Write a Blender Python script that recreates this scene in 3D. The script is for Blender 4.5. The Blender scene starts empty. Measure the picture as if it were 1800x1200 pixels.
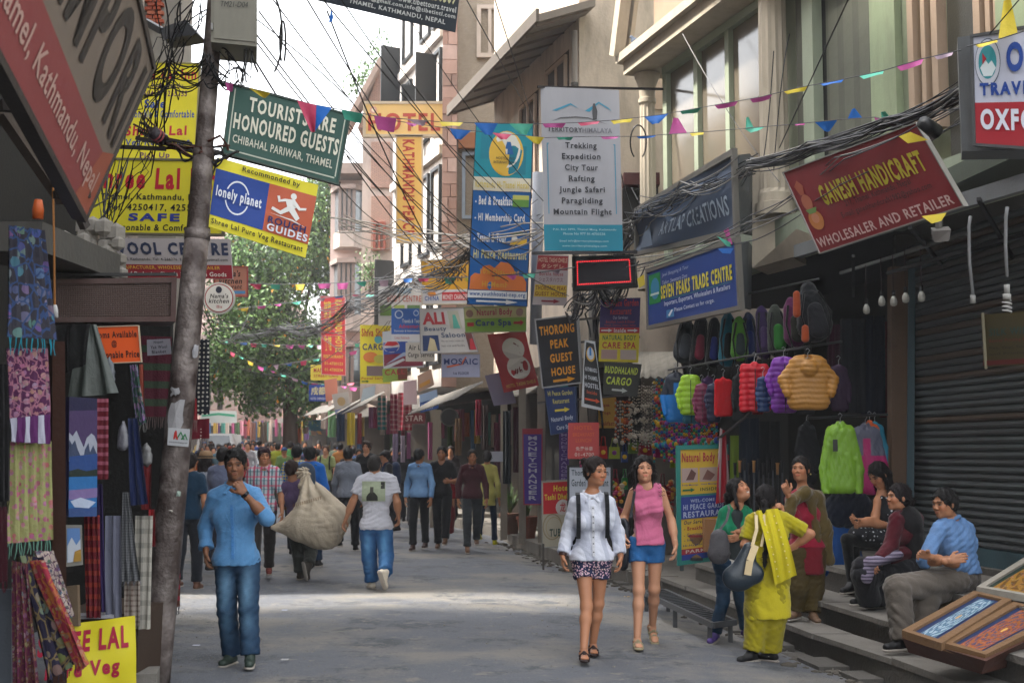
import bpy,math,random
import numpy as np
from mathutils import Vector,Matrix
R=math.radians
sc=bpy.context.scene
COL=sc.collection
F=2250.0;CZ=1.6;TILT=math.atan(198/F)
cd=bpy.data.cameras.new('camera');cam=bpy.data.objects.new('camera',cd);COL.objects.link(cam)
cam.location=(0,0,CZ);cam.rotation_euler=(R(90)+TILT,0,0)
cd.lens=45.0;cd.sensor_width=36.0;cd.clip_end=900;cd.clip_start=0.05
cd.dof.use_dof=True;cd.dof.focus_distance=11.5;cd.dof.aperture_fstop=4.2
sc.camera=cam
SUN_EL,SUN_AZ=R(55),R(-94)
w=bpy.data.worlds.new('World');sc.world=w;w.use_nodes=True
nt=w.node_tree;nt.nodes.clear()
sky=nt.nodes.new('ShaderNodeTexSky');sky.sky_type='NISHITA';sky.sun_disc=False
sky.sun_elevation=SUN_EL;sky.sun_rotation=SUN_AZ
sky.dust_density=4.0;sky.air_density=1.3;sky.ozone_density=1.0
hs=nt.nodes.new('ShaderNodeHueSaturation');hs.inputs['Saturation'].default_value=0.17;hs.inputs['Value'].default_value=1.0
bg=nt.nodes.new('ShaderNodeBackground');bg.inputs['Strength'].default_value=0.15
wo=nt.nodes.new('ShaderNodeOutputWorld')
nt.links.new(sky.outputs[0],hs.inputs['Color']);nt.links.new(hs.outputs[0],bg.inputs['Color']);nt.links.new(bg.outputs[0],wo.inputs['Surface'])
sd=bpy.data.lights.new('sun','SUN');sd.energy=2.0;sd.angle=R(3.5);sd.color=(1.0,.93,.82)
so=bpy.data.objects.new('sun',sd);COL.objects.link(so)
so.rotation_euler=Vector((-math.sin(-SUN_AZ)*math.cos(SUN_EL)*1.0,math.cos(SUN_AZ)*math.cos(SUN_EL),math.sin(SUN_EL))).to_track_quat('Z','Y').to_euler()
sc.view_settings.view_transform='Standard';sc.view_settings.look='None'
sc.view_settings.exposure=2.5;sc.view_settings.gamma=1.0
try:sc.view_settings.use_curve_mapping=False
except Exception:pass
sc.render.engine='CYCLES'
sc.cycles.max_bounces=6;sc.cycles.diffuse_bounces=4;sc.cycles.glossy_bounces=3;sc.cycles.transparent_max_bounces=8
sc.cycles.caustics_reflective=False;sc.cycles.caustics_refractive=False
def P(px,py,d):
 u=(px-900)/F;v=(600-py)/F
 s=d/(math.cos(TILT)-v*math.sin(TILT))
 return Vector((u*s,d,CZ+(math.sin(TILT)+v*math.cos(TILT))*s))
def GD(py,z=0.0):
 v=(600-py)/F
 t=(math.sin(TILT)+v*math.cos(TILT))/(math.cos(TILT)-v*math.sin(TILT))
 return(z-CZ)/t
def lin(c):
 if isinstance(c,str):
  c=tuple(int(c[i:i+2],16)/255 for i in(0,2,4))
 return tuple((x/12.92 if x<=.04045 else((x+.055)/1.055)**2.4)for x in c[:3])
MATS={}
def _n(nt,t,**k):
 n=nt.nodes.new(t)
 for a,b in k.items():setattr(n,a,b)
 return n
def M(col,rough=.75,var=.18,sc_=6.0,bump=.15,bs=60.0,metal=0.0,kind='plain',col2=None,spec=.35,key=None,alpha=1.0,dirt=0.0,sheen=0.0):
 k=(col,rough,var,sc_,bump,bs,metal,kind,col2,spec,key,alpha,dirt,sheen)
 if k in MATS:return MATS[k]
 m=bpy.data.materials.new((key or kind)+'_'+str(len(MATS)));m.use_nodes=True
 nt=m.node_tree;b=nt.nodes['Principled BSDF']
 b.inputs['Roughness'].default_value=rough;b.inputs['Metallic'].default_value=metal
 b.inputs['Specular IOR Level'].default_value=spec
 if sheen:b.inputs['Sheen Weight'].default_value=sheen
 tc=_n(nt,'ShaderNodeTexCoord');L=nt.links.new
 c=lin(col)if col!='attr' else None
 if kind=='attr' or col=='attr':
  at=_n(nt,'ShaderNodeAttribute',attribute_name='Col');base=at.outputs['Color']
 else:
  rgb=_n(nt,'ShaderNodeRGB');rgb.outputs[0].default_value=(*c,1);base=rgb.outputs[0]
 c2=lin(col2)if col2 else None
 def mix(fac,a,bcol):
  mx=_n(nt,'ShaderNodeMix',data_type='RGBA');
  if hasattr(fac,'is_linked'):L(fac,mx.inputs[0])
  else:mx.inputs[0].default_value=fac
  L(a,mx.inputs[6])
  if isinstance(bcol,tuple):mx.inputs[7].default_value=(*bcol,1)
  else:L(bcol,mx.inputs[7])
  return mx.outputs[2]
 def math_(op,a,b_=None,c_=None):
  n=_n(nt,'ShaderNodeMath',operation=op)
  for i,v in enumerate((a,b_,c_)):
   if v is None:continue
   if hasattr(v,'is_linked'):L(v,n.inputs[i])
   else:n.inputs[i].default_value=v
  return n.outputs[0]
 def sep():
  s=_n(nt,'ShaderNodeSeparateXYZ');L(tc.outputs['Object'],s.inputs[0]);return s.outputs
 hgt=None
 if kind=='plaid':
  s=sep();x=math_('FRACT',math_('MULTIPLY',s[0],sc_));z=math_('FRACT',math_('MULTIPLY',s[2],sc_))
  fx=math_('GREATER_THAN',x,.62);fz=math_('GREATER_THAN',z,.62)
  base=mix(math_('MULTIPLY',math_('ADD',fx,fz),.5),base,c2)
 elif kind=='plaid3':
  s=sep();x=math_('FRACT',math_('MULTIPLY',s[0],sc_));z=math_('FRACT',math_('MULTIPLY',s[2],sc_*.8))
  base=mix(math_('MULTIPLY',math_('GREATER_THAN',x,.72),.85),base,c2)
  base=mix(math_('MULTIPLY',math_('COMPARE',x,.3,.09),.85),base,(.02,.12,.16))
  base=mix(math_('MULTIPLY',math_('COMPARE',z,.5,.10),.55),base,(.55,.03,.1))
  base=mix(math_('MULTIPLY',math_('COMPARE',z,.1,.07),.5),base,(.02,.1,.14))
 elif kind=='stripe':
  s=sep();z=math_('FRACT',math_('MULTIPLY',s[2],sc_));base=mix(math_('GREATER_THAN',z,.6),base,c2)
 elif kind=='vstripe':
  s=sep();z=math_('FRACT',math_('MULTIPLY',math_('ADD',s[0],s[1]),sc_));base=mix(math_('GREATER_THAN',z,.6),base,c2)
 elif kind=='dots':
  vo=_n(nt,'ShaderNodeTexVoronoi');vo.inputs['Scale'].default_value=sc_;vo.inputs['Randomness'].default_value=.15
  L(tc.outputs['Object'],vo.inputs['Vector']);base=mix(math_('LESS_THAN',vo.outputs['Distance'],.27),base,c2)
 elif kind in('floral','paisley'):
  vo=_n(nt,'ShaderNodeTexVoronoi');vo.inputs['Scale'].default_value=sc_
  L(tc.outputs['Object'],vo.inputs['Vector'])
  hsv=_n(nt,'ShaderNodeHueSaturation');hsv.inputs['Saturation'].default_value=.85;hsv.inputs['Value'].default_value=.42
  L(vo.outputs['Color'],hsv.inputs['Color'])
  base=mix(math_('LESS_THAN',vo.outputs['Distance'],.42),base,hsv.outputs[0]if not c2 else mix(.7,hsv.outputs[0],c2))
  if kind=='paisley':
   v2=_n(nt,'ShaderNodeTexVoronoi',feature='DISTANCE_TO_EDGE');v2.inputs['Scale'].default_value=sc_*.8
   L(tc.outputs['Object'],v2.inputs['Vector']);base=mix(math_('LESS_THAN',v2.outputs['Distance'],.05),base,c2 or(.4,.3,.2))
 elif kind=='mandala':
  at=_n(nt,'ShaderNodeUVMap');mp=_n(nt,'ShaderNodeVectorMath',operation='SUBTRACT');mp.inputs[1].default_value=(.5,.5,0)
  L(at.outputs[0],mp.inputs[0]);ln=_n(nt,'ShaderNodeVectorMath',operation='LENGTH');L(mp.outputs[0],ln.inputs[0])
  s=_n(nt,'ShaderNodeSeparateXYZ');L(mp.outputs[0],s.inputs[0])
  ang=math_('ARCTAN2',s.outputs[1],s.outputs[0]);rad=ln.outputs['Value']
  pet=math_('SINE',math_('ADD',math_('MULTIPLY',ang,12.0),math_('MULTIPLY',math_('SINE',math_('MULTIPLY',rad,40.0)),2.0)))
  ring=math_('SINE',math_('MULTIPLY',rad,48.0))
  no=_n(nt,'ShaderNodeTexVoronoi');no.inputs['Scale'].default_value=30;L(at.outputs[0],no.inputs['Vector'])
  f=math_('GREATER_THAN',math_('ADD',pet,ring),.3)
  base=mix(math_('MULTIPLY',f,.8),base,c2)
  base=mix(math_('MULTIPLY',math_('LESS_THAN',no.outputs['Distance'],.3),.16),base,no.outputs['Color'])
  base=mix(math_('LESS_THAN',rad,.06),base,(.55,.3,.08))
 elif kind=='denim':
  wv=_n(nt,'ShaderNodeTexNoise');wv.inputs['Scale'].default_value=5;wv.inputs['Detail'].default_value=3
  L(tc.outputs['Object'],wv.inputs['Vector'])
  cr=_n(nt,'ShaderNodeValToRGB');cr.color_ramp.elements[0].position=.42;cr.color_ramp.elements[1].position=.68
  L(wv.outputs[0],cr.inputs[0]);base=mix(cr.outputs[0],base,c2 or tuple(min(1,x*2.2+.02)for x in c))
 elif kind=='stone':
  br=_n(nt,'ShaderNodeTexVoronoi');br.inputs['Scale'].default_value=sc_;L(tc.outputs['Object'],br.inputs['Vector'])
  base=mix(.25,base,br.outputs['Color'])
 elif kind=='thinbrick':
  br=_n(nt,'ShaderNodeTexBrick');br.inputs['Scale'].default_value=sc_
  br.inputs['Color1'].default_value=(*c,1);br.inputs['Color2'].default_value=(*(c2 or c),1)
  br.inputs['Mortar'].default_value=(*[x*.55 for x in c],1);br.inputs['Mortar Size'].default_value=.03
  br.inputs['Brick Width'].default_value=.5;br.inputs['Row Height'].default_value=.16
  s=sep();cx=_n(nt,'ShaderNodeCombineXYZ');L(math_('ADD',s[0],s[1]),cx.inputs[0]);L(s[2],cx.inputs[1]);L(cx.outputs[0],br.inputs['Vector'])
  base=br.outputs[0];hgt=br.outputs['Fac']
 no=_n(nt,'ShaderNodeTexNoise');no.inputs['Scale'].default_value=sc_ if kind=='plain' or kind=='attr' else 5.0
 no.inputs['Detail'].default_value=6;no.inputs['Roughness'].default_value=.65
 L(tc.outputs['Object'],no.inputs['Vector'])
 if var:
  v=math_('MULTIPLY_ADD',no.outputs[0],2*var,1-var)
  mm=_n(nt,'ShaderNodeVectorMath',operation='SCALE');L(base,mm.inputs[0]);L(v,mm.inputs['Scale']);base=mm.outputs[0]
 if dirt:
  n3=_n(nt,'ShaderNodeTexNoise');n3.inputs['Scale'].default_value=1.6;n3.inputs['Detail'].default_value=9;n3.inputs['Roughness'].default_value=.7
  mp=_n(nt,'ShaderNodeMapping');mp.inputs['Scale'].default_value=(2.2,2.2,.55)
  L(tc.outputs['Object'],mp.inputs[0]);L(mp.outputs[0],n3.inputs['Vector'])
  cr=_n(nt,'ShaderNodeValToRGB');cr.color_ramp.elements[0].position=.45;cr.color_ramp.elements[1].position=.72
  L(n3.outputs[0],cr.inputs[0]);base=mix(math_('MULTIPLY',cr.outputs[0],dirt),base,(.07,.06,.05))
 L(base,b.inputs['Base Color'])
 if bump:
  n2=_n(nt,'ShaderNodeTexNoise');n2.inputs['Scale'].default_value=bs;n2.inputs['Detail'].default_value=4
  L(tc.outputs['Object'],n2.inputs['Vector'])
  bp=_n(nt,'ShaderNodeBump');bp.inputs['Strength'].default_value=bump;bp.inputs['Distance'].default_value=.02
  hh_=n2.outputs[0]if hgt is None else hgt
  if sheen:
   nw=_n(nt,'ShaderNodeTexNoise');nw.inputs['Scale'].default_value=4.5;nw.inputs['Detail'].default_value=2;nw.inputs['Distortion'].default_value=1.2;L(tc.outputs['Object'],nw.inputs['Vector'])
   rd=math_('ABSOLUTE',math_('SUBTRACT',nw.outputs[0],.5));rd=math_('MINIMUM',rd,.2)
   hh_=math_('ADD',math_('MULTIPLY',rd,-5.0),math_('MULTIPLY',hh_,.5));bp.inputs['Strength'].default_value=.26
  L(hh_,bp.inputs['Height']);L(bp.outputs[0],b.inputs['Normal'])
  if hgt is not None:bp.invert=True
 if alpha<1:b.inputs['Alpha'].default_value=alpha
 MATS[k]=m
 return m
def glassy(col='4a5558',rough=.08,key='window_glass'):
 return M(col,rough,.1,3,0.03,4,0,'plain',None,.9,key)
def flat(col):return M(col,.6,.10,3.0,.04,30,key='print')
def cloth(col,**k):
 c_=[int(col[i:i+2],16)for i in(0,2,4)];g_=sum(c_)/3;col='%02x%02x%02x'%tuple(int(max(0,(v*.9+g_*.1)*.90))for v in c_)
 a=dict(rough=.85,var=.12,sc_=9,bump=.25,bs=90,sheen=.15,spec=.15);a.update(k);return M(col,**a)
class MB:
 """collects faces, then links them as one mesh object"""
 def __init__(s):s.v=[];s.f=[];s.m=[];s.mats=[];s.uv={};s.sm=False
 def mi(s,mat):
  if mat is None:return 0
  if mat not in s.mats:s.mats.append(mat)
  return s.mats.index(mat)
 def quad(s,a,b,c,d,mat=None):
  n=len(s.v);s.v+=[tuple(a),tuple(b),tuple(c),tuple(d)];s.f.append((n,n+1,n+2,n+3));s.m.append(s.mi(mat));return s
 def poly(s,pts,mat=None):
  n=len(s.v);s.v+=[tuple(p)for p in pts];s.f.append(tuple(range(n,n+len(pts))));s.m.append(s.mi(mat));return s
 def box8(s,p,mat=None):
  n=len(s.v);s.v+=[tuple(q)for q in p];k=s.mi(mat)
  for f in((0,1,2,3),(7,6,5,4),(0,4,5,1),(1,5,6,2),(2,6,7,3),(3,7,4,0)):
   s.f.append(tuple(n+i for i in f));s.m.append(k)
  return s
 def box(s,lo,hi,mat=None,rz=0.0,c=None):
  x0,y0,z0=lo;x1,y1,z1=hi
  p=[(x0,y0,z0),(x1,y0,z0),(x1,y0,z1),(x0,y0,z1),(x0,y1,z0),(x1,y1,z0),(x1,y1,z1),(x0,y1,z1)]
  if rz:
   c=c or((x0+x1)/2,(y0+y1)/2);ca,sa=math.cos(rz),math.sin(rz)
   p=[(c[0]+(x-c[0])*ca-(y-c[1])*sa,c[1]+(x-c[0])*sa+(y-c[1])*ca,z)for x,y,z in p]
  return s.box8(p,mat)
 def bar(s,a,b,w,h,mat=None,up=(0,0,1)):
  a=Vector(a);b=Vector(b);t=(b-a).normalized();u=Vector(up)
  if abs(t.dot(u))>.95:u=Vector((0,1,0))
  x=t.cross(u).normalized()*w/2;y=x.cross(t).normalized()*h/2
  return s.box8([a-x-y,a+x-y,a+x+y,a-x+y,b-x-y,b+x-y,b+x+y,b-x+y],mat)
 def tube(s,pts,r,n=6,mat=None,cap=True):
  pts=[Vector(p)for p in pts];k=s.mi(mat);base=len(s.v);m=len(pts)
  rr=r if isinstance(r,(list,tuple))else[r]*m
  for i,p in enumerate(pts):
   t=(pts[min(i+1,m-1)]-pts[max(i-1,0)]).normalized()
   u=Vector((0,0,1))if abs(t.z)<.9 else Vector((0,1,0))
   x=t.cross(u).normalized();y=t.cross(x)
   for j in range(n):
    a=2*math.pi*j/n;s.v.append(tuple(p+x*math.cos(a)*rr[i]+y*math.sin(a)*rr[i]))
  for i in range(m-1):
   for j in range(n):
    a=base+i*n+j;b=base+i*n+(j+1)%n
    s.f.append((a,b,b+n,a+n));s.m.append(k)
  if cap:
   s.f.append(tuple(base+j for j in range(n))[::-1]);s.m.append(k)
   s.f.append(tuple(base+(m-1)*n+j for j in range(n)));s.m.append(k)
  return s
 def ball(s,c,r,mat=None,n=6,rz=None):
  c=Vector(c);k=s.mi(mat);b=len(s.v);rx,ry,rz_=(r,r,rz or r)if not isinstance(r,(tuple,list))else r
  st=max(3,n//2)
  s.v.append((c.x,c.y,c.z+rz_))
  for i in range(1,st):
   ph=math.pi*i/st
   for j in range(n):
    a=2*math.pi*j/n;s.v.append((c.x+rx*math.sin(ph)*math.cos(a),c.y+ry*math.sin(ph)*math.sin(a),c.z+rz_*math.cos(ph)))
  s.v.append((c.x,c.y,c.z-rz_));e=len(s.v)-1
  for j in range(n):
   s.f.append((b,b+1+j,b+1+(j+1)%n));s.m.append(k)
   for i in range(st-2):
    a=b+1+i*n+j;q=b+1+i*n+(j+1)%n
    s.f.append((a,a+n,q+n,q));s.m.append(k)
   q=b+1+(st-2)*n
   s.f.append((q+j,e,q+(j+1)%n));s.m.append(k)
  return s
 def grid(s,fn,nu,nv,mat=None,thick=0.0,tn=(0,1,0)):
  """fn(u,v)->point; gives a sheet, doubled when thick"""
  k=s.mi(mat);tn=Vector(tn)*thick
  for layer in((0,1)if thick else(0,)):
   b=len(s.v)
   for j in range(nv+1):
    for i in range(nu+1):
     s.v.append(tuple(Vector(fn(i/nu,j/nv))+tn*layer))
   for j in range(nv):
    for i in range(nu):
     a=b+j*(nu+1)+i
     f=(a,a+1,a+nu+2,a+nu+1);s.f.append(f if not layer else f[::-1]);s.m.append(k)
  return s
 def build(s,name,mat=None,parent=None,smooth=False,label=None):
  me=bpy.data.meshes.new(name)
  off=parent_origin(parent)
  me.from_pydata([(x-off[0],y-off[1],z-off[2])for x,y,z in s.v],[],s.f)
  for m in(s.mats or[mat]):me.materials.append(m)
  if s.mats:me.polygons.foreach_set('material_index',s.m)
  if smooth or s.sm:me.polygons.foreach_set('use_smooth',[True]*len(me.polygons))
  o=bpy.data.objects.new(name,me);COL.objects.link(o)
  if parent is not None:o.parent=parent
  if label:o['label']=label
  return o
ORIG={}
def parent_origin(p):
 if p is None:return(0,0,0)
 return ORIG.get(p.name,(0,0,0))
def tag(o,label=None,cat=None,group=None,kind=None):
 if label:o['label']=label
 if cat:o['category']=cat
 if group:o['group']=group
 if kind:o['kind']=kind
 return o
def thing(name,label,cat,base=(0,0,0),group=None):
 o=bpy.data.objects.new(name,None);COL.objects.link(o)
 o.location=base;o.empty_display_size=.1
 tag(o,label,cat,group);ORIG[o.name]=tuple(base)
 return o
def struct(o):o['kind']='structure';return o
def lerp(a,b,t):return a+(b-a)*t
def SLP(d):return max(0.0,d-24)*.016
def V3(a):return np.array(a,float)
class Fld:
 def __init__(s,prims_pts,res,pad=.03):
  lo,hi=prims_pts;s.res=res
  s.ax=[np.arange(lo[i]-pad,hi[i]+pad+res,res)for i in range(3)]
  s.f=np.full([len(a)for a in s.ax],1.0)
 def sub(s,lo,hi):
  sl=[]
  for i in range(3):
   a=s.ax[i];i0=max(0,int(np.searchsorted(a,lo[i]))-1);i1=min(len(a),int(np.searchsorted(a,hi[i]))+1)
   if i1<=i0:return None,None
   sl.append(slice(i0,i1))
  return tuple(sl),np.meshgrid(*[s.ax[i][sl[i]]for i in range(3)],indexing='ij')
def prim_eval(p,G):
 X,Y,Z=G
 if p['t']=='c':
  a,b=p['a'],p['b'];ba=b-a;L2=ba@ba+1e-12
  x=X-a[0];y=Y-a[1];z=Z-a[2]
  t=np.clip((x*ba[0]+y*ba[1]+z*ba[2])/L2,0,1)
  x=x-t*ba[0];y=y-t*ba[1];z=z-t*ba[2]
  r=p['ra']+(p['rb']-p['ra'])*t
  if p.get('ax')is not None:
   n=p['ax'];q=(x*n[0]+y*n[1]+z*n[2]);k=1/p['sq']-1
   x=x+k*q*n[0];y=y+k*q*n[1];z=z+k*q*n[2]
   return(np.sqrt(x*x+y*y+z*z)-r)*(p['sq']**.5 if p['sq']<1 else 1)
  return np.sqrt(x*x+y*y+z*z)-r
 m=p['m'];c=p['c'];r=p['r']
 x=X-c[0];y=Y-c[1];z=Z-c[2]
 u=(x*m[0][0]+y*m[0][1]+z*m[0][2])/r[0]
 v=(x*m[1][0]+y*m[1][1]+z*m[1][2])/r[1]
 w_=(x*m[2][0]+y*m[2][1]+z*m[2][2])/r[2]
 k0=np.sqrt(u*u+v*v+w_*w_);k1=np.sqrt((u/r[0])**2+(v/r[1])**2+(w_/r[2])**2)+1e-9
 return k0*(k0-1)/k1
def C(a,b,ra,rb=None,ax=None,sq=1.0,k=.02,op='u'):
 return dict(t='c',a=V3(a),b=V3(b),ra=ra,rb=ra if rb is None else rb,ax=None if ax is None else V3(ax),sq=sq,k=k,op=op)
I3=((1,0,0),(0,1,0),(0,0,1))
def E(c,r,m=I3,k=.02,op='u'):return dict(t='e',c=V3(c),r=r,m=m,k=k,op=op)
def pbox(p):
 if p['t']=='c':
  r=max(p['ra'],p['rb'])*max(1,p['sq']);return np.minimum(p['a'],p['b'])-r,np.maximum(p['a'],p['b'])+r
 r=max(p['r']);return p['c']-r,p['c']+r
def infl(p,d):
 q=dict(p)
 if q['t']=='c':q['ra']+=d;q['rb']+=d
 else:q['r']=tuple(x+d for x in q['r'])
 return q
def mesh_groups(groups,res,clip_all=None,disp=None):
 """groups: list of (prims, clips); clips: list of (point, normal) keeping the side against the normal"""
 los,his=[],[]
 for pr,cl in groups:
  for p in pr:
   if p['op']=='u':
    a,b=pbox(p);los.append(a);his.append(b)
 lo=np.min(los,0);hi=np.max(his,0)
 F_=Fld((lo,hi),res)
 for pr,cl in groups:
  g=np.full_like(F_.f,1.0)if len(groups)>1 else F_.f
  for p in pr:
   a,b=pbox(p);mg=p['k']+2.5*res+.01
   sl,G=F_.sub(a-mg,b+mg)
   if sl is None:continue
   d=prim_eval(p,G);cur=g[sl];k=max(p['k'],1e-4)
   if p['op']=='u':
    h=np.maximum(k-np.abs(cur-d),0)/k;g[sl]=np.minimum(cur,d)-h*h*k*.25
   else:
    d=-d;h=np.maximum(k-np.abs(cur-d),0)/k;g[sl]=np.maximum(cur,d)+h*h*k*.25
  if cl:
   X=F_.ax[0][:,None,None];Y=F_.ax[1][None,:,None];Z=F_.ax[2][None,None,:]
   for c in cl:
    pt,n=V3(c[0]),V3(c[1]);n=n/np.linalg.norm(n)
    pl=(X-pt[0])*n[0]+(Y-pt[1])*n[1]+(Z-pt[2])*n[2]
    g[...]=np.maximum(g,pl)
  if g is not F_.f:
   h=np.maximum(.02-np.abs(F_.f-g),0)/.02
   F_.f=np.minimum(F_.f,g)-h*h*.005
 if disp is not None:
  X=F_.ax[0][:,None,None];Y=F_.ax[1][None,:,None];Z=F_.ax[2][None,None,:]
  F_.f=F_.f+disp(X,Y,Z)
 if clip_all:
  X=F_.ax[0][:,None,None];Y=F_.ax[1][None,:,None];Z=F_.ax[2][None,None,:]
  for c in clip_all:
   if callable(c):F_.f=c(X,Y,Z,F_.f);continue
   pt,n=V3(c[0]),V3(c[1]);n=n/np.linalg.norm(n)
   F_.f=np.maximum(F_.f,(X-pt[0])*n[0]+(Y-pt[1])*n[1]+(Z-pt[2])*n[2])
 return nets(F_.f,F_.ax)
def nets(f,ax):
 f=np.pad(f,1,constant_values=1.0)
 ax=[np.concatenate(([a[0]-(a[1]-a[0])],a,[a[-1]+(a[1]-a[0])]))for a in ax]
 s=f<0;nx,ny,nz=s.shape
 cnt=np.zeros((nx-1,ny-1,nz-1),np.int8)
 for dx in(0,1):
  for dy in(0,1):
   for dz in(0,1):cnt+=s[dx:nx-1+dx,dy:ny-1+dy,dz:nz-1+dz]
 act=(cnt>0)&(cnt<8)
 I=np.argwhere(act);n=len(I)
 if n==0:return np.zeros((0,3)),np.zeros((0,4),int)
 idx=np.full(act.shape,-1,np.int64);idx[act]=np.arange(n)
 acc=np.zeros((n,3));num=np.zeros(n)
 corner=[(a,b,c)for a in(0,1)for b in(0,1)for c in(0,1)]
 val={c:f[I[:,0]+c[0],I[:,1]+c[1],I[:,2]+c[2]]for c in corner}
 for axi in range(3):
  for c in corner:
   if c[axi]:continue
   c2=list(c);c2[axi]=1;c2=tuple(c2)
   a,b=val[c],val[c2];m=(a<0)!=(b<0)
   t=np.where(m,a/np.where(m,a-b,1),0)
   pt=np.tile(np.array(c,float),(n,1));pt[:,axi]=t
   acc+=pt*m[:,None];num+=m
 loc=acc/num[:,None]
 V=np.empty((n,3))
 for i in range(3):
  a=ax[i];V[:,i]=a[I[:,i]]+loc[:,i]*(a[1]-a[0])
 faces=[]
 for axi in range(3):
  o=[j for j in range(3)if j!=axi]
  sl0=[slice(None)]*3;sl1=[slice(None)]*3
  sl0[axi]=slice(0,-1);sl1[axi]=slice(1,None)
  a=s[tuple(sl0)];b=s[tuple(sl1)]
  for sign in(0,1):
   m=(a&~b)if sign==0 else(~a&b)
   E_=np.argwhere(m)
   E_=E_[(E_[:,o[0]]>0)&(E_[:,o[1]]>0)&(E_[:,o[0]]<s.shape[o[0]]-1)&(E_[:,o[1]]<s.shape[o[1]]-1)]
   if not len(E_):continue
   q=[]
   for du,dv in((1,1),(0,1),(0,0),(1,0)):
    J=E_.copy();J[:,o[0]]-=du;J[:,o[1]]-=dv;q.append(idx[J[:,0],J[:,1],J[:,2]])
   q=np.stack(q,1)
   flip=(sign==1)^(axi==1)
   faces.append(q[:,::-1]if flip else q)
 return V,np.concatenate(faces)
def link_mesh(name,V,Fq,mat,parent,col=None,smooth=True,label=None):
 off=parent_origin(parent)
 me=bpy.data.meshes.new(name);n=len(V);m=len(Fq)
 me.vertices.add(n);me.vertices.foreach_set('co',(V-np.array(off)).astype(np.float32).ravel())
 me.loops.add(4*m);me.loops.foreach_set('vertex_index',Fq.astype(np.int32).ravel())
 me.polygons.add(m);me.polygons.foreach_set('loop_start',np.arange(0,4*m,4,dtype=np.int32))
 try:me.polygons.foreach_set('loop_total',np.full(m,4,np.int32))
 except Exception:pass
 me.polygons.foreach_set('use_smooth',np.full(m,smooth));me.update(calc_edges=True)
 if col is not None:
  at=me.color_attributes.new('Col','FLOAT_COLOR','POINT')
  at.data.foreach_set('color',np.concatenate([col,np.ones((n,1))],1).astype(np.float32).ravel())
 me.materials.append(mat)
 o=bpy.data.objects.new(name,me);COL.objects.link(o);o.parent=parent
 if label:o['label']=label
 return o
def cat_mesh(parts):
 Vs,Fs,n=[],[],0
 for V,Fq in parts:
  if not len(V):continue
  Vs.append(V);Fs.append(Fq+n);n+=len(V)
 return np.concatenate(Vs),np.concatenate(Fs)
def folds(seed,amp=.004,lam=.09,zst=.35):
 rng=np.random.RandomState(seed);W=[]
 for i in range(4):
  d=rng.normal(size=3);d[2]*=zst;d/=np.linalg.norm(d);L_=lam*rng.uniform(.7,1.6)
  e=rng.normal(size=3)*7;W.append((d*2*math.pi/L_,e,rng.uniform(0,6),rng.uniform(.5,1)))
 def f(X,Y,Z):
  o=0
  for d,e,ph,a in W:
   u=np.sin(e[0]*X+e[1]*Y+e[2]*Z+ph)
   s=np.sin(d[0]*X+d[1]*Y+d[2]*Z+ph+2.2*u)
   o=o+a*(1-2*np.abs(s))*(.45+.55*np.clip(u+.4,0,1))
  return o*amp*.5
 return f
def hair_disp(seed,amp=.004):
 rng=np.random.RandomState(seed);a,b,c=rng.uniform(0,6,3)
 return lambda X,Y,Z:amp*(np.sin(170*X+40*Z+a+2*np.sin(30*Y+20*Z))*.6+np.sin(150*Y-50*Z+b)*.5+np.sin(60*Z+70*X+c+2*np.sin(35*Y)))
def tufts(V,Fq,hc,seed,n,fine,hair):
 rng=np.random.RandomState(seed+3)
 if not len(Fq):return V,Fq
 fi=rng.randint(len(Fq),size=n);a,b,c=V[Fq[fi,0]],V[Fq[fi,1]],V[Fq[fi,2]]
 nrm=np.cross(b-a,c-a);nrm/=np.linalg.norm(nrm,axis=1)[:,None]+1e-9
 p=(a+c)/2;dn=np.tile(np.array([0,0,-1.0]),(n,1))+rng.normal(size=(n,3))*(.35 if hair in('long','tied')else.8)
 t=dn-nrm*np.sum(dn*nrm,1)[:,None];t/=np.linalg.norm(t,axis=1)[:,None]+1e-9
 L_=rng.uniform(.012,.03,(n,1))*(1 if fine else 1.3)*(1.5 if hair in('fluffy','long')else 1);w_=.0032 if fine else.008
 s=np.cross(nrm,t)*w_;e=p+t*L_+nrm*L_*rng.uniform(.12,.5,(n,1))*(1.5 if hair=='fluffy' else 1)
 Q=np.stack([p-s-nrm*.002,p+s-nrm*.002,e+s*.25,e-s*.25],1).reshape(-1,3)
 return np.concatenate([V,Q]),np.concatenate([Fq,np.arange(4*n).reshape(-1,4)+len(V)])
def frame(yaw,pitch=0,roll=0):
 """rows: side (image right at yaw 0), forward, up"""
 y,p,r=R(yaw),R(pitch),R(roll)
 f=np.array([math.sin(y)*math.cos(p),-math.cos(y)*math.cos(p),math.sin(p)])
 s=np.array([math.cos(y),math.sin(y),0.0]);u=np.cross(f,s)*-1
 u=np.cross(s,f);u=u if u[2]>0 else-u
 s2=s*math.cos(r)+u*math.sin(r);u2=u*math.cos(r)-s*math.sin(r)
 return np.array([s2,f,u2])
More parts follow.
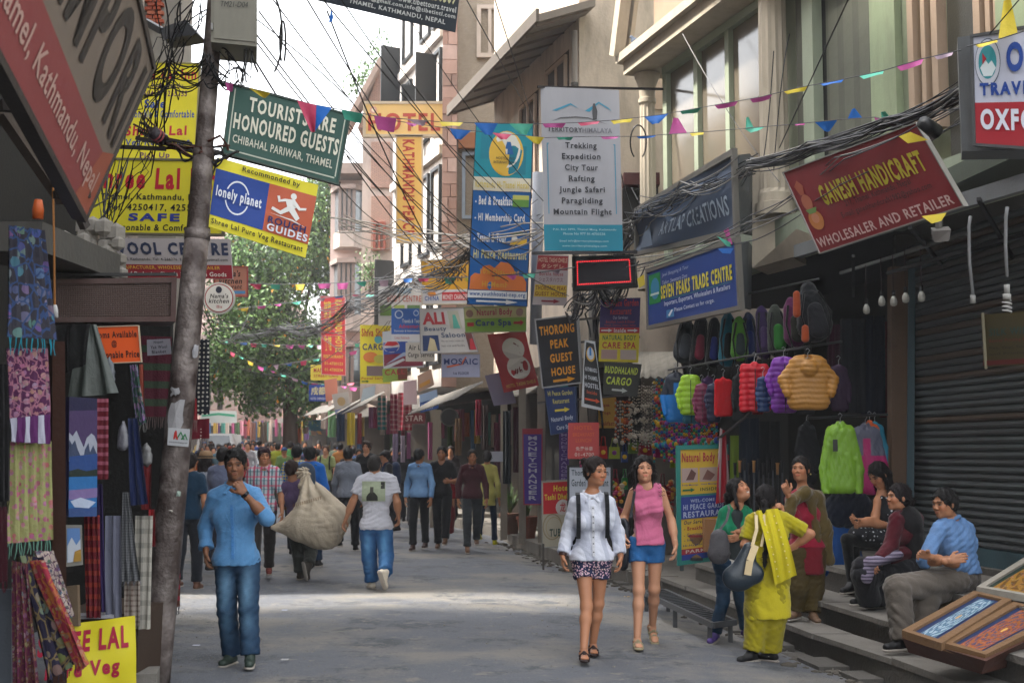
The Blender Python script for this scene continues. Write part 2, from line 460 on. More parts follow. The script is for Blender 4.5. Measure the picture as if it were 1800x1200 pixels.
def head_prims(c,m,s=1.0,female=False,mouth=0.0,fine=True):
 def W(x,f,z):return c+s*(x*m[0]+f*m[1]+z*m[2])
 def e(x,f,z,rx,rf,rz,k=.02,op='u'):return E(W(x,f,z),(rx*s,rf*s,rz*s),m,k*s,op)
 def cc(a,b,ra,rb=None,k=.01,ax=None,sq=1,op='u'):return C(W(*a),W(*b),ra*s,None if rb is None else rb*s,ax,sq,k*s,op)
 j=.92 if female else 1.0
 pr=[e(0,-.012,.028,.074,.092,.080),e(0,.022,-.042,.056*j,.062,.062,.03),e(0,.060,-.086,.024*j,.024,.022,.03)]
 if not fine:return pr+[e(0,.095,-.012,.012,.016,.024,.02)]
 for q in(-1,1):
  pr+=[e(q*.036,.056,-.022,.021,.024,.028,.03),cc((q*.012,.081,.024),(q*.044,.066,.022),.010,k=.012),e(q*.074,-.010,-.006,.008,.016,.027,.006),e(q*.034,.012,-.075,.02*j,.03,.02,.03)]
 pr+=[cc((0,.080,.014),(0,.0945 if female else.097,-.022),.006,.0092 if female else.0105,.014)]
 for q in(-1,1):pr+=[e(q*.012,.091,-.029,.009,.011,.008,.007)]
 for q in(-1,1):pr+=[e(q*.031,.092,.004,.017,.016,.0095,.010,'s')]
 pr+=[cc((-.018,.082,-.053),(.018,.082,-.053),.006,k=.004),cc((-.015,.083,-.063),(.015,.083,-.063),.0075,k=.004),cc((-.022,.094,-.0578),(.022,.094,-.0578),.0028,k=.003,op='s')]
 if mouth:pr+=[e(0,.09,-.06,.02,.02,.011,.004,'s')]
 return pr
def hand_prims(w,d,n,side,curl=.5,point=False,s=1.0,thumb=1.0):
 """w wrist, d direction of hand, n palm normal, side lateral vector sign for the thumb"""
 w=V3(w);d=V3(d);d=d/np.linalg.norm(d);n=V3(n);n=n-d*(n@d);n/=np.linalg.norm(n);l=np.cross(d,n)*side
 pr=[C(w-d*.03,w+d*.02,.026*s,.026*s,n,.8,.015),C(w+d*.025+l*.012,w+d*.078*s+l*.016,.022*s,.021*s,n,.62,.012),C(w+d*.025-l*.012,w+d*.074*s-l*.018,.022*s,.019*s,n,.62,.012)]
 for i,(o,L_)in enumerate(((.030,.072),(.011,.080),(-.009,.074),(-.028,.058))):
  a=w+d*(.088-abs(o)*.25)*s+l*o*s;cu=curl*(1+.12*i)
  if point and i==0:cu=.05
  if point and i>0:cu=1.5
  for q,fr in enumerate((.45,.32,.23)):
   ang=cu*(.6+q*.75);dd=d*math.cos(ang)+n*math.sin(ang)
   if point and i>0:dd=d*math.cos(cu*(q+.7))+n*math.sin(cu*(q+.7))
   b=a+dd*L_*fr*s;pr.append(C(a,b,(.0092-q*.0006)*s,(.0088-q*.0007)*s,k=.004));a=b
 a=w+d*.03*s+l*.026*s;b=a+(d*.55+l*.62*thumb+n*.35)*.042*s;c_=b+(d*.85+l*.15+n*(.2+.4*curl))*.034*s
 pr+=[C(a,b,.014*s,.011*s,k=.012),C(b,c_,.0105*s,.0085*s,k=.004)]
 return pr
SKIN={'br':'98694c','md':'a87455','lt':'bd8a6c','dk':'80573f'}
def skinmat():return M('attr',.5,.07,30,.12,300,kind='attr',spec=.35,key='skin')
def hairmat(c='0b0908'):return M(c,.58,.3,90,.35,260,spec=.22,key='hair')
def person(label,J,head,skin='br',res=.011,female=False,hair='short',haircol='0c0a09',shirt=None,legs=None,shoes='222222',group=None,yaw=0,hands=None,fine=True,bulk=1.0,seed=1,mouth=0,extra=None,base=None,headscale=1.0,belly=0.0,barelegs=False,hs=1.0,toes=(None,None),shoe_kind='shoe',hairlen=.25,beard=False,armless=(),gz=0.0):
 """J: joints in world space; head=(centre, yaw, pitch, roll)"""
 J={k:V3(v)for k,v in J.items()}
 base=base or Vector(((J['fa'][0]+J['fb'][0])/2,(J['fa'][1]+J['fb'][1])/2,min(J['fa'][2],J['fb'][2])-.08))
 root=thing('person',label,'person',base,group)
 fm=frame(yaw);fwd=fm[1];side=fm[0]
 B=bulk
 hc=V3(head[0]);hm=frame(*head[1:])
 mid_=(J['sa']+J['sb'])/2;J['sa']=J['sa']+(mid_-J['sa'])*.09;J['sb']=J['sb']+(mid_-J['sb'])*.09
 dz_=gz+.082-min(J['fa'][2],J['fb'][2])
 if abs(dz_)<.2:
  for q in 'ab':J['f'+q]=J['f'+q]+np.array([0,0,dz_]);J['k'+q]=J['k'+q]+np.array([0,0,dz_*.45])
 nk=J['nk'];pl=J['pl'];sh=(J['sa']+J['sb'])/2;sdir=J['sb']-J['sa'];sw=np.linalg.norm(sdir);sdir=sdir/sw
 ch=sh*.72+pl*.28;wa=sh*.33+pl*.67
 hdir=J['hb']-J['ha'];hdir=hdir/max(np.linalg.norm(hdir),1e-6)
 cw=max(.02,sw*.5-.085)
 hw=.82 if female else 1
 torso=[C(ch-sdir*cw,ch+sdir*cw,.100*B*(.95 if female else 1),None,fwd,.86,.05),C(sh-sdir*cw*.8,sh+sdir*cw*.8,.055*B,None,fwd,1.0,.06),C(ch,wa,.118*B,.110*B*hw,fwd,.74,.05),C(wa,pl,.110*B*hw,.112*B,fwd,.78,.05),C(pl-hdir*.052,pl+hdir*.052,.096*B,None,fwd,.95,.05)]
 if female:torso+=[E(ch+fwd*.075+sdir*q*.068-np.array([0,0,.02]),(.056,.045,.052),fm,.04)for q in(-1,1)]
 if belly:torso+=[E(wa+fwd*.05-np.array([0,0,.03]),(.13,.09+belly,.12),fm,.05)]
 ua,fo=(.038,.031)if female else(.045,.037)
 arms={}
 for q in 'ab':
  s_,e_,w_=J['s'+q],J['e'+q],J['w'+q]
  sj=s_
  arms[q]=([C(sj,e_,(ua+.0)*B,fo*B,k=.03)],[C(e_,w_,fo*B,.0255,k=.03),C(e_*.75+w_*.25,e_*.55+w_*.45,(fo+.003)*B,k=.03)])
 legp={}
 th,kn,an=(.076,.047,.033)if female else(.078,.052,.038)
 for q in 'ab':
  h_,k_,f_=J['h'+q],J['k'+q],J['f'+q]
  cf=k_*.68+f_*.32
  legp[q]=[C(h_,k_,th*B,kn,k=.04),C(k_,cf,kn,kn*1.0,k=.03),C(cf,f_,kn*1.0,an,k=.03),C(k_-fwd*0,k_,kn*1.02,k=.02)]
 neck=[C(nk-np.array([0,0,.05]),hc-hm[1]*.02*hs-hm[2]*.04*hs,.054*(.86 if female else 1),.050*(.86 if female else 1),k=.035),C(nk+(J['sa']-nk)*.15,J['sa']+(nk-J['sa'])*.25,.046,.042,k=.04),C(nk+(J['sb']-nk)*.15,J['sb']+(nk-J['sb'])*.25,.046,.042,k=.04)]
 parts=[]
 hres=max(.0042,res*.42)if fine else res*.75
 hp=head_prims(hc,hm,hs,female,mouth,fine)
 parts.append(mesh_groups([(hp+[infl(neck[0],.0)],[(nk-np.array([0,0,.01]),(0,0,-1))])],hres))
 dl=-.010 if shirt else 0
 long_=shirt and shirt.get('sleeve','long')in('long','roll')
 body=[infl(t,dl)for t in torso]+neck
 for q in 'ab':body+=[infl(t,-.010)if long_ else t for t in arms[q][0]]+arms[q][1]
 dg=-.012 if legs and legs.get('name')!='shorts' else-.003
 for q in 'ab':body+=[infl(t,dg)for t in legp[q]]
 parts.append(mesh_groups([(body,[])],res*(1.1 if fine else 1.0)))
 hands=hands or{}
 for q in 'ab':
  if q in armless:continue
  w_=J['w'+q];dv=w_-J['e'+q];o=dict(curl=.5,n=None,d=None,point=False);o.update(hands.get(q,{}))
  d_=V3(o['d'])if o['d']is not None else dv/np.linalg.norm(dv)
  inner=sdir*(1 if q=='a' else-1)
  n_=V3(o['n'])if o['n']is not None else inner-fwd*.35
  tdir=1 if(np.cross(d_,n_-d_*(n_@d_))@(fwd+np.array([0,0,.3])))>0 else-1
  if fine:parts.append(mesh_groups([(hand_prims(w_,d_,n_,o.get('side',tdir),o['curl'],o['point'],.93 if female else 1.0),[])],max(.0045,res*.42)))
  else:parts.append(mesh_groups([([C(w_,w_+d_*.09,.028,.03,n_,.6),C(w_+d_*.07,w_+d_*.15,.025,.015,n_,.6)],[])],res*.8))
 V,Fq=cat_mesh(parts)
 sk=np.array(lin(SKIN.get(skin,skin)));col=np.tile(sk,(len(V),1))
 L_=(V-hc)@hm.T/hs
 x,f_,z=L_[:,0],L_[:,1],L_[:,2]
 inh=(np.abs(x)<.1)&(np.abs(f_)<.14)&(np.abs(z)<.14)
 if fine:
  lips=inh&(f_>.074)&(np.abs(z+.0575)<.0105-np.abs(x)*.30)&(np.abs(x)<.019)
  col[lips]=sk*np.array((.85,.58,.58))if not female else sk*np.array((.95,.52,.52))
  if mouth:
   col[inh&(f_>.05)&(np.abs(z+.061)<.009)&(np.abs(x)<.017)]=(.55,.5,.45)
  br=inh&(f_>.05)&(np.abs(z-(.030-np.abs(x)*.12))<(.0048 if not female else.0032))&(np.abs(x)>.013)&(np.abs(x)<.050)
  col[br]=sk*.16
  ey=inh&(f_>.05)&(np.abs(z-.004)<.0055-(np.abs(x)-.031)**2*14)&(np.abs(np.abs(x)-.031)<.015)
  col[ey]=sk*.30
  ck=inh&(f_>.04)&(z<0)&(z>-.05)&(np.abs(x)>.02)
  col[ck]=col[ck]*np.array((1.06,.93,.9))
  if beard:
   bd=inh&(z<-.035)&(f_>.01)&~lips;col[bd]=col[bd]*.62
 link_mesh('body',V,Fq,skinmat(),root,col)
 if fine and not mouth:
  for q in(-1,1):
   eb=MB();cp=hc+hs*(q*.031*hm[0]+.0775*hm[1]+.003*hm[2])
   eo=thing_eye(cp,hm,hs,root)
 HL=lambda X,Y,Z,a:a
 def W(x,f,z):return hc+hs*(x*hm[0]+f*hm[1]+z*hm[2])
 def he(x,f,z,a,b,c_,k=.02,op='u'):return E(W(x,f,z),(a*hs,b*hs,c_*hs),hm,k,op)
 hr=[]
 hres2=max(.0055,res*.6)if fine else res*.9
 if hair!='none':
  t={'short':.007,'crop':.002,'fluffy':.022,'bob':.02}.get(hair,.007)
  hr=[he(0,-.014,.034,.076+t,.095+t,.086+t),he(0,-.045,-.01,.068+t*.6,.062+t,.07,.03)]
  hl=.085 if hair=='crop' else.078
  face=[he(0,.108,-.030,.064,.088,.102,.010,'s')]
  if hair in('bun','tied'):face=[he(0,.11,-.02,.068,.085,.105,.012,'s')]
  if hair=='bald':face=[he(0,.08,.06,.075,.16,.085,.012,'s')]
  hr+=face+[he(q*.085,.02,-.05,.03,.035,.05,.008,'s')for q in(-1,1)]
  dn=np.array([0,0,-1.0])
  if hair=='fluffy':hr+=[he(.02,.06,.09,.05,.035,.025),he(-.02,.05,.1,.05,.04,.02)]
  if hair=='fringe':hr+=[he(-.02,.068,.068,.055,.022,.03,.01),he(-.055,.04,.02,.02,.03,.05),he(.062,.02,.02,.015,.03,.05)]
  if hair=='bun':hr+=[he(-.03,-.105,.075,.034,.034,.034,.01)]
  if hair=='lowbun':hr+=[he(0,-.12,-.03,.045,.035,.04,.01)]
  if hair=='braid':
   p0=W(0,-.10,-.03);
   for i in range(9):
    cpt=p0+dn*hairlen*i/8+side*.012*math.sin(i)-fwd*(.03+.02*min(i,3)/3)
    hr.append(E(cpt,(.036-.0022*i,)*2+(.04,),I3,.012))
  if hair in('long','tied'):
   wd=.07 if hair=='long' else.022
   a0=W(-.0,-.055,-.02)
   if hair=='tied':a0=W(0,-.11,.01)
   a1=a0+dn*hairlen-fwd*.05
   for q in((-1,-.3,.3,1)if hair=='long' else(-.4,.4)):
    hr.append(C(a0+side*q*wd,a1+side*q*wd*1.05,.038 if hair=='long' else.03,.022,fwd,.8,.02))
   if hair=='long':
    for q in(-1,1):hr.append(C(W(q*.075,.015,.03),W(q*.082,.0,-.11)+dn*.06,.018,.015,k=.015))
  Vh,Fh=mesh_groups([(hr,[])],hres2,disp=hair_disp(seed,.0024 if fine else.001)if hair!='crop' else None)
  Vh,Fh=tufts(Vh,Fh,hc,seed,(900 if hair in('long','tied','braid')else 650)if fine else 60,fine,hair)
  link_mesh('hair',Vh,Fh,hairmat(haircol),root)
 if beard:
  pass
 if shirt:
  g=dict(col='888888',sleeve='long',hem=-.05,inf=.014,amp=.0036,cut=.5,flare=0.0,neck=.06,collar=True,mat=None,lam=.10,name='shirt',vneck=0.0);g.update(shirt)
  inf=g['inf']
  z0=pl[2]+g['hem']
  tor=[infl(p,inf)for p in torso]+[C(sh-sdir*cw,sh+sdir*cw,.058*B+inf,None,fwd,.95,.05)]
  tor+=[C(nk*.72+J['s'+q]*.28-np.array([0,0,.012]),J['s'+q]*.92+nk*.08,.048*B+inf*.6,.05*B+inf*.6,k=.03)for q in 'ab']
  if g['hem']<.06:tor+=[C(pl+np.array([0,0,.07]),pl+np.array([0,0,min(-.02,g['hem']-.05)]),.114*B+inf,.118*B+inf+g['flare'],fwd,.86,.04),C(pl-hdir*.052,pl+hdir*.052,.100*B+inf+.004,None,fwd,.98,.05)]
  for q in 'ab':
   if g['hem']<-.1 and not g['flare']:tor.append(C(J['h'+q],J['h'+q]+(J['k'+q]-J['h'+q])*.4,.085*B+inf,k=.04))
  cl=[((0,0,z0),(fwd[0]*g.get('tilt',0),fwd[1]*g.get('tilt',0),-1))]if not g.get('noclip')else[]
  if not g.get('tilt')and cl:cl=[((pl[0],pl[1],z0),(0,0,-1))]
  if g['sleeve']=='none':cl=cl+[(J['sa']+sdir*.005,-sdir),(J['sb']-sdir*.005,sdir)]
  ngr=[(tor,cl)]
  for q in 'ab':
   s_,e_,w_=J['s'+q],J['e'+q],J['w'+q]
   if q in armless:continue
   if g['sleeve']=='none':
    continue
   if g['sleeve']=='short':
    c_=g['cut'];end=s_+(e_-s_)*min(1,c_+.15);cp=s_+(e_-s_)*c_
    ngr.append(([C(s_,end,(ua+.003)*B+inf,(fo+.010)*B+inf,k=.03)],[(cp,e_-s_)]))
   else:
    c_={'long':.93,'roll':.22 if not isinstance(g['cut'],dict)else g['cut'][q]}.get(g['sleeve'],.9)
    if isinstance(g['cut'],dict):c_=g['cut'][q]
    cp=e_+(w_-e_)*c_;end=e_+(w_-e_)*min(1,c_+.1)
    li=g.get('loose',0)
    ngr.append(([C(s_,e_,(ua-.001)*B+inf*.8+li,(fo+.004)*B+inf+li,k=.03)],[]))
    ngr.append(([C(e_,end,(fo+.004)*B+inf+li,.030+inf*.7+li,k=.02)]+([C(cp-(w_-e_)*.12,cp,fo*B*.95+inf+.006,k=.01)]if g['sleeve']=='roll' else[]),[(cp,w_-e_)]))
  nck=[C(nk-np.array([0,0,.01])+fwd*.015,hc,g['neck'],g['neck']*.9,k=.008,op='s')]
  if g['vneck']:nck.append(C(nk+fwd*.09,nk+fwd*.11-np.array([0,0,g['vneck']]),.05 if g['vneck']>.08 else.045,.010,k=.006,op='s'))
  fd=folds(seed,g['amp']*(1 if fine else.5),g['lam'],g.get('zst',.95))
  F2=nck
  def cutneck(X,Y,Z,f):
   for p in F2:
    G=np.broadcast_arrays(X,Y,Z);f=np.maximum(f,-prim_eval(p,G))
   return f
  Vs,Fs=mesh_groups(ngr,res*.85 if fine else res,clip_all=[cutneck],disp=fd)
  mt=g['mat']or cloth(g['col'])
  col=None
  if g.get('paint'):col=g['paint'](Vs,fwd,side,J)
  so_=link_mesh(g['name'],Vs,Fs,mt,root,col)
  if g['collar']and fine:
   cpr=[]
   for i in range(10):
    a0=math.pi*(-.42+1.84*i/10+.08)-math.pi/2;a1=math.pi*(-.42+1.84*(i+1)/10+.08)-math.pi/2
    def ring(a):
     fr=.5+.5*math.sin(-a)
     v=side*math.cos(a)*(g['neck']+.004)+fwd*(math.sin(a)*-1)*(g['neck']+.004)*.95
     return nk+v+np.array([0,0,.018-.035*max(0,(v@fwd)/g['neck'])])
    cpr.append(C(ring(a0),ring(a1),.015,k=.006))
   ow=.022 if g['vneck']>.08 else 0
   for q in(-1,1):
    cpr.append(C(nk+fwd*(g['neck']+.01)+side*q*(.012+ow)-np.array([0,0,.022]),nk+fwd*(g['neck']+.03)+side*q*(.05+ow*.6)-np.array([0,0,.060]),.011,.008,k=.008))
    cpr.append(C(nk+fwd*(g['neck']*.5)+side*q*.055,nk+fwd*(g['neck']+.025)+side*q*.048-np.array([0,0,.058]),.011,.008,k=.008))
   Vc,Fc=mesh_groups([(cpr,[])],.006)
   link_mesh('collar',Vc,Fc,g.get('cmat')or mt if not col is not None else mt,root,np.tile(col.mean(0),(len(Vc),1))if col is not None else None)
 if legs:
  g=dict(col='223355',cut=.96,wid=.014,top=.06,amp=.005,mat=None,name='trousers',lam=.11,sk=0);g.update(legs)
  wi=g['wid'];grs=[]
  grs.append(([C(pl-hdir*.055,pl+hdir*.055,.097*B+wi*.6,None,fwd,.98,.05),C(pl,pl+np.array([0,0,.08]),.108*B+wi*.25,.104*B*hw+wi*.1,fwd,.85,.04)],[(pl+np.array([0,0,g['top']]),(0,0,1))]))
  for q in 'ab':
   h_,k_,f_=J['h'+q],J['k'+q],J['f'+q];c_=g['cut']
   if c_<=1 and g['name']=='shorts':
    cp=h_+(k_-h_)*c_
    grs.append(([C(h_,h_+(k_-h_)*min(1,c_+.1),th*B+wi,th*B*.92+wi,k=.02)],[(cp,k_-h_)]))
   else:
    cp=k_+(f_-k_)*c_
    grs.append(([C(h_,k_,th*B+wi,kn+wi*1.5,k=.05)],[]))
    lo_=g.get('ankle',.042+wi)
    grs.append(([C(k_,k_+(f_-k_)*min(1.1,c_+.1),kn+wi*1.5,lo_,k=.04)]+([C(cp-(f_-k_)*.08,cp+fwd*.004,lo_+.008,k=.02)]if not g.get('clean')else[]),[(cp,f_-k_)]))
  Vl,Fl=mesh_groups(grs,res if fine else res*1.05,disp=folds(seed+7,g['amp']*(1 if fine else.5),g['lam'],g.get('zst',1.5)))
  col=g['paint'](Vl,fwd,side,J)if g.get('paint')else None
  link_mesh(g['name'],Vl,Fl,g['mat']or cloth(g['col']),root,col)
 if shoes:
  for i,q in enumerate('ab'):
   f_=J['f'+q];td=toes[i]
   tv=fwd.copy()if td is None else V3(td);tv=tv/np.linalg.norm(tv)
   up=np.array([0,0,1.0]);up=up-tv*(up@tv);up/=np.linalg.norm(up)
   heel=f_-tv*.035-up*.045;toe=f_+tv*.145-up*.055
   s_=.92 if female else 1
   if shoe_kind=='sandal':
    ft=[C(heel+tv*.02,f_-up*.02,.03,.034,k=.03),C(heel+tv*.03,toe-tv*.03+up*.005,.030,.028,up,.6,.03)]+[C(toe-tv*.03+np.cross(tv,up)*o,toe+tv*(.012-abs(o)*.3)+np.cross(tv,up)*o,.010,.008,k=.006)for o in(-.024,-.012,0,.011,.021)]
    Vf,Ff=mesh_groups([(ft,[])],.007 if fine else res)
    link_mesh('foot',Vf,Ff,skinmat(),root,np.tile(sk,(len(Vf),1)))
    so1=[C(heel-up*.026,toe-up*.018,.036,.040,up,.35,.01)]
    so1+=[C(f_+tv*.06+np.cross(tv,up)*.036-up*.05,f_+tv*.06-up*.018,.010,k=.01),C(f_+tv*.06-np.cross(tv,up)*.036-up*.05,f_+tv*.06-up*.018,.010,k=.01),C(f_-tv*.03-up*.01,f_+tv*.02+np.cross(tv,up)*.03-up*.02,.009,k=.01),C(f_+tv*.105+np.cross(tv,up)*.036-up*.06,f_+tv*.10-up*.034,.010,k=.01),C(f_+tv*.105-np.cross(tv,up)*.036-up*.06,f_+tv*.10-up*.034,.010,k=.01)]
    Vf,Ff=mesh_groups([(so1,[])],.007 if fine else res)
   else:
    so1=[C(heel+tv*.005,toe,.036*s_,.034*s_,up,.85,.03),C(f_+up*.01,f_+tv*.05-up*.03,.042*s_,.036*s_,k=.03)]
    Vf,Ff=mesh_groups([(so1,[(f_-up*.082,-up)])],.009 if fine else res)
   link_mesh('shoe',Vf,Ff,M(shoes,.55,.2,20,.1,80,key='shoe'),root)
   if fine and shoe_kind=='shoe':
    Vf,Ff=mesh_groups([([C(heel-up*.033,toe-up*.026,.041*s_,.040*s_,up,.34,.01)],[])],.009)
    link_mesh('sole',Vf,Ff,M(legs.get('sole','9a938a')if legs else '9a938a',.7,.1,key='sole'),root)
 if extra:extra(root,dict(J=J,hc=hc,hm=hm,fwd=fwd,side=side,nk=nk,pl=pl,ch=ch,sh=sh,sdir=sdir))
 return root
def thing_eye(cp,hm,s,root):
 V,Fq=mesh_groups([([E(cp,(.0135*s,.0085*s,.0048*s),hm,.001)],[])],.0022)
 L_=(V-cp)@hm.T/s
 col=np.tile(np.array((.17,.15,.135)),(len(V),1));d=np.hypot(L_[:,0],L_[:,2]);col[d<.0065]=(.02,.012,.008)
 col[L_[:,2]>.0030]=(.02,.015,.012)
 return link_mesh('eye',V,Fq,M('attr',.25,0,1,0,kind='attr',key='eye'),root,col)
def JP(d,**k):
 """joints from photograph points: name=(px, py, dy)"""
 return{n:np.array(P(a[0],a[1],d+(a[2]if len(a)>2 else 0)))for n,a in k.items()}
def walker(px,d,h=1.68,yaw=0,stride=.25,ph=1,z=0.0,arms=.12,lean=0.0,ps=1.0,py=None):
 """joints of a standing or walking figure at its place on the street"""
 x=P(px,800,d).x;c=np.array([x,d,z]);fm=frame(yaw);s,f=fm[0],fm[1];u=np.array([0,0,1.0])
 k=h/1.7
 def q(a,b,c_):return c+k*(a*s+b*f+c_*u)
 st=stride*ph
 J=dict(nk=q(0,.02+lean,1.44),pl=q(0,0,.93),sa=q(-.165*ps,.0+lean,1.38),sb=q(.165*ps,lean,1.38),ha=q(-.085,0,.90),hb=q(.085,0,.90),ka=q(-.09,.5*st+.03,.49),kb=q(.09,-.35*st+.03,.49),fa=q(-.09,.75*st,.085),fb=q(.09,-.75*st,.085+abs(st)*.35),ea=q(-.225*ps,-.10*ph*arms*4,1.10),eb=q(.225*ps,.10*ph*arms*4,1.10),wa=q(-.235*ps,-.12*ph*arms*4+.08,.86),wb=q(.235*ps,.12*ph*arms*4+.10,.86))
 hd=q(0,.03+lean*1.2,1.575)
 return J,hd,k
def tab(T):
 xs=[a for a,b in T];ys=[b for a,b in T]
 return lambda d:float(np.interp(d,xs,ys))
XR=tab([(2,3.9),(9.6,2.8),(10.7,2.56),(15.9,1.85),(19,.98),(26.6,-.35),(32,-2.3),(45,-6.6),(60,-10.6),(90,-18)])
XF=tab([(2,5.8),(10,4.7),(13.2,4.1),(17,3.1),(20,2.2),(24,1.2),(32,-1.6),(45,-5.6),(60,-9.3),(90,-16)])
XL=tab([(0,-2.6),(9,-2.9),(16,-4.4),(30,-8.2),(60,-17.5),(90,-27)])
def road_mat():
 m=M('6a6d74',.86,.10,.8,.0,60,key='asphalt');nt=m.node_tree;L=nt.links.new;b=nt.nodes['Principled BSDF']
 tc=[n for n in nt.nodes if n.type=='TEX_COORD'][0];base=b.inputs['Base Color'].links[0].from_socket
 def noise(s,det=8,r=.7):
  n=nt.nodes.new('ShaderNodeTexNoise');n.inputs['Scale'].default_value=s;n.inputs['Detail'].default_value=det;n.inputs['Roughness'].default_value=r
  L(tc.outputs['Object'],n.inputs['Vector']);return n.outputs[0]
 def ramp(x,a,c):
  r=nt.nodes.new('ShaderNodeValToRGB');r.color_ramp.elements[0].position=a;r.color_ramp.elements[1].position=c;L(x,r.inputs[0]);return r.outputs[0]
 def mix(f,a,col):
  mx=nt.nodes.new('ShaderNodeMix');mx.data_type='RGBA';L(f,mx.inputs[0]);L(a,mx.inputs[6]);mx.inputs[7].default_value=(*lin(col),1);return mx.outputs[2]
 c=mix(ramp(noise(.45,7),.46,.60),base,'86827c')
 c=mix(ramp(noise(1.1,10,.8),.53,.60),c,'55585d');c=mix(ramp(noise(3.3,8,.75),.58,.64),c,'88847e')
 c=mix(ramp(noise(70,2),.60,.72),c,'98958e');c=mix(ramp(noise(38,3),.64,.74),c,'4a4a4a')
 L(c,b.inputs['Base Color'])
 bp=nt.nodes.new('ShaderNodeBump');bp.inputs['Strength'].default_value=.9;bp.inputs['Distance'].default_value=.02
 mm=nt.nodes.new('ShaderNodeMath');mm.operation='MULTIPLY_ADD';L(noise(7,10,.8),mm.inputs[0]);mm.inputs[1].default_value=2.5;L(noise(60,4),mm.inputs[2])
 L(mm.outputs[0],bp.inputs['Height']);L(bp.outputs[0],b.inputs['Normal'])
 return m
m=MB();m.quad((-300,-60,-.30),(300,-60,-.30),(300,500,-.30),(-300,500,-.30));struct(m.build('ground',M('6a645c',.9,.2,2)))
m=MB();ds=list(np.arange(-6,12,.8))+list(np.arange(12,30,.7))+list(np.arange(30,95,3));prof=[(0,.02),(.12,.01),(.3,.0),(.5,.01),(.7,.0),(.86,-.03),(.95,-.09),(1.0,-.125),(1.06,-.13)]
for i,dd in enumerate(ds):
 a,b=XL(dd)-1.2,XR(dd)
 for t,z in prof:m.v.append((lerp(a,b,t),dd,SLP(dd)+z+(.012*math.sin(dd*1.7+t*9)+.008*math.sin(dd*4.1-t*17))*(1 if 0<t<1 else 0)))
n=len(prof)
for i in range(len(ds)-1):
 for j in range(n-1):m.f.append((i*n+j,i*n+j+1,(i+1)*n+j+1,(i+1)*n+j));m.m.append(0)
struct(m.build('road',road_mat(),smooth=True))
CONC=M('706c66',.9,.2,3,.5,35,dirt=.45,key='concrete');CONC2=M('55524e',.9,.22,3,.5,35,dirt=.5,key='concrete')
def strip(m,o0,o1,d0,d1,z0,z1,fn=XR):
 a,b=fn(d0),fn(d1)
 m.box8([(a+o0,d0,z0),(a+o1,d0,z0),(a+o1,d0,z1),(a+o0,d0,z1),(b+o0,d1,z0),(b+o1,d1,z0),(b+o1,d1,z1),(b+o0,d1,z1)])
m=MB();strip(m,.03,3.2,7.0,16.0,-.29,.062);st=struct(m.build('steps',CONC2))
m=MB();strip(m,.36,3.2,7.0,15.75,.0622,.252);m.build('riser',CONC2,st)
m=MB();strip(m,.78,3.2,7.0,15.4,.2522,.475);m.build('riser',CONC2,st)
rg=random.Random(2)
for off,wd,zt,dend in((.0,.42,.10,15.98),(.325,.52,.29,15.7),(.745,1.2,.52,15.3)):
 dd=7.2
 while dd<dend-.2:
  e=min(dend,dd+rg.uniform(.9,1.5));m=MB();dz=rg.uniform(-.006,.006);do=rg.uniform(-.015,.015)
  strip(m,off+do,off+wd-.09,dd+.006,e-.006,zt-.045,zt+dz);m.build('slab',CONC,st);dd=e
m=MB();strip(m,.02,4,16.2,22,-.29,.03);
for a,b in((22,26),(26,30),(30,38),(38,60)):strip(m,.02,4,a,b,-.29,.06+SLP((a+b)/2))
pv=struct(m.build('pavement',CONC));dd=16.25
while dd<29:
 e=dd+rg.uniform(.6,1.0);m=MB();strip(m,-.04+rg.uniform(-.02,.02),.34,dd+.008,e-.008,-.2,.075+SLP(dd)+rg.uniform(0,.02));m.build('kerb_stone',CONC,pv);dd=e
gs=MB()
for i in range(420):
 dd=rg.uniform(8.5,25);o=rg.gauss(-.16,.12);s_=rg.uniform(.008,.035)*(1 if i%9 else 2.2)
 x=XR(dd)+o;gs.ball((x,dd,-.11+.10*max(0,-o-.1)),(s_*1.3,s_,s_*.6),None,5)
gm=MB()
for i in range(1500):
 dd=rg.uniform(8.2,24)if i%2 else rg.uniform(8.4,14);t_=rg.random()**2.2 if i%3 else rg.random()
 x=lerp(XL(dd)+.3,XR(dd)-.1,t_*.98);s_=rg.uniform(.002,.0055)*(2 if i%60==0 else 1);gm.ball((x,dd,.014),(s_*1.4,s_,s_*.7),None,4)
tag(gm.build('grit',M('85817a',.95,.4,9)),kind='stuff')
tag(gs.build('rubble',M('57524b',.95,.3,4)),kind='stuff')
for i in range(16):
 dd=9.2+i*.55;m=MB();x=XR(dd)-.10;ww=rg.uniform(.10,.2);m.box((x-ww,dd,-.17),(x+.09,dd+rg.uniform(.3,.5),-.085+rg.uniform(-.02,.02)),rz=.14);m.build('edging_stone',CONC2,st)
def plane_fn(x0,d0,s):
 """facade plane X = x0 + s*(d-d0); returns depth for a photo column"""
 return lambda px:(x0-s*d0)/((px-900)/F-s)
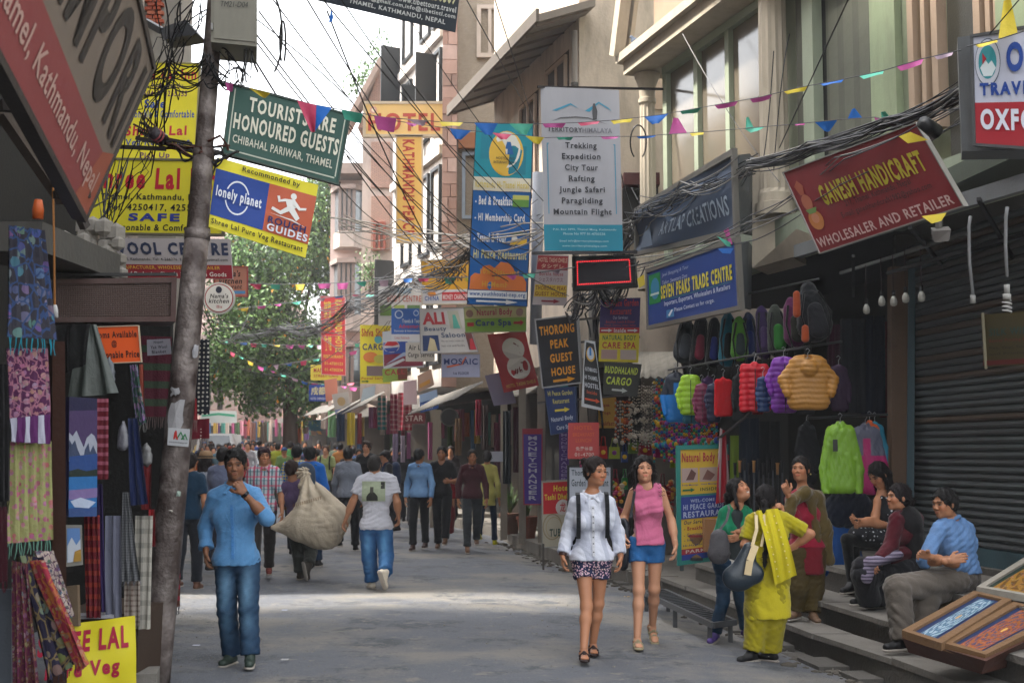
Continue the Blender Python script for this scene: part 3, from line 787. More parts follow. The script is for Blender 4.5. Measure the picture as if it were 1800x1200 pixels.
class Fac:
 def __init__(s,x0,d0,sl):s.x0,s.d0,s.sl=x0,d0,sl;n=math.hypot(1,sl);s.n=Vector((-1,-abs(sl)if sl<0 else sl,0))/n if abs(sl)<5 else None;s.n=Vector((-1,sl,0))/n
 def d(s,px):return(s.x0-s.sl*s.d0)/((px-900)/F-s.sl)
 def pt(s,px,z,o=0):dd=s.d(px);return Vector((s.x0+s.sl*(dd-s.d0),dd,z))+s.n*o
 def z(s,px,py):return P(px,py,s.d(px)).z
 def box(s,m,p0,p1,z0,z1,o0,o1,mat=None):
  a,b=s.pt(p0,0),s.pt(p1,0)
  q=lambda base,z,o:(base.x+s.n.x*o,base.y+s.n.y*o,z)
  m.box8([q(a,z0,o1),q(b,z0,o1),q(b,z1,o1),q(a,z1,o1),q(a,z0,o0),q(b,z0,o0),q(b,z1,o0),q(a,z1,o0)],mat);return m
def fwin(root,fc,p0,p1,z0,z1,fw=.05,fm=None,gm=None,o=.02,bars=1,sill=True,name='window',hb=0,reveal=.1):
 """a window of its own: frame with glass as sub-part"""
 fm=fm or M('8c8a84',.6,key='frame');gm=gm or glassy()
 a,b=fc.pt(p0,0),fc.pt(p1,0);L_=(b-a).length;t=(b-a)/L_
 def seg(m,u0,u1,z0,z1,o0,o1):
  A=a+t*u0;B_=a+t*u1;q=lambda c,z,o_:(c.x+fc.n.x*o_,c.y+fc.n.y*o_,z)
  m.box8([q(A,z0,o1),q(B_,z0,o1),q(B_,z1,o1),q(A,z1,o1),q(A,z0,o0),q(B_,z0,o0),q(B_,z1,o0),q(A,z1,o0)])
 m=MB();seg(m,0,fw,z0,z1,-.05,o+.03);seg(m,L_-fw,L_,z0,z1,-.05,o+.03);seg(m,fw,L_-fw,z1-fw,z1,-.05,o+.03);seg(m,fw,L_-fw,z0,z0+fw,-.05,o+.03)
 for i in range(bars):u=L_*(i+1)/(bars+1);seg(m,u-fw*.35,u+fw*.35,z0+fw,z1-fw,-.05,o+.02)
 for i in range(hb):zz=lerp(z0,z1,(i+1)/(hb+1));seg(m,fw,L_-fw,zz-fw*.3,zz+fw*.3,-.05,o+.018)
 w_=m.build(name,fm,root)
 for i in range(bars+1):
  m=MB();seg(m,max(fw,L_*i/(bars+1)),min(L_-fw,L_*(i+1)/(bars+1)),z0+fw,z1-fw,-.02,o);g=m.build('pane',gm,w_)
 if sill:m=MB();seg(m,-.06,L_+.06,z0-.08,z0-.001,-.02,o+.12);m.build('sill',M('8a857c',.85,dirt=.3),w_)
 return w_
U=Fac(4.15,11.0,-.3);GRN=M('8b9482',.75,.1,4,.1,40,dirt=.2,key='paint');CREAM=M('b5aa98',.8,.12,4,.15,40,dirt=.25,key='stucco');PANEL=M('55564c',.7,.12,3,.1,30,dirt=.2,key='curtain')
b1=thing('corner_building','pistachio green building with tall glazed upper floor and fluted column over the outdoor shops','building',(4.6,12,0))
m=MB();U.box(m,1172,2350,3.9,12.5,-3.0,-.12);m.build('wall',M('8b8f78',.85,.1,3,.2,40,dirt=.3),b1)
m=MB();U.box(m,1168,2300,3.86,4.25,-.3,.14);m.build('floor_band',GRN,b1)
m=MB();U.box(m,1150,2300,7.02,7.2,-.4,.43);U.box(m,1146,2300,7.2,7.32,-.4,.52);m.build('cornice',CREAM,b1)
m=MB();a=U.pt(1146,7.32,.5);bq=U.pt(1190,9.6,.5);m.bar(a,bq,.16,.2);m.bar(a+Vector((.14,.05,0)),bq+Vector((.14,.05,0)),.06,.3);m.build('raking_moulding',CREAM,b1)
m=MB();U.box(m,1186,1400,7.33,9.6,-.1,.25);m.build('gable_panel',M('9c8672',.8,.15,3,dirt=.2),b1)
GL=M('6f675a',.12,.22,.9,.03,3,spec=.7,key='curtained_glass')
mull=[1180,1236,1293,1360]
for i in range(3):
 m=MB();U.box(m,mull[i],mull[i+1],4.26,7.0,-.1,-.02);m.build('pane',GL,b1)
for x in mull[:3]:
 m=MB();U.box(m,x-4,x+3,4.26,7.0,-.1,.05);m.build('mullion',M('939c88',.6,.08,key='paint'),b1)
m=MB();U.box(m,1176,1360,6.9,7.01,-.1,.06);m.build('head_rail',M('939c88',.6,.08,key='paint'),b1)
def column(root,px,z0,z1,r,off,d_=None):
 c=U.pt(px,0,off);m=MB();n=24;prof=[(z0,r*1.35),(z0+.14,r*1.35),(z0+.15,r*1.15),(z0+.25,r*1.1),(z0+.3,r),(z1-.45,r*.9),(z1-.42,r*1.05),(z1-.36,r*1.05),(z1-.35,r*.9),(z1-.2,r*1.0),(z1-.08,r*1.35),(z1-.05,r*1.5),(z1,r*1.5)]
 for z,rr in prof:
  fl=prof[4][0]<=z<=prof[5][0]
  for j in range(n):
   q=rr*(.90 if(fl and j%2)else 1);m.v.append((c.x+q*math.cos(2*math.pi*j/n),c.y+q*math.sin(2*math.pi*j/n),z))
 for i in range(len(prof)-1):
  for j in range(n):m.f.append((i*n+j,i*n+(j+1)%n,(i+1)*n+(j+1)%n,(i+1)*n+j));m.m.append(0)
 return m.build('column',CREAM,root)
column(b1,1386,4.3,8.6,.17,.12);column(b1,1160,3.9,7.0,.12,.15)
zones=[(1412,1434,PANEL,-.1,0),(1434,1453,M('939c88',.7,.08,dirt=.1),-.1,.08),(1453,1463,M('1d1e1c',.8),-.12,-.04),(1463,1560,M('5f6155',.75,.2,5,.15,14,kind='vstripe',col2='55574c'),-.1,-.02),(1560,1606,M('8f9c7c',.7,.1,dirt=.35),-.1,.10),(1606,1620,M('77806a',.7),-.1,.02),(1680,1745,M('37362f',.3,.2,spec=.6),-.1,-.03),(1790,1850,M('8f9c7c',.7,.1,dirt=.3),-.1,.1)]
for i,(x0,x1,mt,o0,o1)in enumerate(zones):
 m=MB();U.box(m,x0,x1,4.26,8.4,o0,o1);m.build('facade_panel',mt,b1)
fwin(b1,U,1622,1676,4.6,8.4,.09,M('a58f7a',.7,.1,key='frame'),glassy('2c2d28'),.03,1)
fwin(b1,U,1742,1792,4.6,8.4,.09,M('a58f7a',.7,.1,key='frame'),glassy('2c2d28'),.03,1)
m=MB();
for i,(pa,pb)in enumerate([((1560,470),(1800,372)),((1580,440),(1800,345))]):
 pass
m=MB();LIPM=M('4e574b',.7,.15,dirt=.4,key='paint')
a=P(1545,392,12.6);b=P(1830,262,9.6);m.bar(a,b,.5,.16,LIPM);m.build('canopy_lip',parent=b1)
m=MB();a=P(1400,442,13.2);b=P(1830,312,9.4);m.bar(a,b,.06,.13,M('6a6e70',.6,.1,dirt=.3));m.build('awning_beam',parent=b1)
m=MB();a=P(1478,480,13.4);b=P(1700,410,10.8);m.bar(a,b,.03,.03,M('5b5d5c',.6));m.build('awning_pipe',parent=b1)
m=MB();m.quad(P(1302,440,15.6),P(1800,300,10.2),P(1800,300,10.2)+Vector((2.5,.6,.3)),P(1302,440,15.6)+Vector((2.5,.6,.3)));m.build('soffit',M('4a4a46',.9,.15),b1)
for i,(pa,pb)in enumerate([((1600,400,10.8),(1660,470,12.6)),((1720,350,10.0),(1790,470,11.4)),((1500,450,12.4),(1500,520,13.2)),((1560,480,11.6),(1800,412,10.4))]):
 m=MB();m.bar(P(*pa),P(*pb),.03,.03);m.build('bracket',M('1c1c1d',.6),b1)
m=MB();m.box8([P(1322,300,14.5),P(1392,300,14.3),P(1392,452,14.3),P(1322,470,14.5)][::-1]+[p+Vector((.3,.6,0))for p in[P(1322,300,14.5),P(1392,300,14.3),P(1392,452,14.3),P(1322,470,14.5)][::-1]]);m.build('pier',CREAM,b1)
m=MB();m.quad(P(1322,472,14.5),P(1400,452,14.2),P(1470,430,13.2),P(1400,402,13.6));m.build('stucco_wedge',CREAM,b1)
def wallbox(m,pts,z0,z1,th=(.15,.0)):
 for(x0,y0),(x1,y1)in zip(pts[:-1],pts[1:]):m.box8([(x0,y0,z0),(x1,y1,z0),(x1,y1,z1),(x0,y0,z1),(x0+th[0],y0+th[1],z0),(x1+th[0],y1+th[1],z0),(x1+th[0],y1+th[1],z1),(x0+th[0],y0+th[1],z1)])
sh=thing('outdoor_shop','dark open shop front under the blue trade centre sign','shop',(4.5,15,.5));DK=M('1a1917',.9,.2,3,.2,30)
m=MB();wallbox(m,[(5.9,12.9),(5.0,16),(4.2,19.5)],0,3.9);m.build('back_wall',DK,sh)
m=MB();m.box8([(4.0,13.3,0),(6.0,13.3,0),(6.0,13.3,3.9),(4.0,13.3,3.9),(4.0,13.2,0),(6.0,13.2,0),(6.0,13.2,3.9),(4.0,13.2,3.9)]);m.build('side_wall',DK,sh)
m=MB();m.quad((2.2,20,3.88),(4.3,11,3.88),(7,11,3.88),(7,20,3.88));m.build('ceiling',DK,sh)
m=MB();m.bar(P(1578,470,13.1),P(1578,905,13.1),.17,.15,M('5a4636',.85,.3,6,.3,20,dirt=.5));m.build('wooden_post',parent=sh)
m=MB();m.bar(P(1601,470,13.05),P(1597,988,13.05),.07,.1,M('3a4f57',.6,.15));m.build('door_jamb',parent=sh)
shut=thing('rolling_shutter','closed grey-blue rolling shutter behind the seated people','shutter',P(1650,990,12.6));SL=Fac(4.12,13.2,-.16)
nsl=44;z0_,z1_=.74,3.75;hh=(z1_-z0_)/nsl;rs=random.Random(3)
smats=[M(c,.5,.15,5,.05,30,.3,dirt=.25,key='shutter_steel')for c in('4e5255','4d4b49','53595c','574c43')]
for i in range(nsl):
 m=MB();a,b=SL.pt(1603,0),SL.pt(2150,0);zz=z0_+hh*i;pr=[(0,0),(.022,.18),(.030,.45),(.022,.74),(0,.86),(-.006,1.0)]
 for(o,u)in pr:
  for e in(a,b):m.v.append((e.x+SL.n.x*o,e.y+SL.n.y*o,zz+hh*u))
 for j in range(len(pr)-1):m.f.append((2*j,2*j+1,2*j+3,2*j+2));m.m.append(0)
 m.build('slat',smats[rs.choice((0,0,1,2,2,3))if i>14 else rs.choice((0,2,2))],shut)
m=MB();SL.box(m,1603,2150,.58,.74,-.02,.035);m.build('bottom_rail',M('39525a',.5,.15,dirt=.3),shut)
m=MB();SL.box(m,1600,2200,.50,.58,-.3,.12);struct(m.build('shutter_sill',CONC2))
TAN=M('c4b5a4',.88,.16,1.4,.3,18,dirt=.42,key='stucco');SOF=M('7f766d',.9,.12,3,.1,20,dirt=.3)
b2=thing('tan_building','tan stucco building with wide sloping eave, behind the trekking banner','building',(2.4,21.5,0));T=Fac(1.07,20,-.3)
aa,bb=T.pt(1021,0),T.pt(868,0);bk=Vector((5,1.5,0))
m=MB();m.box8([(aa.x,aa.y,3.1),(aa.x+2.6,aa.y+.3,3.1),(aa.x+2.6,aa.y+.3,12),(aa.x,aa.y,12),(bb.x,bb.y,3.1),(bb.x+4,bb.y,3.1),(bb.x+4,bb.y,12),(bb.x,bb.y,12)]);m.build('wall',TAN,b2)
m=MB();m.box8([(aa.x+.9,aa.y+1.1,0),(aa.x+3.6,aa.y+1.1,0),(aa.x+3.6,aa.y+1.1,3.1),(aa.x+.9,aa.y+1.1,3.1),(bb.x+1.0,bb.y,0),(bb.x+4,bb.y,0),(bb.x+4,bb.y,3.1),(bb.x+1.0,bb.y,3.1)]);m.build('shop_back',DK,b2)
for pxx in(1019,985,945,912,880):
 q_=T.pt(pxx,0,-.06);m=MB();m.box((q_.x-.06,q_.y-.06,0),(q_.x+.07,q_.y+.07,3.1));m.build('door_post',M('8a8176',.8,.15,dirt=.4)if pxx!=985 else M('2f7f86',.7,.1),b2)
m=MB();o0=T.pt(1040,8.25,.85);o1=T.pt(862,8.25,.85);i0=T.pt(1040,8.6,-.1);i1=T.pt(862,8.6,-.1);up=Vector((0,0,.12))
m.box8([o0,i0,i0+up,o0+up,o1,i1,i1+up,o1+up]);m.build('eave',SOF,b2)
for i in range(9):
 px=1036-i*21;m=MB();m.bar(T.pt(px,8.22,.84),T.pt(px,8.56,.0),.03,.04);m.build('rafter',M('6a5f55',.9),b2)
m=MB();m.bar(T.pt(1042,8.34,.87),T.pt(861,8.34,.87),.05,.2);m.build('fascia',M('5c544c',.8,.2,dirt=.3),b2)
WF=M('b59f8b',.7,.1,key='frame')
for(x0,x1,ya,yb,rx)in((1000,963,96,215,0),(945,916,165,262,0)):
 z1w=T.z(x0,ya);z0w=z1w-1.75
 m=MB();T.box(m,x0+3,x1-3,z0w-.06,z1w+.06,-.05,.004);m.build('recess',M('4a3f38',.9),b2)
 fwin(b2,T,x0,x1,z0w,z1w,.06,WF,glassy('5b6a72'),.02,1)
m=MB();m.box8([(3.05,20.15,5.2),(3.55,20.15,5.2),(3.55,20.15,8),(3.05,20.15,8),(3.05,20.4,5.2),(3.55,20.4,5.2),(3.55,20.4,8),(3.05,20.4,8)])if False else None
m=MB();p=P(1138,110,20.2);q_=P(1158,195,20.2);m.box((p.x,20.1,q_.z),(q_.x+.2,20.22,p.z));w_=m.build('window',WF,b2);m=MB();m.box((p.x+.06,20.08,q_.z+.06),(q_.x+.14,20.11,p.z-.06));m.build('pane',glassy('5b6a72'),w_)
m=MB();p=P(1095,307,19.9);q_=P(1158,328,19.9);m.box((p.x,19.75,q_.z),(q_.x,20.2,p.z),M('4e2a2a',.8));m.build('maroon_band',parent=b2)
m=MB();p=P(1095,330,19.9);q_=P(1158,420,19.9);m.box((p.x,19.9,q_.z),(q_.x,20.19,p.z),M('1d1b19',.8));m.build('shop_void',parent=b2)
m=MB();m.grid(lambda u,v:lerp(P(1112+u*90,664-u*2,18.6-u*1.2),P(1112+u*80,618,20.2-u),v)+Vector((0,0,.02*math.sin(u*40)*(1-v))),20,4,None,.01);aw=m.build('awning',M('8a857b',.85,.15,4,dirt=.5));tag(aw,'dusty beige fabric awning over the bead shop','awning')
for k,(x0_,x1_,y0_,y1_,c_)in enumerate(((1060,1100,60,110,'b8a590'),(1052,1066,120,180,'ab9985'),(1098,1135,205,260,'bdaa98'),(1105,1150,262,300,'a89684'),(1030,1048,30,90,'b0a08e'))):
 a_,b_=P(x0_,y1_,20.05),P(x1_,y0_,20.05);rr_=random.Random(k);pts=[]
 for(u,v)in((0,0),(.5,.04),(1,0),(1.03,.5),(1,1),(.55,.95),(0,1),(-.04,.45)):x_=lerp(a_.x,b_.x,u+rr_.uniform(-.05,.05));pts.append((x_,20.0+(x_-aa.x)*.115-.012,lerp(a_.z,b_.z,v+rr_.uniform(-.04,.04))))
 m=MB();m.poly(pts);m.poly([(x,y+.02,z)for x,y,z in pts][::-1]);[m.quad(pts[i],(pts[i][0],pts[i][1]+.02,pts[i][2]),(pts[(i+1)%8][0],pts[(i+1)%8][1]+.02,pts[(i+1)%8][2]),pts[(i+1)%8])for i in range(8)];m.build('plaster_patch',M(c_,.9,.15,3,.4,20,dirt=.3),b2)
dp=thing('drain_pipe','grey drain pipe running down the corner of the tan building','pipe',(aa.x-.1,aa.y-.12,3.1));m=MB();m.tube([(aa.x-.08,aa.y-.12,3.2),(aa.x-.08,aa.y-.12,8.3)],.05,10);m.build('pipe',M('7d756c',.7,.2,dirt=.4),dp,True)
for z_ in(4.2,5.8,7.4):m=MB();m.tube([(aa.x-.08,aa.y-.12,z_),(aa.x-.08,aa.y-.12,z_+.06)],.062,10);m.build('clip',M('4a4642',.6),dp)
b3=thing('pale_brick_building','pale brick building with an open casement window above the street','building',(-.4,27,0));PB=M('b3a592',.88,.08,1,.6,30,kind='thinbrick',col2='a39683')
x0,x1=P(803,0,27).x,P(985,0,27).x
m=MB();m.box((x0,27.0,3.0),(x1+1,32,13.2));m.build('wall',M('b3a592',.88,.08,7.5,.6,30,kind='thinbrick',col2='a39683'),b3)
def fwin2(root,px0,px1,py0,py1,d,fm,gm,fw=.06,bars=1,hb=0,name='window',sill=True):
 a=P(px0,py1,d);b=P(px1,py0,d);m=MB();x0,x1,z0,z1=a.x,b.x,a.z,b.z
 for q in((x0,x0+fw,z0,z1),(x1-fw,x1,z0,z1),(x0+fw,x1-fw,z0,z0+fw),(x0+fw,x1-fw,z1-fw,z1)):m.box((q[0],d-.06,q[2]),(q[1],d+.03,q[3]))
 for i in range(bars):u=lerp(x0,x1,(i+1)/(bars+1));m.box((u-fw*.4,d-.055,z0+fw),(u+fw*.4,d+.03,z1-fw))
 for i in range(hb):u=lerp(z0,z1,(i+1)/(hb+1));m.box((x0+fw,d-.052,u-fw*.3),(x1-fw,d+.03,u+fw*.3))
 w_=m.build(name,fm,root);m=MB();m.box((x0+fw*.5,d-.02,z0+fw*.5),(x1-fw*.5,d+.02,z1-fw*.5));m.build('pane',gm,w_)
 if sill:m=MB();m.box((x0-.08,d-.14,z0-.08),(x1+.08,d-.0,z0-.002));m.build('sill',M('8a857c',.85,dirt=.3),w_)
 return w_
fwin2(b3,838,884,10,102,26.97,M('b8a99b',.7,key='frame'),glassy('8a9689'),.09)
fwin2(b3,886,905,0,88,26.97,M('3a2c28',.7,key='frame'),glassy('2b2422'),.05,sill=False,bars=0)
fwin2(b3,812,843,268,385,26.95,M('8d99a6',.7,key='frame'),M('4a1f2c',.7,.1,12,.3,20,kind='stripe',col2='3c1822'),.07,bars=0)
m=MB();a_=P(806,235,26.9);b_=P(845,262,26.9);m.box((a_.x,26.8,b_.z),(b_.x,26.98,a_.z),M('8a5a3a',.8));m.build('wooden_lintel',parent=b3)
rb=random.Random(8);zz=3.0;xl_,xr_=P(779,0,26.8).x,P(804,0,26.8).x;pil=[M(c,.9,.15,4,.4,25,dirt=.2)for c in('a48578','9a7a6c','b0958a','8f7468')]
while zz<12.5:
 h_=rb.uniform(.24,.36);
 if rb.random()<.4:
  xm=lerp(xl_,xr_,rb.uniform(.35,.65));segs=[(xl_,xm-.006),(xm+.006,xr_)]
 else:segs=[(xl_,xr_)]
 for s0,s1 in segs:
  m=MB();jj=rb.uniform(0,.02);m.box((s0,26.75-jj,zz+.006),(s1,27.1,zz+h_-.006));m.build('stone_block',rb.choice(pil),b3)
 zz+=h_
b4=thing('white_hotel_building','white building with tall black-framed windows behind the yellow hotel sign','building',(-1.6,29,0));H=Fac(-1.45,28,-.35);WH=M('c4beb8',.85,.12,2,.2,20,dirt=.4,key='stucco')
a_,b_=H.pt(779,0),H.pt(688,0)
m=MB();m.box8([(a_.x,a_.y,3.1),(a_.x+3,a_.y,3.1),(a_.x+3,a_.y,14),(a_.x,a_.y,14),(b_.x,b_.y,3.1),(b_.x+3,b_.y,3.1),(b_.x+3,b_.y,14),(b_.x,b_.y,14)]);m.build('wall',WH,b4)
BK=M('202326',.5,.1,key='black_frame');PG=M('a3aeb8',.22,.15,2,0,5,spec=.6,key='pane_glass');PG2=M('b4bec8',.6,.15,2,0,5,spec=.3,key='open_pane')
for zf in(3.6,6.2,8.9,11.4):
 for(p0,p1)in((775,759),(754,737),(722,706)):
  fwin(b4,H,p0,p1,zf,zf+1.9,.07,BK,PG,.04,0,sill=False)
 m=MB();H.box(m,779,690,zf+2.1,zf+2.3,-.1,.12);m.build('ledge',WH,b4)
for(p,q_,z_)in((702,712,10.2),(742,752,8.6),(768,776,9.0),(694,704,4.8)):
 a2=H.pt(p,z_,.05);m=MB();m.bar(a2+Vector((0,0,.85)),a2+Vector((-.46,-.25,.85)),.03,1.7);w_=m.build('casement',BK,b4);m=MB();m.bar(a2+Vector((-.05,-.03,.85)),a2+Vector((-.41,-.225,.85)),.05,1.56);m.build('pane',PG2,w_)
b5=thing('red_brick_house','weathered red brick and plaster house with a gable roof, left of the white hotel','building',(-3.6,36,0));RB=M('a58678',.9,.12,4.5,.5,20,kind='thinbrick',col2='b58e7c');PLS=M('b0a096',.9,.2,2,.3,12,dirt=.35)
g=[P(628,250,36),P(690,250,36),P(690,120,36),P(672,118,36),P(628,205,36)]
xa,xb=P(640,0,36).x,P(692,0,36).x;zt_=P(0,225,36).z
m=MB();m.box((xa,36,3.1),(xb,41,zt_));m.build('wall',PLS,b5)
m=MB();f_=[(xa-.15,36.01,zt_),(xb,36.01,zt_),(xb,36.01,P(0,118,36).z),(xb-.35,36.01,P(0,118,36).z)];f2=[(x,y+2,z)for x,y,z in f_];m.poly(f_);m.poly(f2[::-1]);[m.quad(f_[i],f2[i],f2[(i+1)%4],f_[(i+1)%4])for i in range(4)];m.build('gable',RB,b5)
m=MB();m.bar((xa-.5,36,zt_-.1),(xb-.3,36,P(0,110,36).z),.8,.14);m.build('roof',M('8e7a6e',.8,dirt=.4),b5)
for y0,y1 in((250,330),(345,440)):
 m=MB();a_=P(652,y1,35.97);b_=P(686,y0,35.97);m.box((a_.x,35.93,a_.z),(b_.x,36.02,b_.z));m.build('brick_patch',RB,b5)
fwin2(b5,656,678,390,440,35.9,M('8a4a3a',.8),glassy('3c4650'),.07);fwin2(b5,648,684,470,520,35.9,M('5a4438',.8),glassy('3c4650'),.07)
m=MB();a_=P(644,565,35.4);b_=P(700,555,35.4);m.box((a_.x,35.3,a_.z-.1),(b_.x,36.1,b_.z));m.build('balcony',PLS,b5)
b6=thing('bay_window_house','grey and pink house with stacked bay windows beside the big tree','building',(-5.2,42,0));BW=M('9f948c',.88,.15,3,.15,15,dirt=.3);PK=M('b8a49c',.88,.12,3,.1)
xa,xb=P(586,0,43).x,P(650,0,43).x
m=MB();m.box((xa,43,2.9),(xb+.6,48,11.2));m.build('wall',PK,b6)
xc0,xc1=P(584,0,42).x,P(645,0,42).x
for k,(z0f,z1f)in enumerate(((3.3,5.3),(5.7,8.1),(8.5,10.6))):
 pl_=[(xc0,43),(xc0+.3,42.3),(xc1-.4,42.3),(xc1,43)]
 def slab_(z0,z1,ex,mt,nm):
  m=MB();q=[(xc0-ex,43),(xc0+.3-ex*.5,42.3-ex),(xc1-.4+ex*.5,42.3-ex),(xc1+ex,43)]
  m.poly([(x,y,z0)for x,y in q]);m.poly([(x,y,z1)for x,y in q][::-1])
  for(p,r_)in zip(q[:-1],q[1:]):m.quad((*p,z0),(*r_,z0),(*r_,z1),(*p,z1))
  return m.build(nm,mt,b6)
 slab_(z0f,z0f+.55,0,BW,'bay');slab_(z0f+.55,z1f-.15,-.04,glassy('515a5e'),'bay_glazing');slab_(z1f-.15,z1f,.12,M('8a7a72',.85,dirt=.4),'bay_roof')
 for x in np.linspace(xc0+.3,xc1-.4,4):m=MB();m.box((x-.05,42.28,z0f+.55),(x+.05,42.36,z1f-.15));m.build('mullion',M('6e625c',.7),b6)
m=MB();m.box((xa-.2,41.9,10.9),(xb+.7,48,11.25));m.build('roof',M('7e7068',.8,dirt=.4),b6)
def srow(label,d0,d1,zt,c,k,nm='shop_building'):
 t=thing(nm,label,'building',(XF(d0),d0,0));m=MB();x0,x1=XF(d0),XF(d1)
 m.box8([(x0+.6,d0,0),(x0+4.6,d0,0),(x0+4.6,d0,3.1),(x0+.6,d0,3.1),(x1+.6,d1,0),(x1+4.6,d1,0),(x1+4.6,d1,3.1),(x1+.6,d1,3.1)]);m.build('shop_back',DK,t)
 m=MB();m.box8([(x0,d0,3.1),(x0+4.6,d0,3.1),(x0+4.6,d0,zt),(x0,d0,zt),(x1,d1,3.1),(x1+4.6,d1,3.1),(x1+4.6,d1,zt),(x1,d1,zt)]);m.build('wall',c,t)
 for dd in(d0+.1,d1-.3):
  m=MB();x=XF(dd);m.box((x-.06,dd,.0),(x+.6,dd+.2,3.1));m.build('pier',M('6f675e',.85,.2,dirt=.4),t)
 m=MB();m.box8([(x0-.5,d0+.05,2.75),(x0+.1,d0+.05,3.15),(x0+.1,d0+.05,3.18),(x0-.5,d0+.05,2.78),(x1-.5,d1-.1,2.75),(x1+.1,d1-.1,3.15),(x1+.1,d1-.1,3.18),(x1-.5,d1-.1,2.78)]);m.build('tin_canopy',M('3a3835',.7,.2,dirt=.5,metal=.1),t)
 fc=Fac(XF(d0),d0,(XF(d1)-XF(d0))/(d1-d0))
 return t
srow('grey plastered shop house above the dragon flag sign',20.2,26.5,5.2,M('8d837a',.9,.15,dirt=.45),0)
srow('narrow shop house with tin canopy above the money changer',27.2,35.8,4.6,M('9a8c82',.9,.15,dirt=.4),1)
srow('old shop house beneath the bay window house',36.2,42.8,4.4,M('84766c',.9,.15,dirt=.4),2)
srow('far shop house at the bend by the tree',48.2,60,6.0,M('96857c',.9,.15,dirt=.4),3)
for(p0,p1,ya,yb,d_)in((560,580,600,640,48),):
 pass
def farblk(label,px0,px1,ytop,d_,col,floors,wins,depth=8):
 t=thing('far_house',label,'building',P((px0+px1)/2,800,d_));t.location.z=0;ORIG[t.name]=tuple(t.location);a,b=P(px0,ytop,d_),P(px1,ytop,d_)
 m=MB();m.box((a.x,d_,3.4),(b.x,d_+depth,a.z));m.build('wall',col,t)
 m=MB();m.box((a.x,d_+.8,0),(b.x,d_+depth,3.4));m.build('shop_back',M('3a332e',.9,.3),t)
 m=MB();m.box((a.x-.1,d_-.7,3.2),(b.x+.1,d_+.1,3.42));m.build('ledge',M('9a948c',.8,dirt=.3),t)
 nx=wins
 for f in range(floors):
  for i in range(nx):
   x=lerp(a.x,b.x,(i+.5)/nx);z=4.1+f*2.7
   if z+1.6>a.z:continue
   m=MB();m.box((x-.5,d_-.05,z),(x+.5,d_+.02,z+1.5));w_=m.build('window',M('7a6a62',.7),t);m=MB();m.box((x-.4,d_-.08,z+.1),(x+.4,d_-.04,z+1.4));m.build('pane',glassy('4a5560'),w_)
  m=MB();m.box((a.x-.05,d_-.15,6.3+f*2.7),(b.x+.05,d_+.01,6.45+f*2.7))if 6.3+f*2.7<a.z else None
  if m.v:m.build('string_course',M('a89a90',.8,dirt=.2),t)
 return t
farblk('tall pink brick house at the end of the street, left of the tree',330,415,380,72,M('b59a90',.9,.12,2,.3,10,kind='thinbrick',col2='c0a89e'),4,4)
farblk('salmon coloured house behind the tree at the end of the street',415,500,520,76,M('bda195',.9,.12,2,.3,10,kind='thinbrick',col2='b1968a'),3,4)
farblk('pinkish house with a timber balcony at the bend',498,590,600,66,M('b89080',.9,.12,2,.3,10),2,4)
farblk('pale distant building seen above the street end',300,480,560,110,M('b8a8a0',.9,.12,2),5,8)
LB=M('7d7166',.9,.2,2.5,.3,15,dirt=.5)
def lblk(label,d0,d1,z0,z1,mat_,off=1.0,zfun=None,nm='left_house'):
 t=thing(nm,label,'building',(XL(d0)-off,d0,0));m=MB();a,b=XL(d0)-off,XL(d1)-off
 m.box8([(a-6,d0,z0),(a,d0,z0),(a,d0,z1),(a-6,d0,z1),(b-6,d1,z0),(b,d1,z0),(b,d1,z1),(b-6,d1,z1)]);m.build('wall',mat_,t);return t
l1=lblk('plastered shop house above the scarf stall',-8,12.9,4.8,17.5,LB,.55)
m=MB();m.box8([(-9,-8,0),(-3.35,-8,0),(-3.35,-8,4.79),(-9,-8,4.79),(-9,12.9,0),(-4.3,12.9,0),(-4.3,12.9,4.79),(-9,12.9,4.79)]);m.build('shop_back',DK,l1)
l2=lblk('brick and concrete house behind the yellow inn signs',14.72,23,0,15.5,LB,.35)
m=MB();m.box8([(-4.7,12.8,7.9),(-4.3,12.8,7.9),(-4.3,12.8,20),(-4.7,12.8,20),(-4.8,14.7,7.9),(-4.45,14.7,7.9),(-4.45,14.7,20),(-4.8,14.7,20)]);m.build('sun_blocker',LB,l2)  # block added over the alley gap to cut the road's sunlit strip short
lblk('low plastered house further down on the left',23.2,34,0,10,M('9a8778',.9,.2,2.5,.3,15,dirt=.4),.3)
lblk('brick row house on the left towards the bend',34.2,64,0,9,M('a98070',.9,.15,4.5,.4,15,kind='thinbrick',col2='b58e7c'),.3)
cp=thing('concrete_tower','unfinished concrete pillar with exposed bricks, top of the yellow inn signs','tower',P(300,800,14.3));a_,b_=P(253,0,14.85),P(318,0,14.85)
m=MB();m.box((a_.x,14.87,0),(b_.x,15.4,9));m.build('pillar',M('8d8880',.9,.15,2,.3,20,dirt=.4),cp)
for i in range(9):
 for j in range(2):
  c_=P(262+j*15+(i%2)*5,-12+i*7.2,14.85);m=MB();m.box((c_.x-.042,14.82-rb.uniform(0,.02),c_.z-.019),(c_.x+.042,14.88,c_.z+.019));m.build('brick',M(rb.choice(('a8543c','9a4a35','b06850')),.9,.15,8,.3),cp)
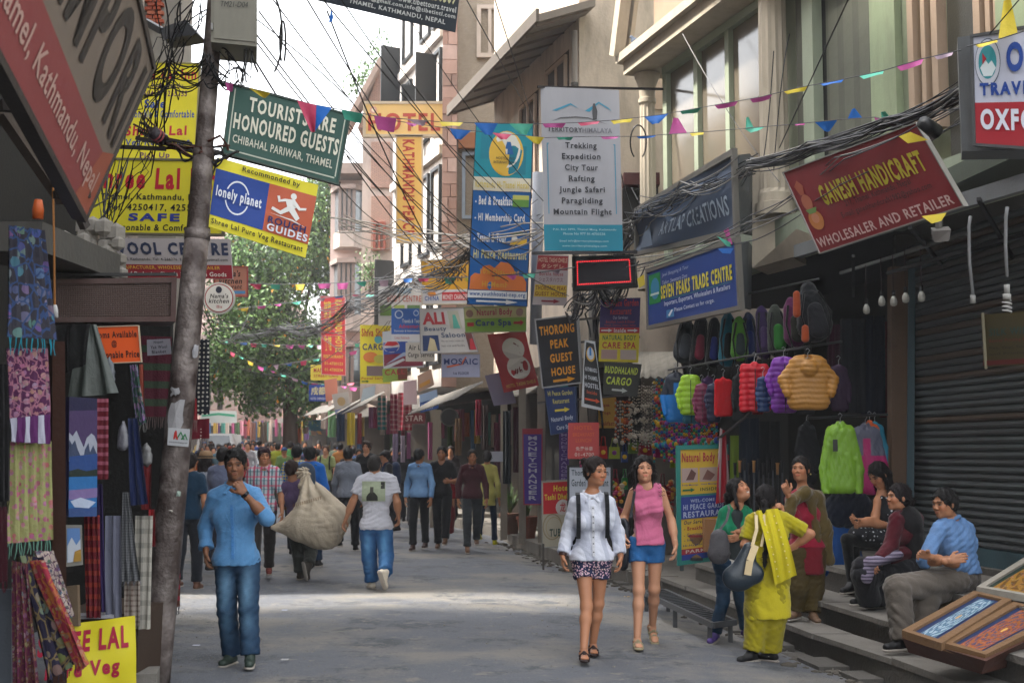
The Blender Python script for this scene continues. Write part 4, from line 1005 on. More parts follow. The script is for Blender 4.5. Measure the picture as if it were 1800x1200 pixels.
def tree(label,name,pts,d_,trunk,nleaf,lsz,seed,cols,flowers=0):
 r_=np.random.RandomState(seed);base=P(trunk[0][0],800,trunk[0][2]);base.z=0
 t=thing(name,label,'tree' if name=='tree' else 'plant',base);m=MB();tp=[Vector(P(*q))for q in trunk];tp[0].z=-.1 if name=='tree' else tp[0].z
 rr=np.linspace(.32 if name=='tree' else.03,.10 if name=='tree' else.01,len(tp));m.tube(tp,list(rr),9)
 for(cx,cy,rx,ry,w_,dz)in pts:m.tube([tp[-1 if len(tp)<3 else 1+int(r_.randint(len(tp)-1))],(tp[-1]+P(cx,cy,d_+dz))/2+Vector((0,0,.3)),P(cx,cy,d_+dz)],[rr[-1]*.8,rr[-1]*.5,rr[-1]*.2],5)
 m.build('trunk',M('4a3c32',.9,.25,3,.5,15),t,True)
 W_=np.array([p[4]for p in pts],float);W_/=W_.sum();V=[];Fc=[];Cc=[]
 k=F/d_
 centres=[]
 for i,p in enumerate(pts):
  for j in range(int(26*p[4])+4):
   v=r_.normal(size=3);v/=np.linalg.norm(v);rad=r_.uniform(.55,1.0)
   c=P(p[0],p[1],d_+p[5]);centres.append((c.x+v[0]*rad*p[2]/k,c.y+v[1]*rad*(p[2]+p[3])/2/k*.8,c.z+v[2]*rad*p[3]/k,r_.uniform(.3,.62)))
 ci=r_.randint(len(centres),size=nleaf);cen=np.array(centres)[ci]
 v=r_.normal(size=(nleaf,3));v/=np.linalg.norm(v,axis=1)[:,None];pos=cen[:,:3]+v*(cen[:,3]*r_.uniform(.4,1,nleaf)**.6)[:,None]*(lsz/.14)
 ax=r_.normal(size=(nleaf,3));ax[:,2]-=.8;ax/=np.linalg.norm(ax,axis=1)[:,None]
 bx=np.cross(ax,r_.normal(size=(nleaf,3))+np.array([0,0,1.2]));bx/=np.linalg.norm(bx,axis=1)[:,None]
 s_=lsz*r_.uniform(.6,1.3,nleaf)[:,None]
 Q=np.stack([pos-ax*s_*.5,pos+bx*s_*.24,pos+ax*s_*.5,pos-bx*s_*.24],1).reshape(-1,3)
 Fq=np.arange(nleaf*4).reshape(-1,4)
 cl=np.array([lin(c)for c in cols]);cc=cl[(ci*7+r_.randint(0,2,nleaf))%len(cl)]*r_.uniform(.85,1.15,(nleaf,1))
 if flowers:fi=r_.rand(nleaf)<flowers;cc[fi]=lin('d8962c')
 link_mesh('crown',Q,Fq,M('attr',.55,0,1,0,kind='attr',key='leaf',spec=.4),t,np.repeat(cc,4,0),False)
 return t
LC=('4f6e34','5c7c40','40592a','6a8a4c','375028','4b6a38')
tree('big leafy tree with small orange blossoms overhanging the bend','tree',[(470,470,70,80,3,0),(545,430,50,90,2.5,1),(590,460,32,90,1.5,1.5),(430,560,50,60,2,-1),(500,600,70,60,2.5,0),(560,640,40,60,1.5,0),(400,640,30,50,1.2,-2),(455,670,45,50,1.4,0),(540,700,30,40,.8,0),(620,380,22,40,.8,2),(410,480,34,60,1.2,0),(575,345,36,40,1,1)],46,[(512,800,46),(510,690,46),(500,600,46.2),(492,520,46.2)],44000,.19,4,LC,.012)
tree('small leafy bush growing on the roof beside the gable','roof_bush',[(650,130,26,22,1.4,0),(668,90,14,22,.8,0),(628,148,18,14,.8,0)],37.5,[(655,190,37.5),(655,150,37.5)],700,.13,9,LC)
tree('thin weeds hanging from the old brick ledge','ledge_weeds',[(650,480,14,34,1,0)],35.2,[(655,500,35.2),(652,470,35.2)],400,.10,11,LC)
def pot(label,px,py,d_,r_,h_,col,leafpx,seed,nl,group='clay pots by the money changer sign'):
 b=P(px,py,d_);b.z=.07;t=thing('potted_plant',label,'plant pot',b,group);m=MB()
 m.tube([b,b+Vector((0,0,h_*.85)),b+Vector((0,0,h_*.86)),b+Vector((0,0,h_))],[r_*.72,r_,r_*1.1,r_*1.1],14,M(col,.85,.2,5,.3,dirt=.3));m.build('pot',parent=t,smooth=False)
 rr=random.Random(seed);m=MB()
 for i in range(nl):
  a=rr.uniform(0,6.28);L_=rr.uniform(.3,.75)*leafpx;sp=rr.uniform(.2,1.0);p=b+Vector((0,0,h_));pts=[]
  for q in range(5):
   u=q/4;pts.append(p+Vector((math.cos(a)*sp*L_*u*.6,math.sin(a)*sp*L_*u*.6,L_*(u-.55*u*u*sp))))
  for q in range(4):
   wv=Vector((-math.sin(a),math.cos(a),0))*.022*(1-q/4.5);m.quad(pts[q]-wv,pts[q]+wv,pts[q+1]+wv*.8,pts[q+1]-wv*.8)
 m.build('foliage',M('3f5a2a',.6,.3,9),t)
pot('larger terracotta pot with a small plant, right of the dark pot',927,938,23.6,.19,.40,'8a4a34',.5,1,22)
pot('darker brown pot with tall arching leaves, left of the terracotta pot',897,925,24.8,.20,.40,'5f3f30',1.0,2,60)
TJOBS=[]
def uvpt(Q,u,v,o=0.0):
 tl,tr,br,bl=Q;p=lerp(lerp(tl,tr,u),lerp(bl,br,u),v)
 n=(bl-tl).cross(tr-tl).normalized()
 if n.dot(Vector((0,0,CZ))-tl)<0:n=-n
 return p+n*o
def quad_px(px,d):
 if not isinstance(d,(tuple,list)):d=(d,)*4
 if len(d)==2:d=(d[0],d[1],d[1],d[0])
 Q=[P(a[0],a[1],dd)for a,dd in zip(px,d)]
 n=(Q[3]-Q[0]).cross(Q[1]-Q[0]);o=Vector((0,0,CZ));r_=P(px[2][0],px[2][1],1.0)-o
 k=n.dot(Q[0]-o)/n.dot(r_);Q[2]=o+r_*k
 return Q
def T_(s,u0,v0,u1,v1,c='111111',b=0.0,it=0.0,rot=0):return('t',s,u0,v0,u1,v1,c,b,it,rot)
def Rc(u0,v0,u1,v1,c):return('r',u0,v0,u1,v1,c)
def Pl(pts,c):return('p',pts,c)
def Ci(u,v,ru,rv,c,n=20,ring=0):return('c',u,v,ru,rv,c,n,ring)
def Arrow(u0,v0,u1,v1,c):
 h=(v1-v0);
 if u1>u0:e=u1-min(abs(u1-u0)*.35,.2);return Pl([(u0,v0+h*.3),(e,v0+h*.3),(e,v0),(u1,v0+h*.5),(e,v1),(e,v1-h*.3),(u0,v1-h*.3)],c)
 e=u1+min(abs(u1-u0)*.35,.2);return Pl([(u0,v0+h*.3),(u0,v1-h*.3),(e,v1-h*.3),(e,v1),(u1,v0+h*.5),(e,v0),(e,v0+h*.3)],c)
def sign(label,name,px,d,bg,items,th=.03,frame=None,fw=.02,cat='sign',group=None,wave=0.0,mat=None,back=None,wav_v=1):
 Q=quad_px(px,d);base=uvpt(Q,.5,1)
 t=thing(name,label,cat,base,group);n=uvpt(Q,.5,.5,1)-uvpt(Q,.5,.5)
 mt=mat or M(bg,.55,.08,2.5,.05,12,key='sign_face',dirt=.10)
 W=lambda u,v:wave*(math.sin(u*5+v*7*wav_v)+.6*math.sin(u*11-v*4+1))
 m=MB()
 if wave:m.grid(lambda u,v:uvpt(Q,u,v,W(u,v)),22,22,None,th,tuple(-n))
 else:m.box8([uvpt(Q,0,1),uvpt(Q,1,1),uvpt(Q,1,0),uvpt(Q,0,0),uvpt(Q,0,1,-th),uvpt(Q,1,1,-th),uvpt(Q,1,0,-th),uvpt(Q,0,0,-th)])
 m.build('banner' if wave else 'board',mt,t,bool(wave))
 if frame:
  w_=(Q[1]-Q[0]).length;h_=(Q[3]-Q[0]).length;a,b=fw/w_,fw/h_;m=MB()
  for(u0,v0,u1,v1)in((-a,-b,1+a,0),(-a,1,1+a,1+b),(-a,0,0,1),(1,0,1+a,1)):
   m.box8([uvpt(Q,u0,v1,.012),uvpt(Q,u1,v1,.012),uvpt(Q,u1,v0,.012),uvpt(Q,u0,v0,.012),uvpt(Q,u0,v1,-th),uvpt(Q,u1,v1,-th),uvpt(Q,u1,v0,-th),uvpt(Q,u0,v0,-th)])
  m.build('frame',M(frame,.5,.15,5,.1,30,key='frame_metal',metal=.2),t)
 lay=0.003+wave*.15;shapes={};texts={}
 for it in items:
  k=it[0]
  if k=='r':
   _,u0,v0,u1,v1,c=it;m=shapes.setdefault(c,MB());
   nu=12 if wave else 1
   m.grid(lambda u,v:uvpt(Q,u0+(u1-u0)*u,v0+(v1-v0)*v,W(u0+(u1-u0)*u,v0+(v1-v0)*v)+lay),nu,nu);lay+=.0012
  elif k=='p':
   _,pts,c=it;m=shapes.setdefault(c,MB());m.poly([uvpt(Q,u,v,W(u,v)+lay)for u,v in pts][::-1]);lay+=.0012
  elif k=='c':
   _,cu,cv,ru,rv,c,nn,ring=it;m=shapes.setdefault(c,MB());pts=[(cu+ru*math.cos(2*math.pi*i/nn),cv+rv*math.sin(2*math.pi*i/nn))for i in range(nn)]
   if ring:
    pin=[(cu+ru*(1-ring)*math.cos(2*math.pi*i/nn),cv+rv*(1-ring)*math.sin(2*math.pi*i/nn))for i in range(nn)]
    for i in range(nn):j=(i+1)%nn;m.quad(*[uvpt(Q,*q,W(*q)+lay)for q in(pts[i],pts[j],pin[j],pin[i])])
   else:m.poly([uvpt(Q,u,v,W(u,v)+lay)for u,v in pts])
   lay+=.0012
  elif k=='t':texts.setdefault(it[6],[]).append(it)
 for c,m in shapes.items():tag(m.build('print',flat(c),t),kind='stuff')
 for c,L_ in texts.items():TJOBS.append((t,Q,c,L_,W,lay+.001))
 return t
def flush_text():
 obs=[]
 for(t,Q,c,L_,W,lay)in TJOBS:
  for it in L_:
   cu=bpy.data.curves.new('x','FONT');cu.body=it[1];cu.size=1;cu.resolution_u=2 if len(it[1])>9 else 5;cu.offset=it[7]*.03;cu.shear=it[8]
   if len(it[1])>3:cu.space_character=1.0+.4*it[7]*.5
   o=bpy.data.objects.new('x',cu);COL.objects.link(o);obs.append(o)
 bpy.context.view_layer.update();dg=bpy.context.evaluated_depsgraph_get();i=0
 for(t,Q,c,L_,W,lay)in TJOBS:
  V,Fc=[],[]
  for it in L_:
   o=obs[i];i+=1;me=bpy.data.meshes.new_from_object(o.evaluated_get(dg))
   n=len(me.vertices)
   if not n:continue
   co=np.empty(n*3,np.float32);me.vertices.foreach_get('co',co);co=co.reshape(-1,3)
   mn,mx=co.min(0),co.max(0);a=(co[:,0]-mn[0])/max(1e-6,mx[0]-mn[0]);b=1-(co[:,1]-mn[1])/max(1e-6,mx[1]-mn[1])
   if it[9]==1:a,b=1-b,a
   u=it[2]+(it[4]-it[2])*a;v=it[3]+(it[5]-it[3])*b;bs=len(V)
   for uu,vv in zip(u,v):V.append(tuple(uvpt(Q,float(uu),float(vv),W(float(uu),float(vv))+lay)))
   for p in me.polygons:Fc.append(tuple(bs+k for k in p.vertices))
   bpy.data.meshes.remove(me)
  m=MB();m.v=V;m.f=Fc;m.m=[0]*len(Fc);tag(m.build('lettering',flat(c),t),kind='stuff')
 for o in obs:
  cu=o.data;bpy.data.objects.remove(o);bpy.data.curves.remove(cu)
def rect(x0,y0,x1,y1):return[(x0,y0),(x1,y0),(x1,y1),(x0,y1)]
YL='d8cc2a'
AX,BX=(150,380),(267,120)
sign('grey and red emporium board jutting steeply out above the scarf stall','shop_sign',[(78,-722),(267,120),(150,380),(-156,-202)],(3.3,6.5,6.2,3.1),'6d6258',[Rc(0,.68,1,1,'7a3a3a'),Pl([(.93,.68),(1,.60),(1,1),(0.88,1)],'8a4a38')]+[T_('EMPORI',.40,.06,.975,.60,'2e2926',1.0,.0),T_('Thamel, Kathmandu, Nepal',.22,.77,.965,.93,'a88a80',.4)],.06,'3f3a36',.03)
sign('green TOURISTS ARE HONOURED GUESTS signboard clamped to the steel pole','street_sign',[(408,150),(614,203),(593,322),(393,268)],(9.5,9.75),'2c5148',[Rc(.025,.04,.035,.96,'b9bfb0'),Rc(.965,.08,.975,.92,'b9bfb0'),Rc(.035,.93,.965,.95,'b9bfb0'),T_('TOURISTS ARE',.16,.10,.90,.32,'d8d6c4',1.1),T_('HONOURED GUESTS',.05,.38,.955,.62,'d8d6c4',1.1),T_('CHIBAHAL PARIWAR, THAMEL',.06,.70,.93,.84,'c8c8b8',.5)],.03,'3b4a42',.012)
sign('lonely planet and rough guides restaurant banner hanging below the green guests signboard','restaurant_banner',[(382,277),(560,325),(537,453),(366,398)],(9.45,9.7),YL,[Rc(.0,.16,.53,.82,'1d3f8c'),Rc(.53,.16,1,.82,'b5573a'),T_('Recommonded by',.25,.035,.82,.125,'111111',.6),Ci(.24,.49,.12,.24,'d8dde6',28,.10),Rc(.04,.40,.46,.56,'1d3f8c'),T_('lonely planet',.03,.39,.48,.585,'d8dde6',1.0),Ci(.78,.25,.03,.045,'dcdcd8',12),Pl([(.70,.31),(.80,.29),(.82,.40),(.74,.44)],'dcdcd8'),Pl([(.74,.40),(.80,.40),(.87,.52),(.84,.57),(.76,.47)],'dcdcd8'),Pl([(.74,.40),(.77,.45),(.68,.54),(.58,.50),(.59,.46),(.67,.49)],'dcdcd8'),Pl([(.70,.31),(.72,.34),(.64,.38),(.62,.30),(.645,.29),(.655,.34)],'dcdcd8'),Pl([(.80,.30),(.86,.38),(.92,.36),(.92,.39),(.85,.42),(.79,.36)],'dcdcd8'),Pl([(.57,.555),(.80,.565),(.95,.62),(.80,.585)],'dcdcd8'),T_('ROUGH',.565,.60,.95,.695,'1d2a5c',1.0),T_('GUIDES',.565,.70,.98,.80,'d8dde6',1.0),T_('Shree Lal Pure Veg Restaurant',.02,.865,.955,.965,'111111',.6)],.01,None,wave=.006)
sign('upper yellow inn signboard behind the pole, its lettering crossed by cables','hotel_sign',[(222,110),(350,113),(342,282),(203,285)],13.6,YL,[T_('Shree Lal Inn',-.0+.02,.05,.97,.16,'b3203a',1.0),T_('Thamel, Kathmandu',.05,.20,.80,.26,'4a2a5a',.4),T_('Tel: 4250417, 4255755',.02,.28,.86,.35,'5a2a5a',.6),T_('Safe',.30,.37,.58,.46,'2a4a9a',1.0),T_('Reasonable & Comfortable',.02,.48,.97,.56,'2a4a9a',.6),T_('Shree Lal',.08,.64,.88,.74,'b3203a',1.0),T_('Veg Restaurant',.10,.77,.93,.86,'2a4a9a',.6),T_('Pick Up',.30,.91,.68,.985,'5a2a6a',.7)],.04,'8a8460',.015)
sign('large yellow inn signboard with red title and SAFE in blue, left of the pole','hotel_sign',[(168,281),(385,284),(390,411),(140,408)],11.2,YL,[T_('Shree Lal Inn',.02,.10,.98,.40,'b3152c',1.3),T_('Thamel, Kathmandu, Nepal',.10,.46,.93,.57,'1a1a1a',.7),T_('Tel: 4250417, 4255755',.16,.60,.90,.71,'1a1a1a',.7),T_('SAFE',.33,.73,.70,.84,'28358a',1.5),Arrow(.16,.87,.04,.97,'1a1a1a'),T_('Reasonable & Comfortable',.20,.88,.92,.97,'1a1a1a',.7)],.04,'6a6450',.02)
sign('grey wool centre signboard with maroon base strip, below the yellow inn sign','shop_sign',[(190,418),(404,420),(409,490),(205,488)],12.4,'a9a2a6',[Rc(0,.66,1,1,'8a2230'),T_('WOOL CENTRE',.0,.10,.98,.42,'2a3350',1.4),T_('Thamel, Kathmandu, Tel: 4-266276, E-mail: wool@hotmail.com',.02,.49,.97,.58,'2a2a2a',.3),T_('MANUFACTURER, WHOLESELLER & RETAILER',.01,.69,.90,.79,'d0a040',.6),T_('of Pashmina Shawls & Woolen Goods',.10,.84,.95,.95,'d8d0cc',.5)],.03)
sign('square cafe sign in faded salmon behind the round one','cafe_sign',rect(378,470,434,520),14.5,'a8705c',[T_("Nama's",.15,.1,.8,.33,'2a1a1a',.7,.2),T_('kitchen',.12,.38,.85,.58,'2a1a1a',.7,.2),T_('restaurant',.05,.62,.85,.76,'2a1a1a',.6,.2),Rc(.1,.82,.95,.93,'4a78a0')],.02,'8a3a3a',.012)
def disc_sign():
 t=thing('cafe_sign','round white cafe sign with a red ring, beside the pole','sign',P(385,552,13.9));Q=quad_px(rect(357,496,413,552),13.9)
 for nm,r_,c,o in(('board',1.0,'c9c4bc',0),('ring',.9,'9a2a30',.004),('board_centre',.84,'cfcac2',.007)):
  m=MB();pts=[uvpt(Q,.5+.5*r_*math.cos(i*math.pi/18),.5+.5*r_*math.sin(i*math.pi/18),o)for i in range(36)];m.poly(pts)
  if not o:m.poly([p+Vector((0,.03,0))for p in pts][::-1]);[m.quad(pts[i],pts[(i+1)%36],pts[(i+1)%36]+Vector((0,.03,0)),pts[i]+Vector((0,.03,0)))for i in range(36)]
  m.build(nm,flat(c),t)
 TJOBS.append((t,Q,'2a2022',[T_("Nama's",.22,.36,.80,.50,'',.6,.2),T_('kitchen',.18,.52,.82,.66,'',.6,.2)],lambda u,v:0,.01));TJOBS.append((t,Q,'9a2a30',[T_('100 m',.42,.72,.60,.82,'',.6)],lambda u,v:0,.01))
 m=MB();m.poly([uvpt(Q,.5+.1*math.cos(a),.24+.11*math.sin(a),.01)for a in np.linspace(0,6,12)]);m.build('print',flat('2a2a3a'),t)
disc_sign()
sign('orange rooms available notice hanging under the vent grille','room_notice',[(153,576),(243,573),(248,635),(157,639)],8.6,'d0521a',[T_('Rooms Available',.08,.12,.96,.31,'2a1410',.9),T_('@',.46,.38,.56,.58,'2a1410',.6),T_('Reasonable Price',.09,.68,.98,.88,'2a1410',.9)],.012,'b9a890',.006)
sign('dark blue travel agency banner strung across the top of the street','travel_banner',[(560,-85),(812,-45),(800,57),(540,-3)],(12.2,12.0),'18222c',[T_('977-1-4250309',.62,.30,.98,.55,'b9b48a',1.0),T_('www.tibettours.travel',.60,.58,.99,.68,'b8bab8',.7),T_('export@gmail.com,info@tibetintl.com',.30,.70,.99,.80,'b8bab8',.7),T_('THAMEL, KATHMANDU, NEPAL',.28,.83,.93,.925,'b8bab8',.8)],.012,None,wave=.004)
sign('pale yellow HOTEL board on the white building','hotel_sign',rect(643,183,778,236),27.6,'c9a868',[T_('HOTEL',.03,.30,.97,.90,'9a3a2a',.9),Ci(.10,.2,.045,.12,'b98a80'),Ci(.10,.2,.025,.07,'d8c8b0')],.12,'a89a84',.06)
sign('tall vertical yellow hotel name board hanging below the HOTEL board','hotel_sign',rect(698,240,741,425),27.6,'caa352',[T_('KATHMANDU PEACE',.22,.03,.72,.93,'9a2f22',1.2,0,1)],.10,'b0a088',.03)
sign('blue hostel banner with an orange cloud and yellow disc','hostel_banner',[(838,216),(937,220),(926,538),(822,534)],(19.6,19.4),'0f5aa0',[Rc(.0,0,1,.30,'0c8698'),Rc(.1,.05,.3,.2,'0a7a90'),Rc(.6,.12,.9,.28,'0a7488'),Ci(.55,.165,.30,.125,'d8b040',28),Ci(.54,.145,.255,.10,'d8d8d0',28),Pl([(.42,.17),(.47,.10),(.62,.10),(.68,.17)],'1a5a9a'),Rc(.52,.14,.57,.168,'d8d8d0'),T_('HOSTELLING',.38,.185,.70,.20,'333333',.4),T_('INTERNATIONAL',.34,.208,.74,.222,'333333',.4),Rc(0,.30,1,.375,'cfcab8'),T_('Kathmandu Hi-Thamel Hostel',.04,.32,.97,.36,'c8b45a',.8),Rc(.70,.395,.98,.46,'5a8a3a'),Rc(.70,.395,.98,.42,'b0b45a'),T_('- Bed & Breakfast',.05,.405,.70,.455,'d6d8d8',1.0),T_('- HI Membership Card',.05,.50,.92,.555,'d6d8d8',1.0),T_('- Travel & Tour',.05,.61,.62,.66,'d6d8d8',1.0),Rc(.68,.60,.97,.615,'4a5a4a'),Pl([(.68,.67),(.72,.63),(.78,.645),(.97,.63),(.97,.665)],'d8b040'),Ci(.76,.635,.05,.013,'d8d8d0'),T_('HI Peace Restaurant',.06,.70,.97,.75,'c9c48a',1.0),Pl([(.02,.92),(.03,.85),(.10,.83),(.20,.835),(.24,.79),(.36,.785),(.44,.80),(.54,.765),(.68,.77),(.76,.80),(.80,.835),(.92,.84),(.98,.87),(.98,.92)],'cc7030'),T_('10% Discount',.20,.805,.86,.835,'c9962f',.8),T_('for',.45,.845,.55,.865,'c9962f',.8),T_('HI-Member',.24,.875,.78,.905,'c9962f',.8),Rc(0,.925,1,.965,'d0d4d8'),T_('www.youthhostel-nep.org',.03,.93,.97,.96,'1a4a8a',.7),Arrow(.15,.97,.85,.995,'d0d4d8')],.012,'20262c',.01,wave=.012)
sign('tall grey-white trekking agency banner with mountain outline and activity list','trekking_banner',[(950,153),(1088,158),(1095,441),(957,441)],(16.6,16.5),'a3a4ab',[Rc(0,.84,1,1,'1d8098'),Pl([(.14,.145),(.38,.095),(.48,.125),(.58,.145),(.38,.105),(.2,.147)],'3a8fae'),Pl([(.56,.14),(.74,.08),(.86,.115),(.9,.135),(.74,.09),(.62,.145)],'3a8fae'),Pl([(.14,.21),(.25,.185),(.44,.175),(.6,.18),(.85,.22),(.6,.187),(.44,.182),(.25,.192)],'5a5a5e'),Pl([(.66,.105),(.70,.105),(.72,.14),(.71,.19),(.66,.19),(.655,.14)],'4a4a4e'),Ci(.68,.10,.016,.008,'4a4a4e'),T_('TERRITORY',.08,.245,.52,.275,'4a4a50',.9),T_('HIMALAYA',.525,.245,.90,.275,'6a6a72',.2)]+[T_(s,.5-w,.355+i*.068-.018,.5+w,.355+i*.068+(.028 if s in('Trekking','Expedition','City Tour','Rafting','Jungle Safari','Paragliding','Mountain Flight')else.016),'2e2f35',.8)for i,(s,w)in enumerate((('Trekking',.2),('Expedition',.245),('City Tour',.21),('Rafting',.165),('Jungle Safari',.29),('Paragliding',.26),('Mountain Flight',.37)))]+[Rc(.065,.345,.075,.775,'3a8fae'),Rc(.925,.345,.935,.775,'3a8fae'),Rc(.065,.345,.09,.35,'3a8fae'),Rc(.91,.345,.935,.35,'3a8fae'),T_('P.O. Box 3895, Thamel Marg, Kathmandu',.12,.865,.92,.88,'a8ccd4',.3),T_('Phone No 977 01-4700238',.25,.89,.78,.905,'a8ccd4',.3),T_('Email info@territoryhimalaya.com',.2,.935,.82,.95,'a8ccd4',.3),T_('www.territoryhimalaya.com',.23,.965,.8,.98,'a8ccd4',.3)],.012,None,wave=.01)
m_=MB();
t_=thing('banner_rail','dark metal rails holding the trekking banner','rail',P(1020,153,16.6));m_.bar(P(945,153,16.55),P(1165,157,17.5),.03,.03);m_.build('upper_rail',M('2a2628',.5),t_);m_=MB();m_.bar(P(935,445,16.5),P(1120,443,16.6),.03,.04);m_.build('lower_rail',M('2a2628',.5),t_)
sign('narrow hotel and guest house sign with maroon title and yellow band','hotel_sign',[(945,447),(1000,449),(996,537),(936,535)],18.9,'a79c9e',[Rc(0.02,.02,.98,.30,'8e2830'),T_('HOTEL TASHI DHELE',.05,.06,.96,.15,'c9a890',.5),T_('タシデレ',.15,.18,.85,.27,'c9a890',.4),T_('Borsha house',.12,.34,.85,.42,'8a3040',.4),T_('シェスタハウス',.12,.45,.85,.54,'6a3a5a',.3),Rc(.02,.60,.98,.84,'c2a42e'),T_('THORONG PEAK',.04,.62,.96,.71,'6a3020',.6),T_('GUEST HOUSE',.04,.74,.96,.82,'6a3020',.6),Arrow(.25,.88,.8,.97,'7a2030')],.03)
def led():
 t=sign('black LED display board with a glowing red border','led_sign',[(1012,457),(1109,453),(1112,498),(1013,504)],(17.1,16.9),'2a2830',[],.12,'121213',.05)
 Q=quad_px([(1012,457),(1109,453),(1112,498),(1013,504)],(17.1,16.9));em=bpy.data.materials.new('led_red');em.use_nodes=True;b=em.node_tree.nodes['Principled BSDF'];b.inputs['Base Color'].default_value=(.6,.02,.03,1);b.inputs['Emission Color'].default_value=(1,.04,.05,1);b.inputs['Emission Strength'].default_value=.18
 m=MB()
 for(u0,v0,u1,v1)in((.02,.05,.98,.10),(.02,.90,.98,.95),(.02,.10,.04,.90),(.96,.10,.98,.90)):
  nn=30 if u1-u0>.5 else 10
  for i in range(nn):
   a=i/nn;b_=(i+.7)/nn
   if u1-u0>.5:q=(lerp(u0,u1,a),v0,lerp(u0,u1,b_),v1)
   else:q=(u0,lerp(v0,v1,a),u1,lerp(v0,v1,b_))
   m.quad(uvpt(Q,q[0],q[3],.01),uvpt(Q,q[2],q[3],.01),uvpt(Q,q[2],q[1],.01),uvpt(Q,q[0],q[1],.01))
 tag(m.build('light_border',em,t),kind='stuff')
led()
def boxsign(label,px,d,bg,items,side_px,side_d,th=.2,sidecol='5b5f62',frame='6d6a64',fw=.05,wave=0.0):
 t=sign(label,'box_sign',px,d,bg,items,.05,frame,fw,wave=wave)
 m=MB();tr,br=P(*px[1],d[1]),P(*px[2],d[1]);a,b=P(*side_px[0],side_d),P(*side_px[1],side_d);bk=Vector((.3,.9,0))*.3
 m.box8([br,b,a,tr,br+bk,b+bk,a+bk,tr+bk]);m.build('side_panel',M(sidecol,.5,.15,4,.1,30,dirt=.4),t);return t
boxsign('weathered blue-grey creations box sign above the blue trade centre sign',[(1118,372),(1286,274),(1290,402),(1118,443)],(16.8,14.0),'38465c',[T_('ARTLAP CREATIONS',.30,.52,.97,.80,'8a98a8',.5),Pl([(.05,.95),(.12,.45),(.16,.5),(.22,.95)],'5a6a80'),Pl([(.30,.3),(.36,.2),(.44,.45),(.38,.6)],'4a5a72'),Pl([(.6,.2),(.75,.1),(.7,.35)],'4a5a72')],[(1318,270),(1318,408)],14.3,wave=.028)
boxsign('blue trade centre box sign with yellow title over the outdoor shop',[(1138,480),(1292,425),(1298,537),(1140,572)],(16.4,13.7),'143a82',[Rc(.02,.06,.17,.62,'0f7a40'),Ci(.10,.34,.055,.20,'2a7aa0',20),Rc(.04,.42,.15,.46,'b8c8c0'),T_('Jewl Shopping & Tour',.20,.11,.52,.19,'9aa4c0',.3,.2),T_('Tailor, Sweaters Don',.20,.25,.50,.33,'9aa4c0',.3,.2),T_('SEVEN PEAKS TRADE CENTRE',.18,.33,.965,.58,'c4b82e',1.3),Rc(.2,.60,.95,.607,'3a8a7a'),T_('Importers, Exporters, Wholesalers & Retailers',.22,.63,.94,.74,'b4bcd0',.5),T_('Please Contact us for cargo.',.34,.79,.78,.88,'b4bcd0',.5),Rc(.24,.80,.33,.94,'3a7ab0'),Pl([(.26,.9),(.30,.81),(.32,.82),(.28,.92)],'d0d8e0')],[(1316,425),(1314,540)],13.95)
sign('large red handicraft board tilted above the awning, yellow pointed title','shop_sign',[(1378,304),(1611,217),(1694,361),(1442,444)],(11.6,9.6,9.3,11.2),'7c1620',[T_('GANESH HANDICRAFT',.20,.28,.93,.53,'b3a428',1.2),T_('217, Thamel, Kathmandu, Nepal',.34,.54,.80,.63,'3a1418',.4),T_('E-mail: ganeshhandicraft1982@yahoo.com',.28,.65,.90,.74,'3a1418',.4),T_('WHOLESALER AND RETAILER',.02,.84,.97,.955,'c9a8a4',.7),Pl([(.03,.20),(.07,.14),(.10,.22),(.08,.32),(.05,.32)],'a05038'),Ci(.075,.42,.04,.10,'a86048',14),Ci(.085,.64,.055,.12,'b8743a',16),Ci(.085,.62,.03,.06,'c08060',12),Pl([(.04,.5),(.13,.5),(.11,.56),(.06,.56)],'6a8a4a')],.03,'8c8a86',.012)
boxsign('oxford travel agency light box with round emblem at the top right',[(1711,66),(1860,42),(1864,262),(1716,252)],(8.7,8.3),'b4b8c8',[Rc(0,.62,1,1,'98202c'),T_('OXFORD',.40,.10,1.6,.36,'1a3f8c',1.5),T_('TRAVEL & TOURS',.07,.44,1.7,.56,'1a3f8c',1.5),T_('OXFORD',.07,.68,1.05,.87,'c8ccd8',1.5),Ci(.17,.25,.155,.22,'3a4a5a',28),Ci(.17,.25,.148,.21,'b8bcc8',28),Ci(.17,.25,.11,.155,'2f8a94',24),Pl([(.08,.30),(.14,.22),(.18,.27),(.22,.24),(.27,.31),(.22,.38),(.12,.38)],'c8d4d8'),Pl([(.11,.16),(.11,.27),(.16,.22)],'9a1c28')],[(1683,66),(1691,266)],8.9,frame='4e5052',fw=.02)
sign('money transfer sign in yellow with black wording and money changer strip','money_sign',[(741,459),(826,455),(824,533),(743,534)],25.6,'c9971f',[T_('WESTERN',.18,.18,.92,.32,'2a2420',1.0),T_('UNION',.30,.36,.85,.50,'2a2420',1.0),Rc(0,.68,1,1,'b8b8bc'),T_('CHINA',.05,.82,.36,.93,'2a4a8a',.8),Ci(.2,.77,.09,.06,'c9802f'),Rc(.42,.74,1,.93,'b0222c'),T_('MONEY CHANGER',.44,.79,.98,.91,'d0c0c0',.8)],.06,'a8a08c',.02)
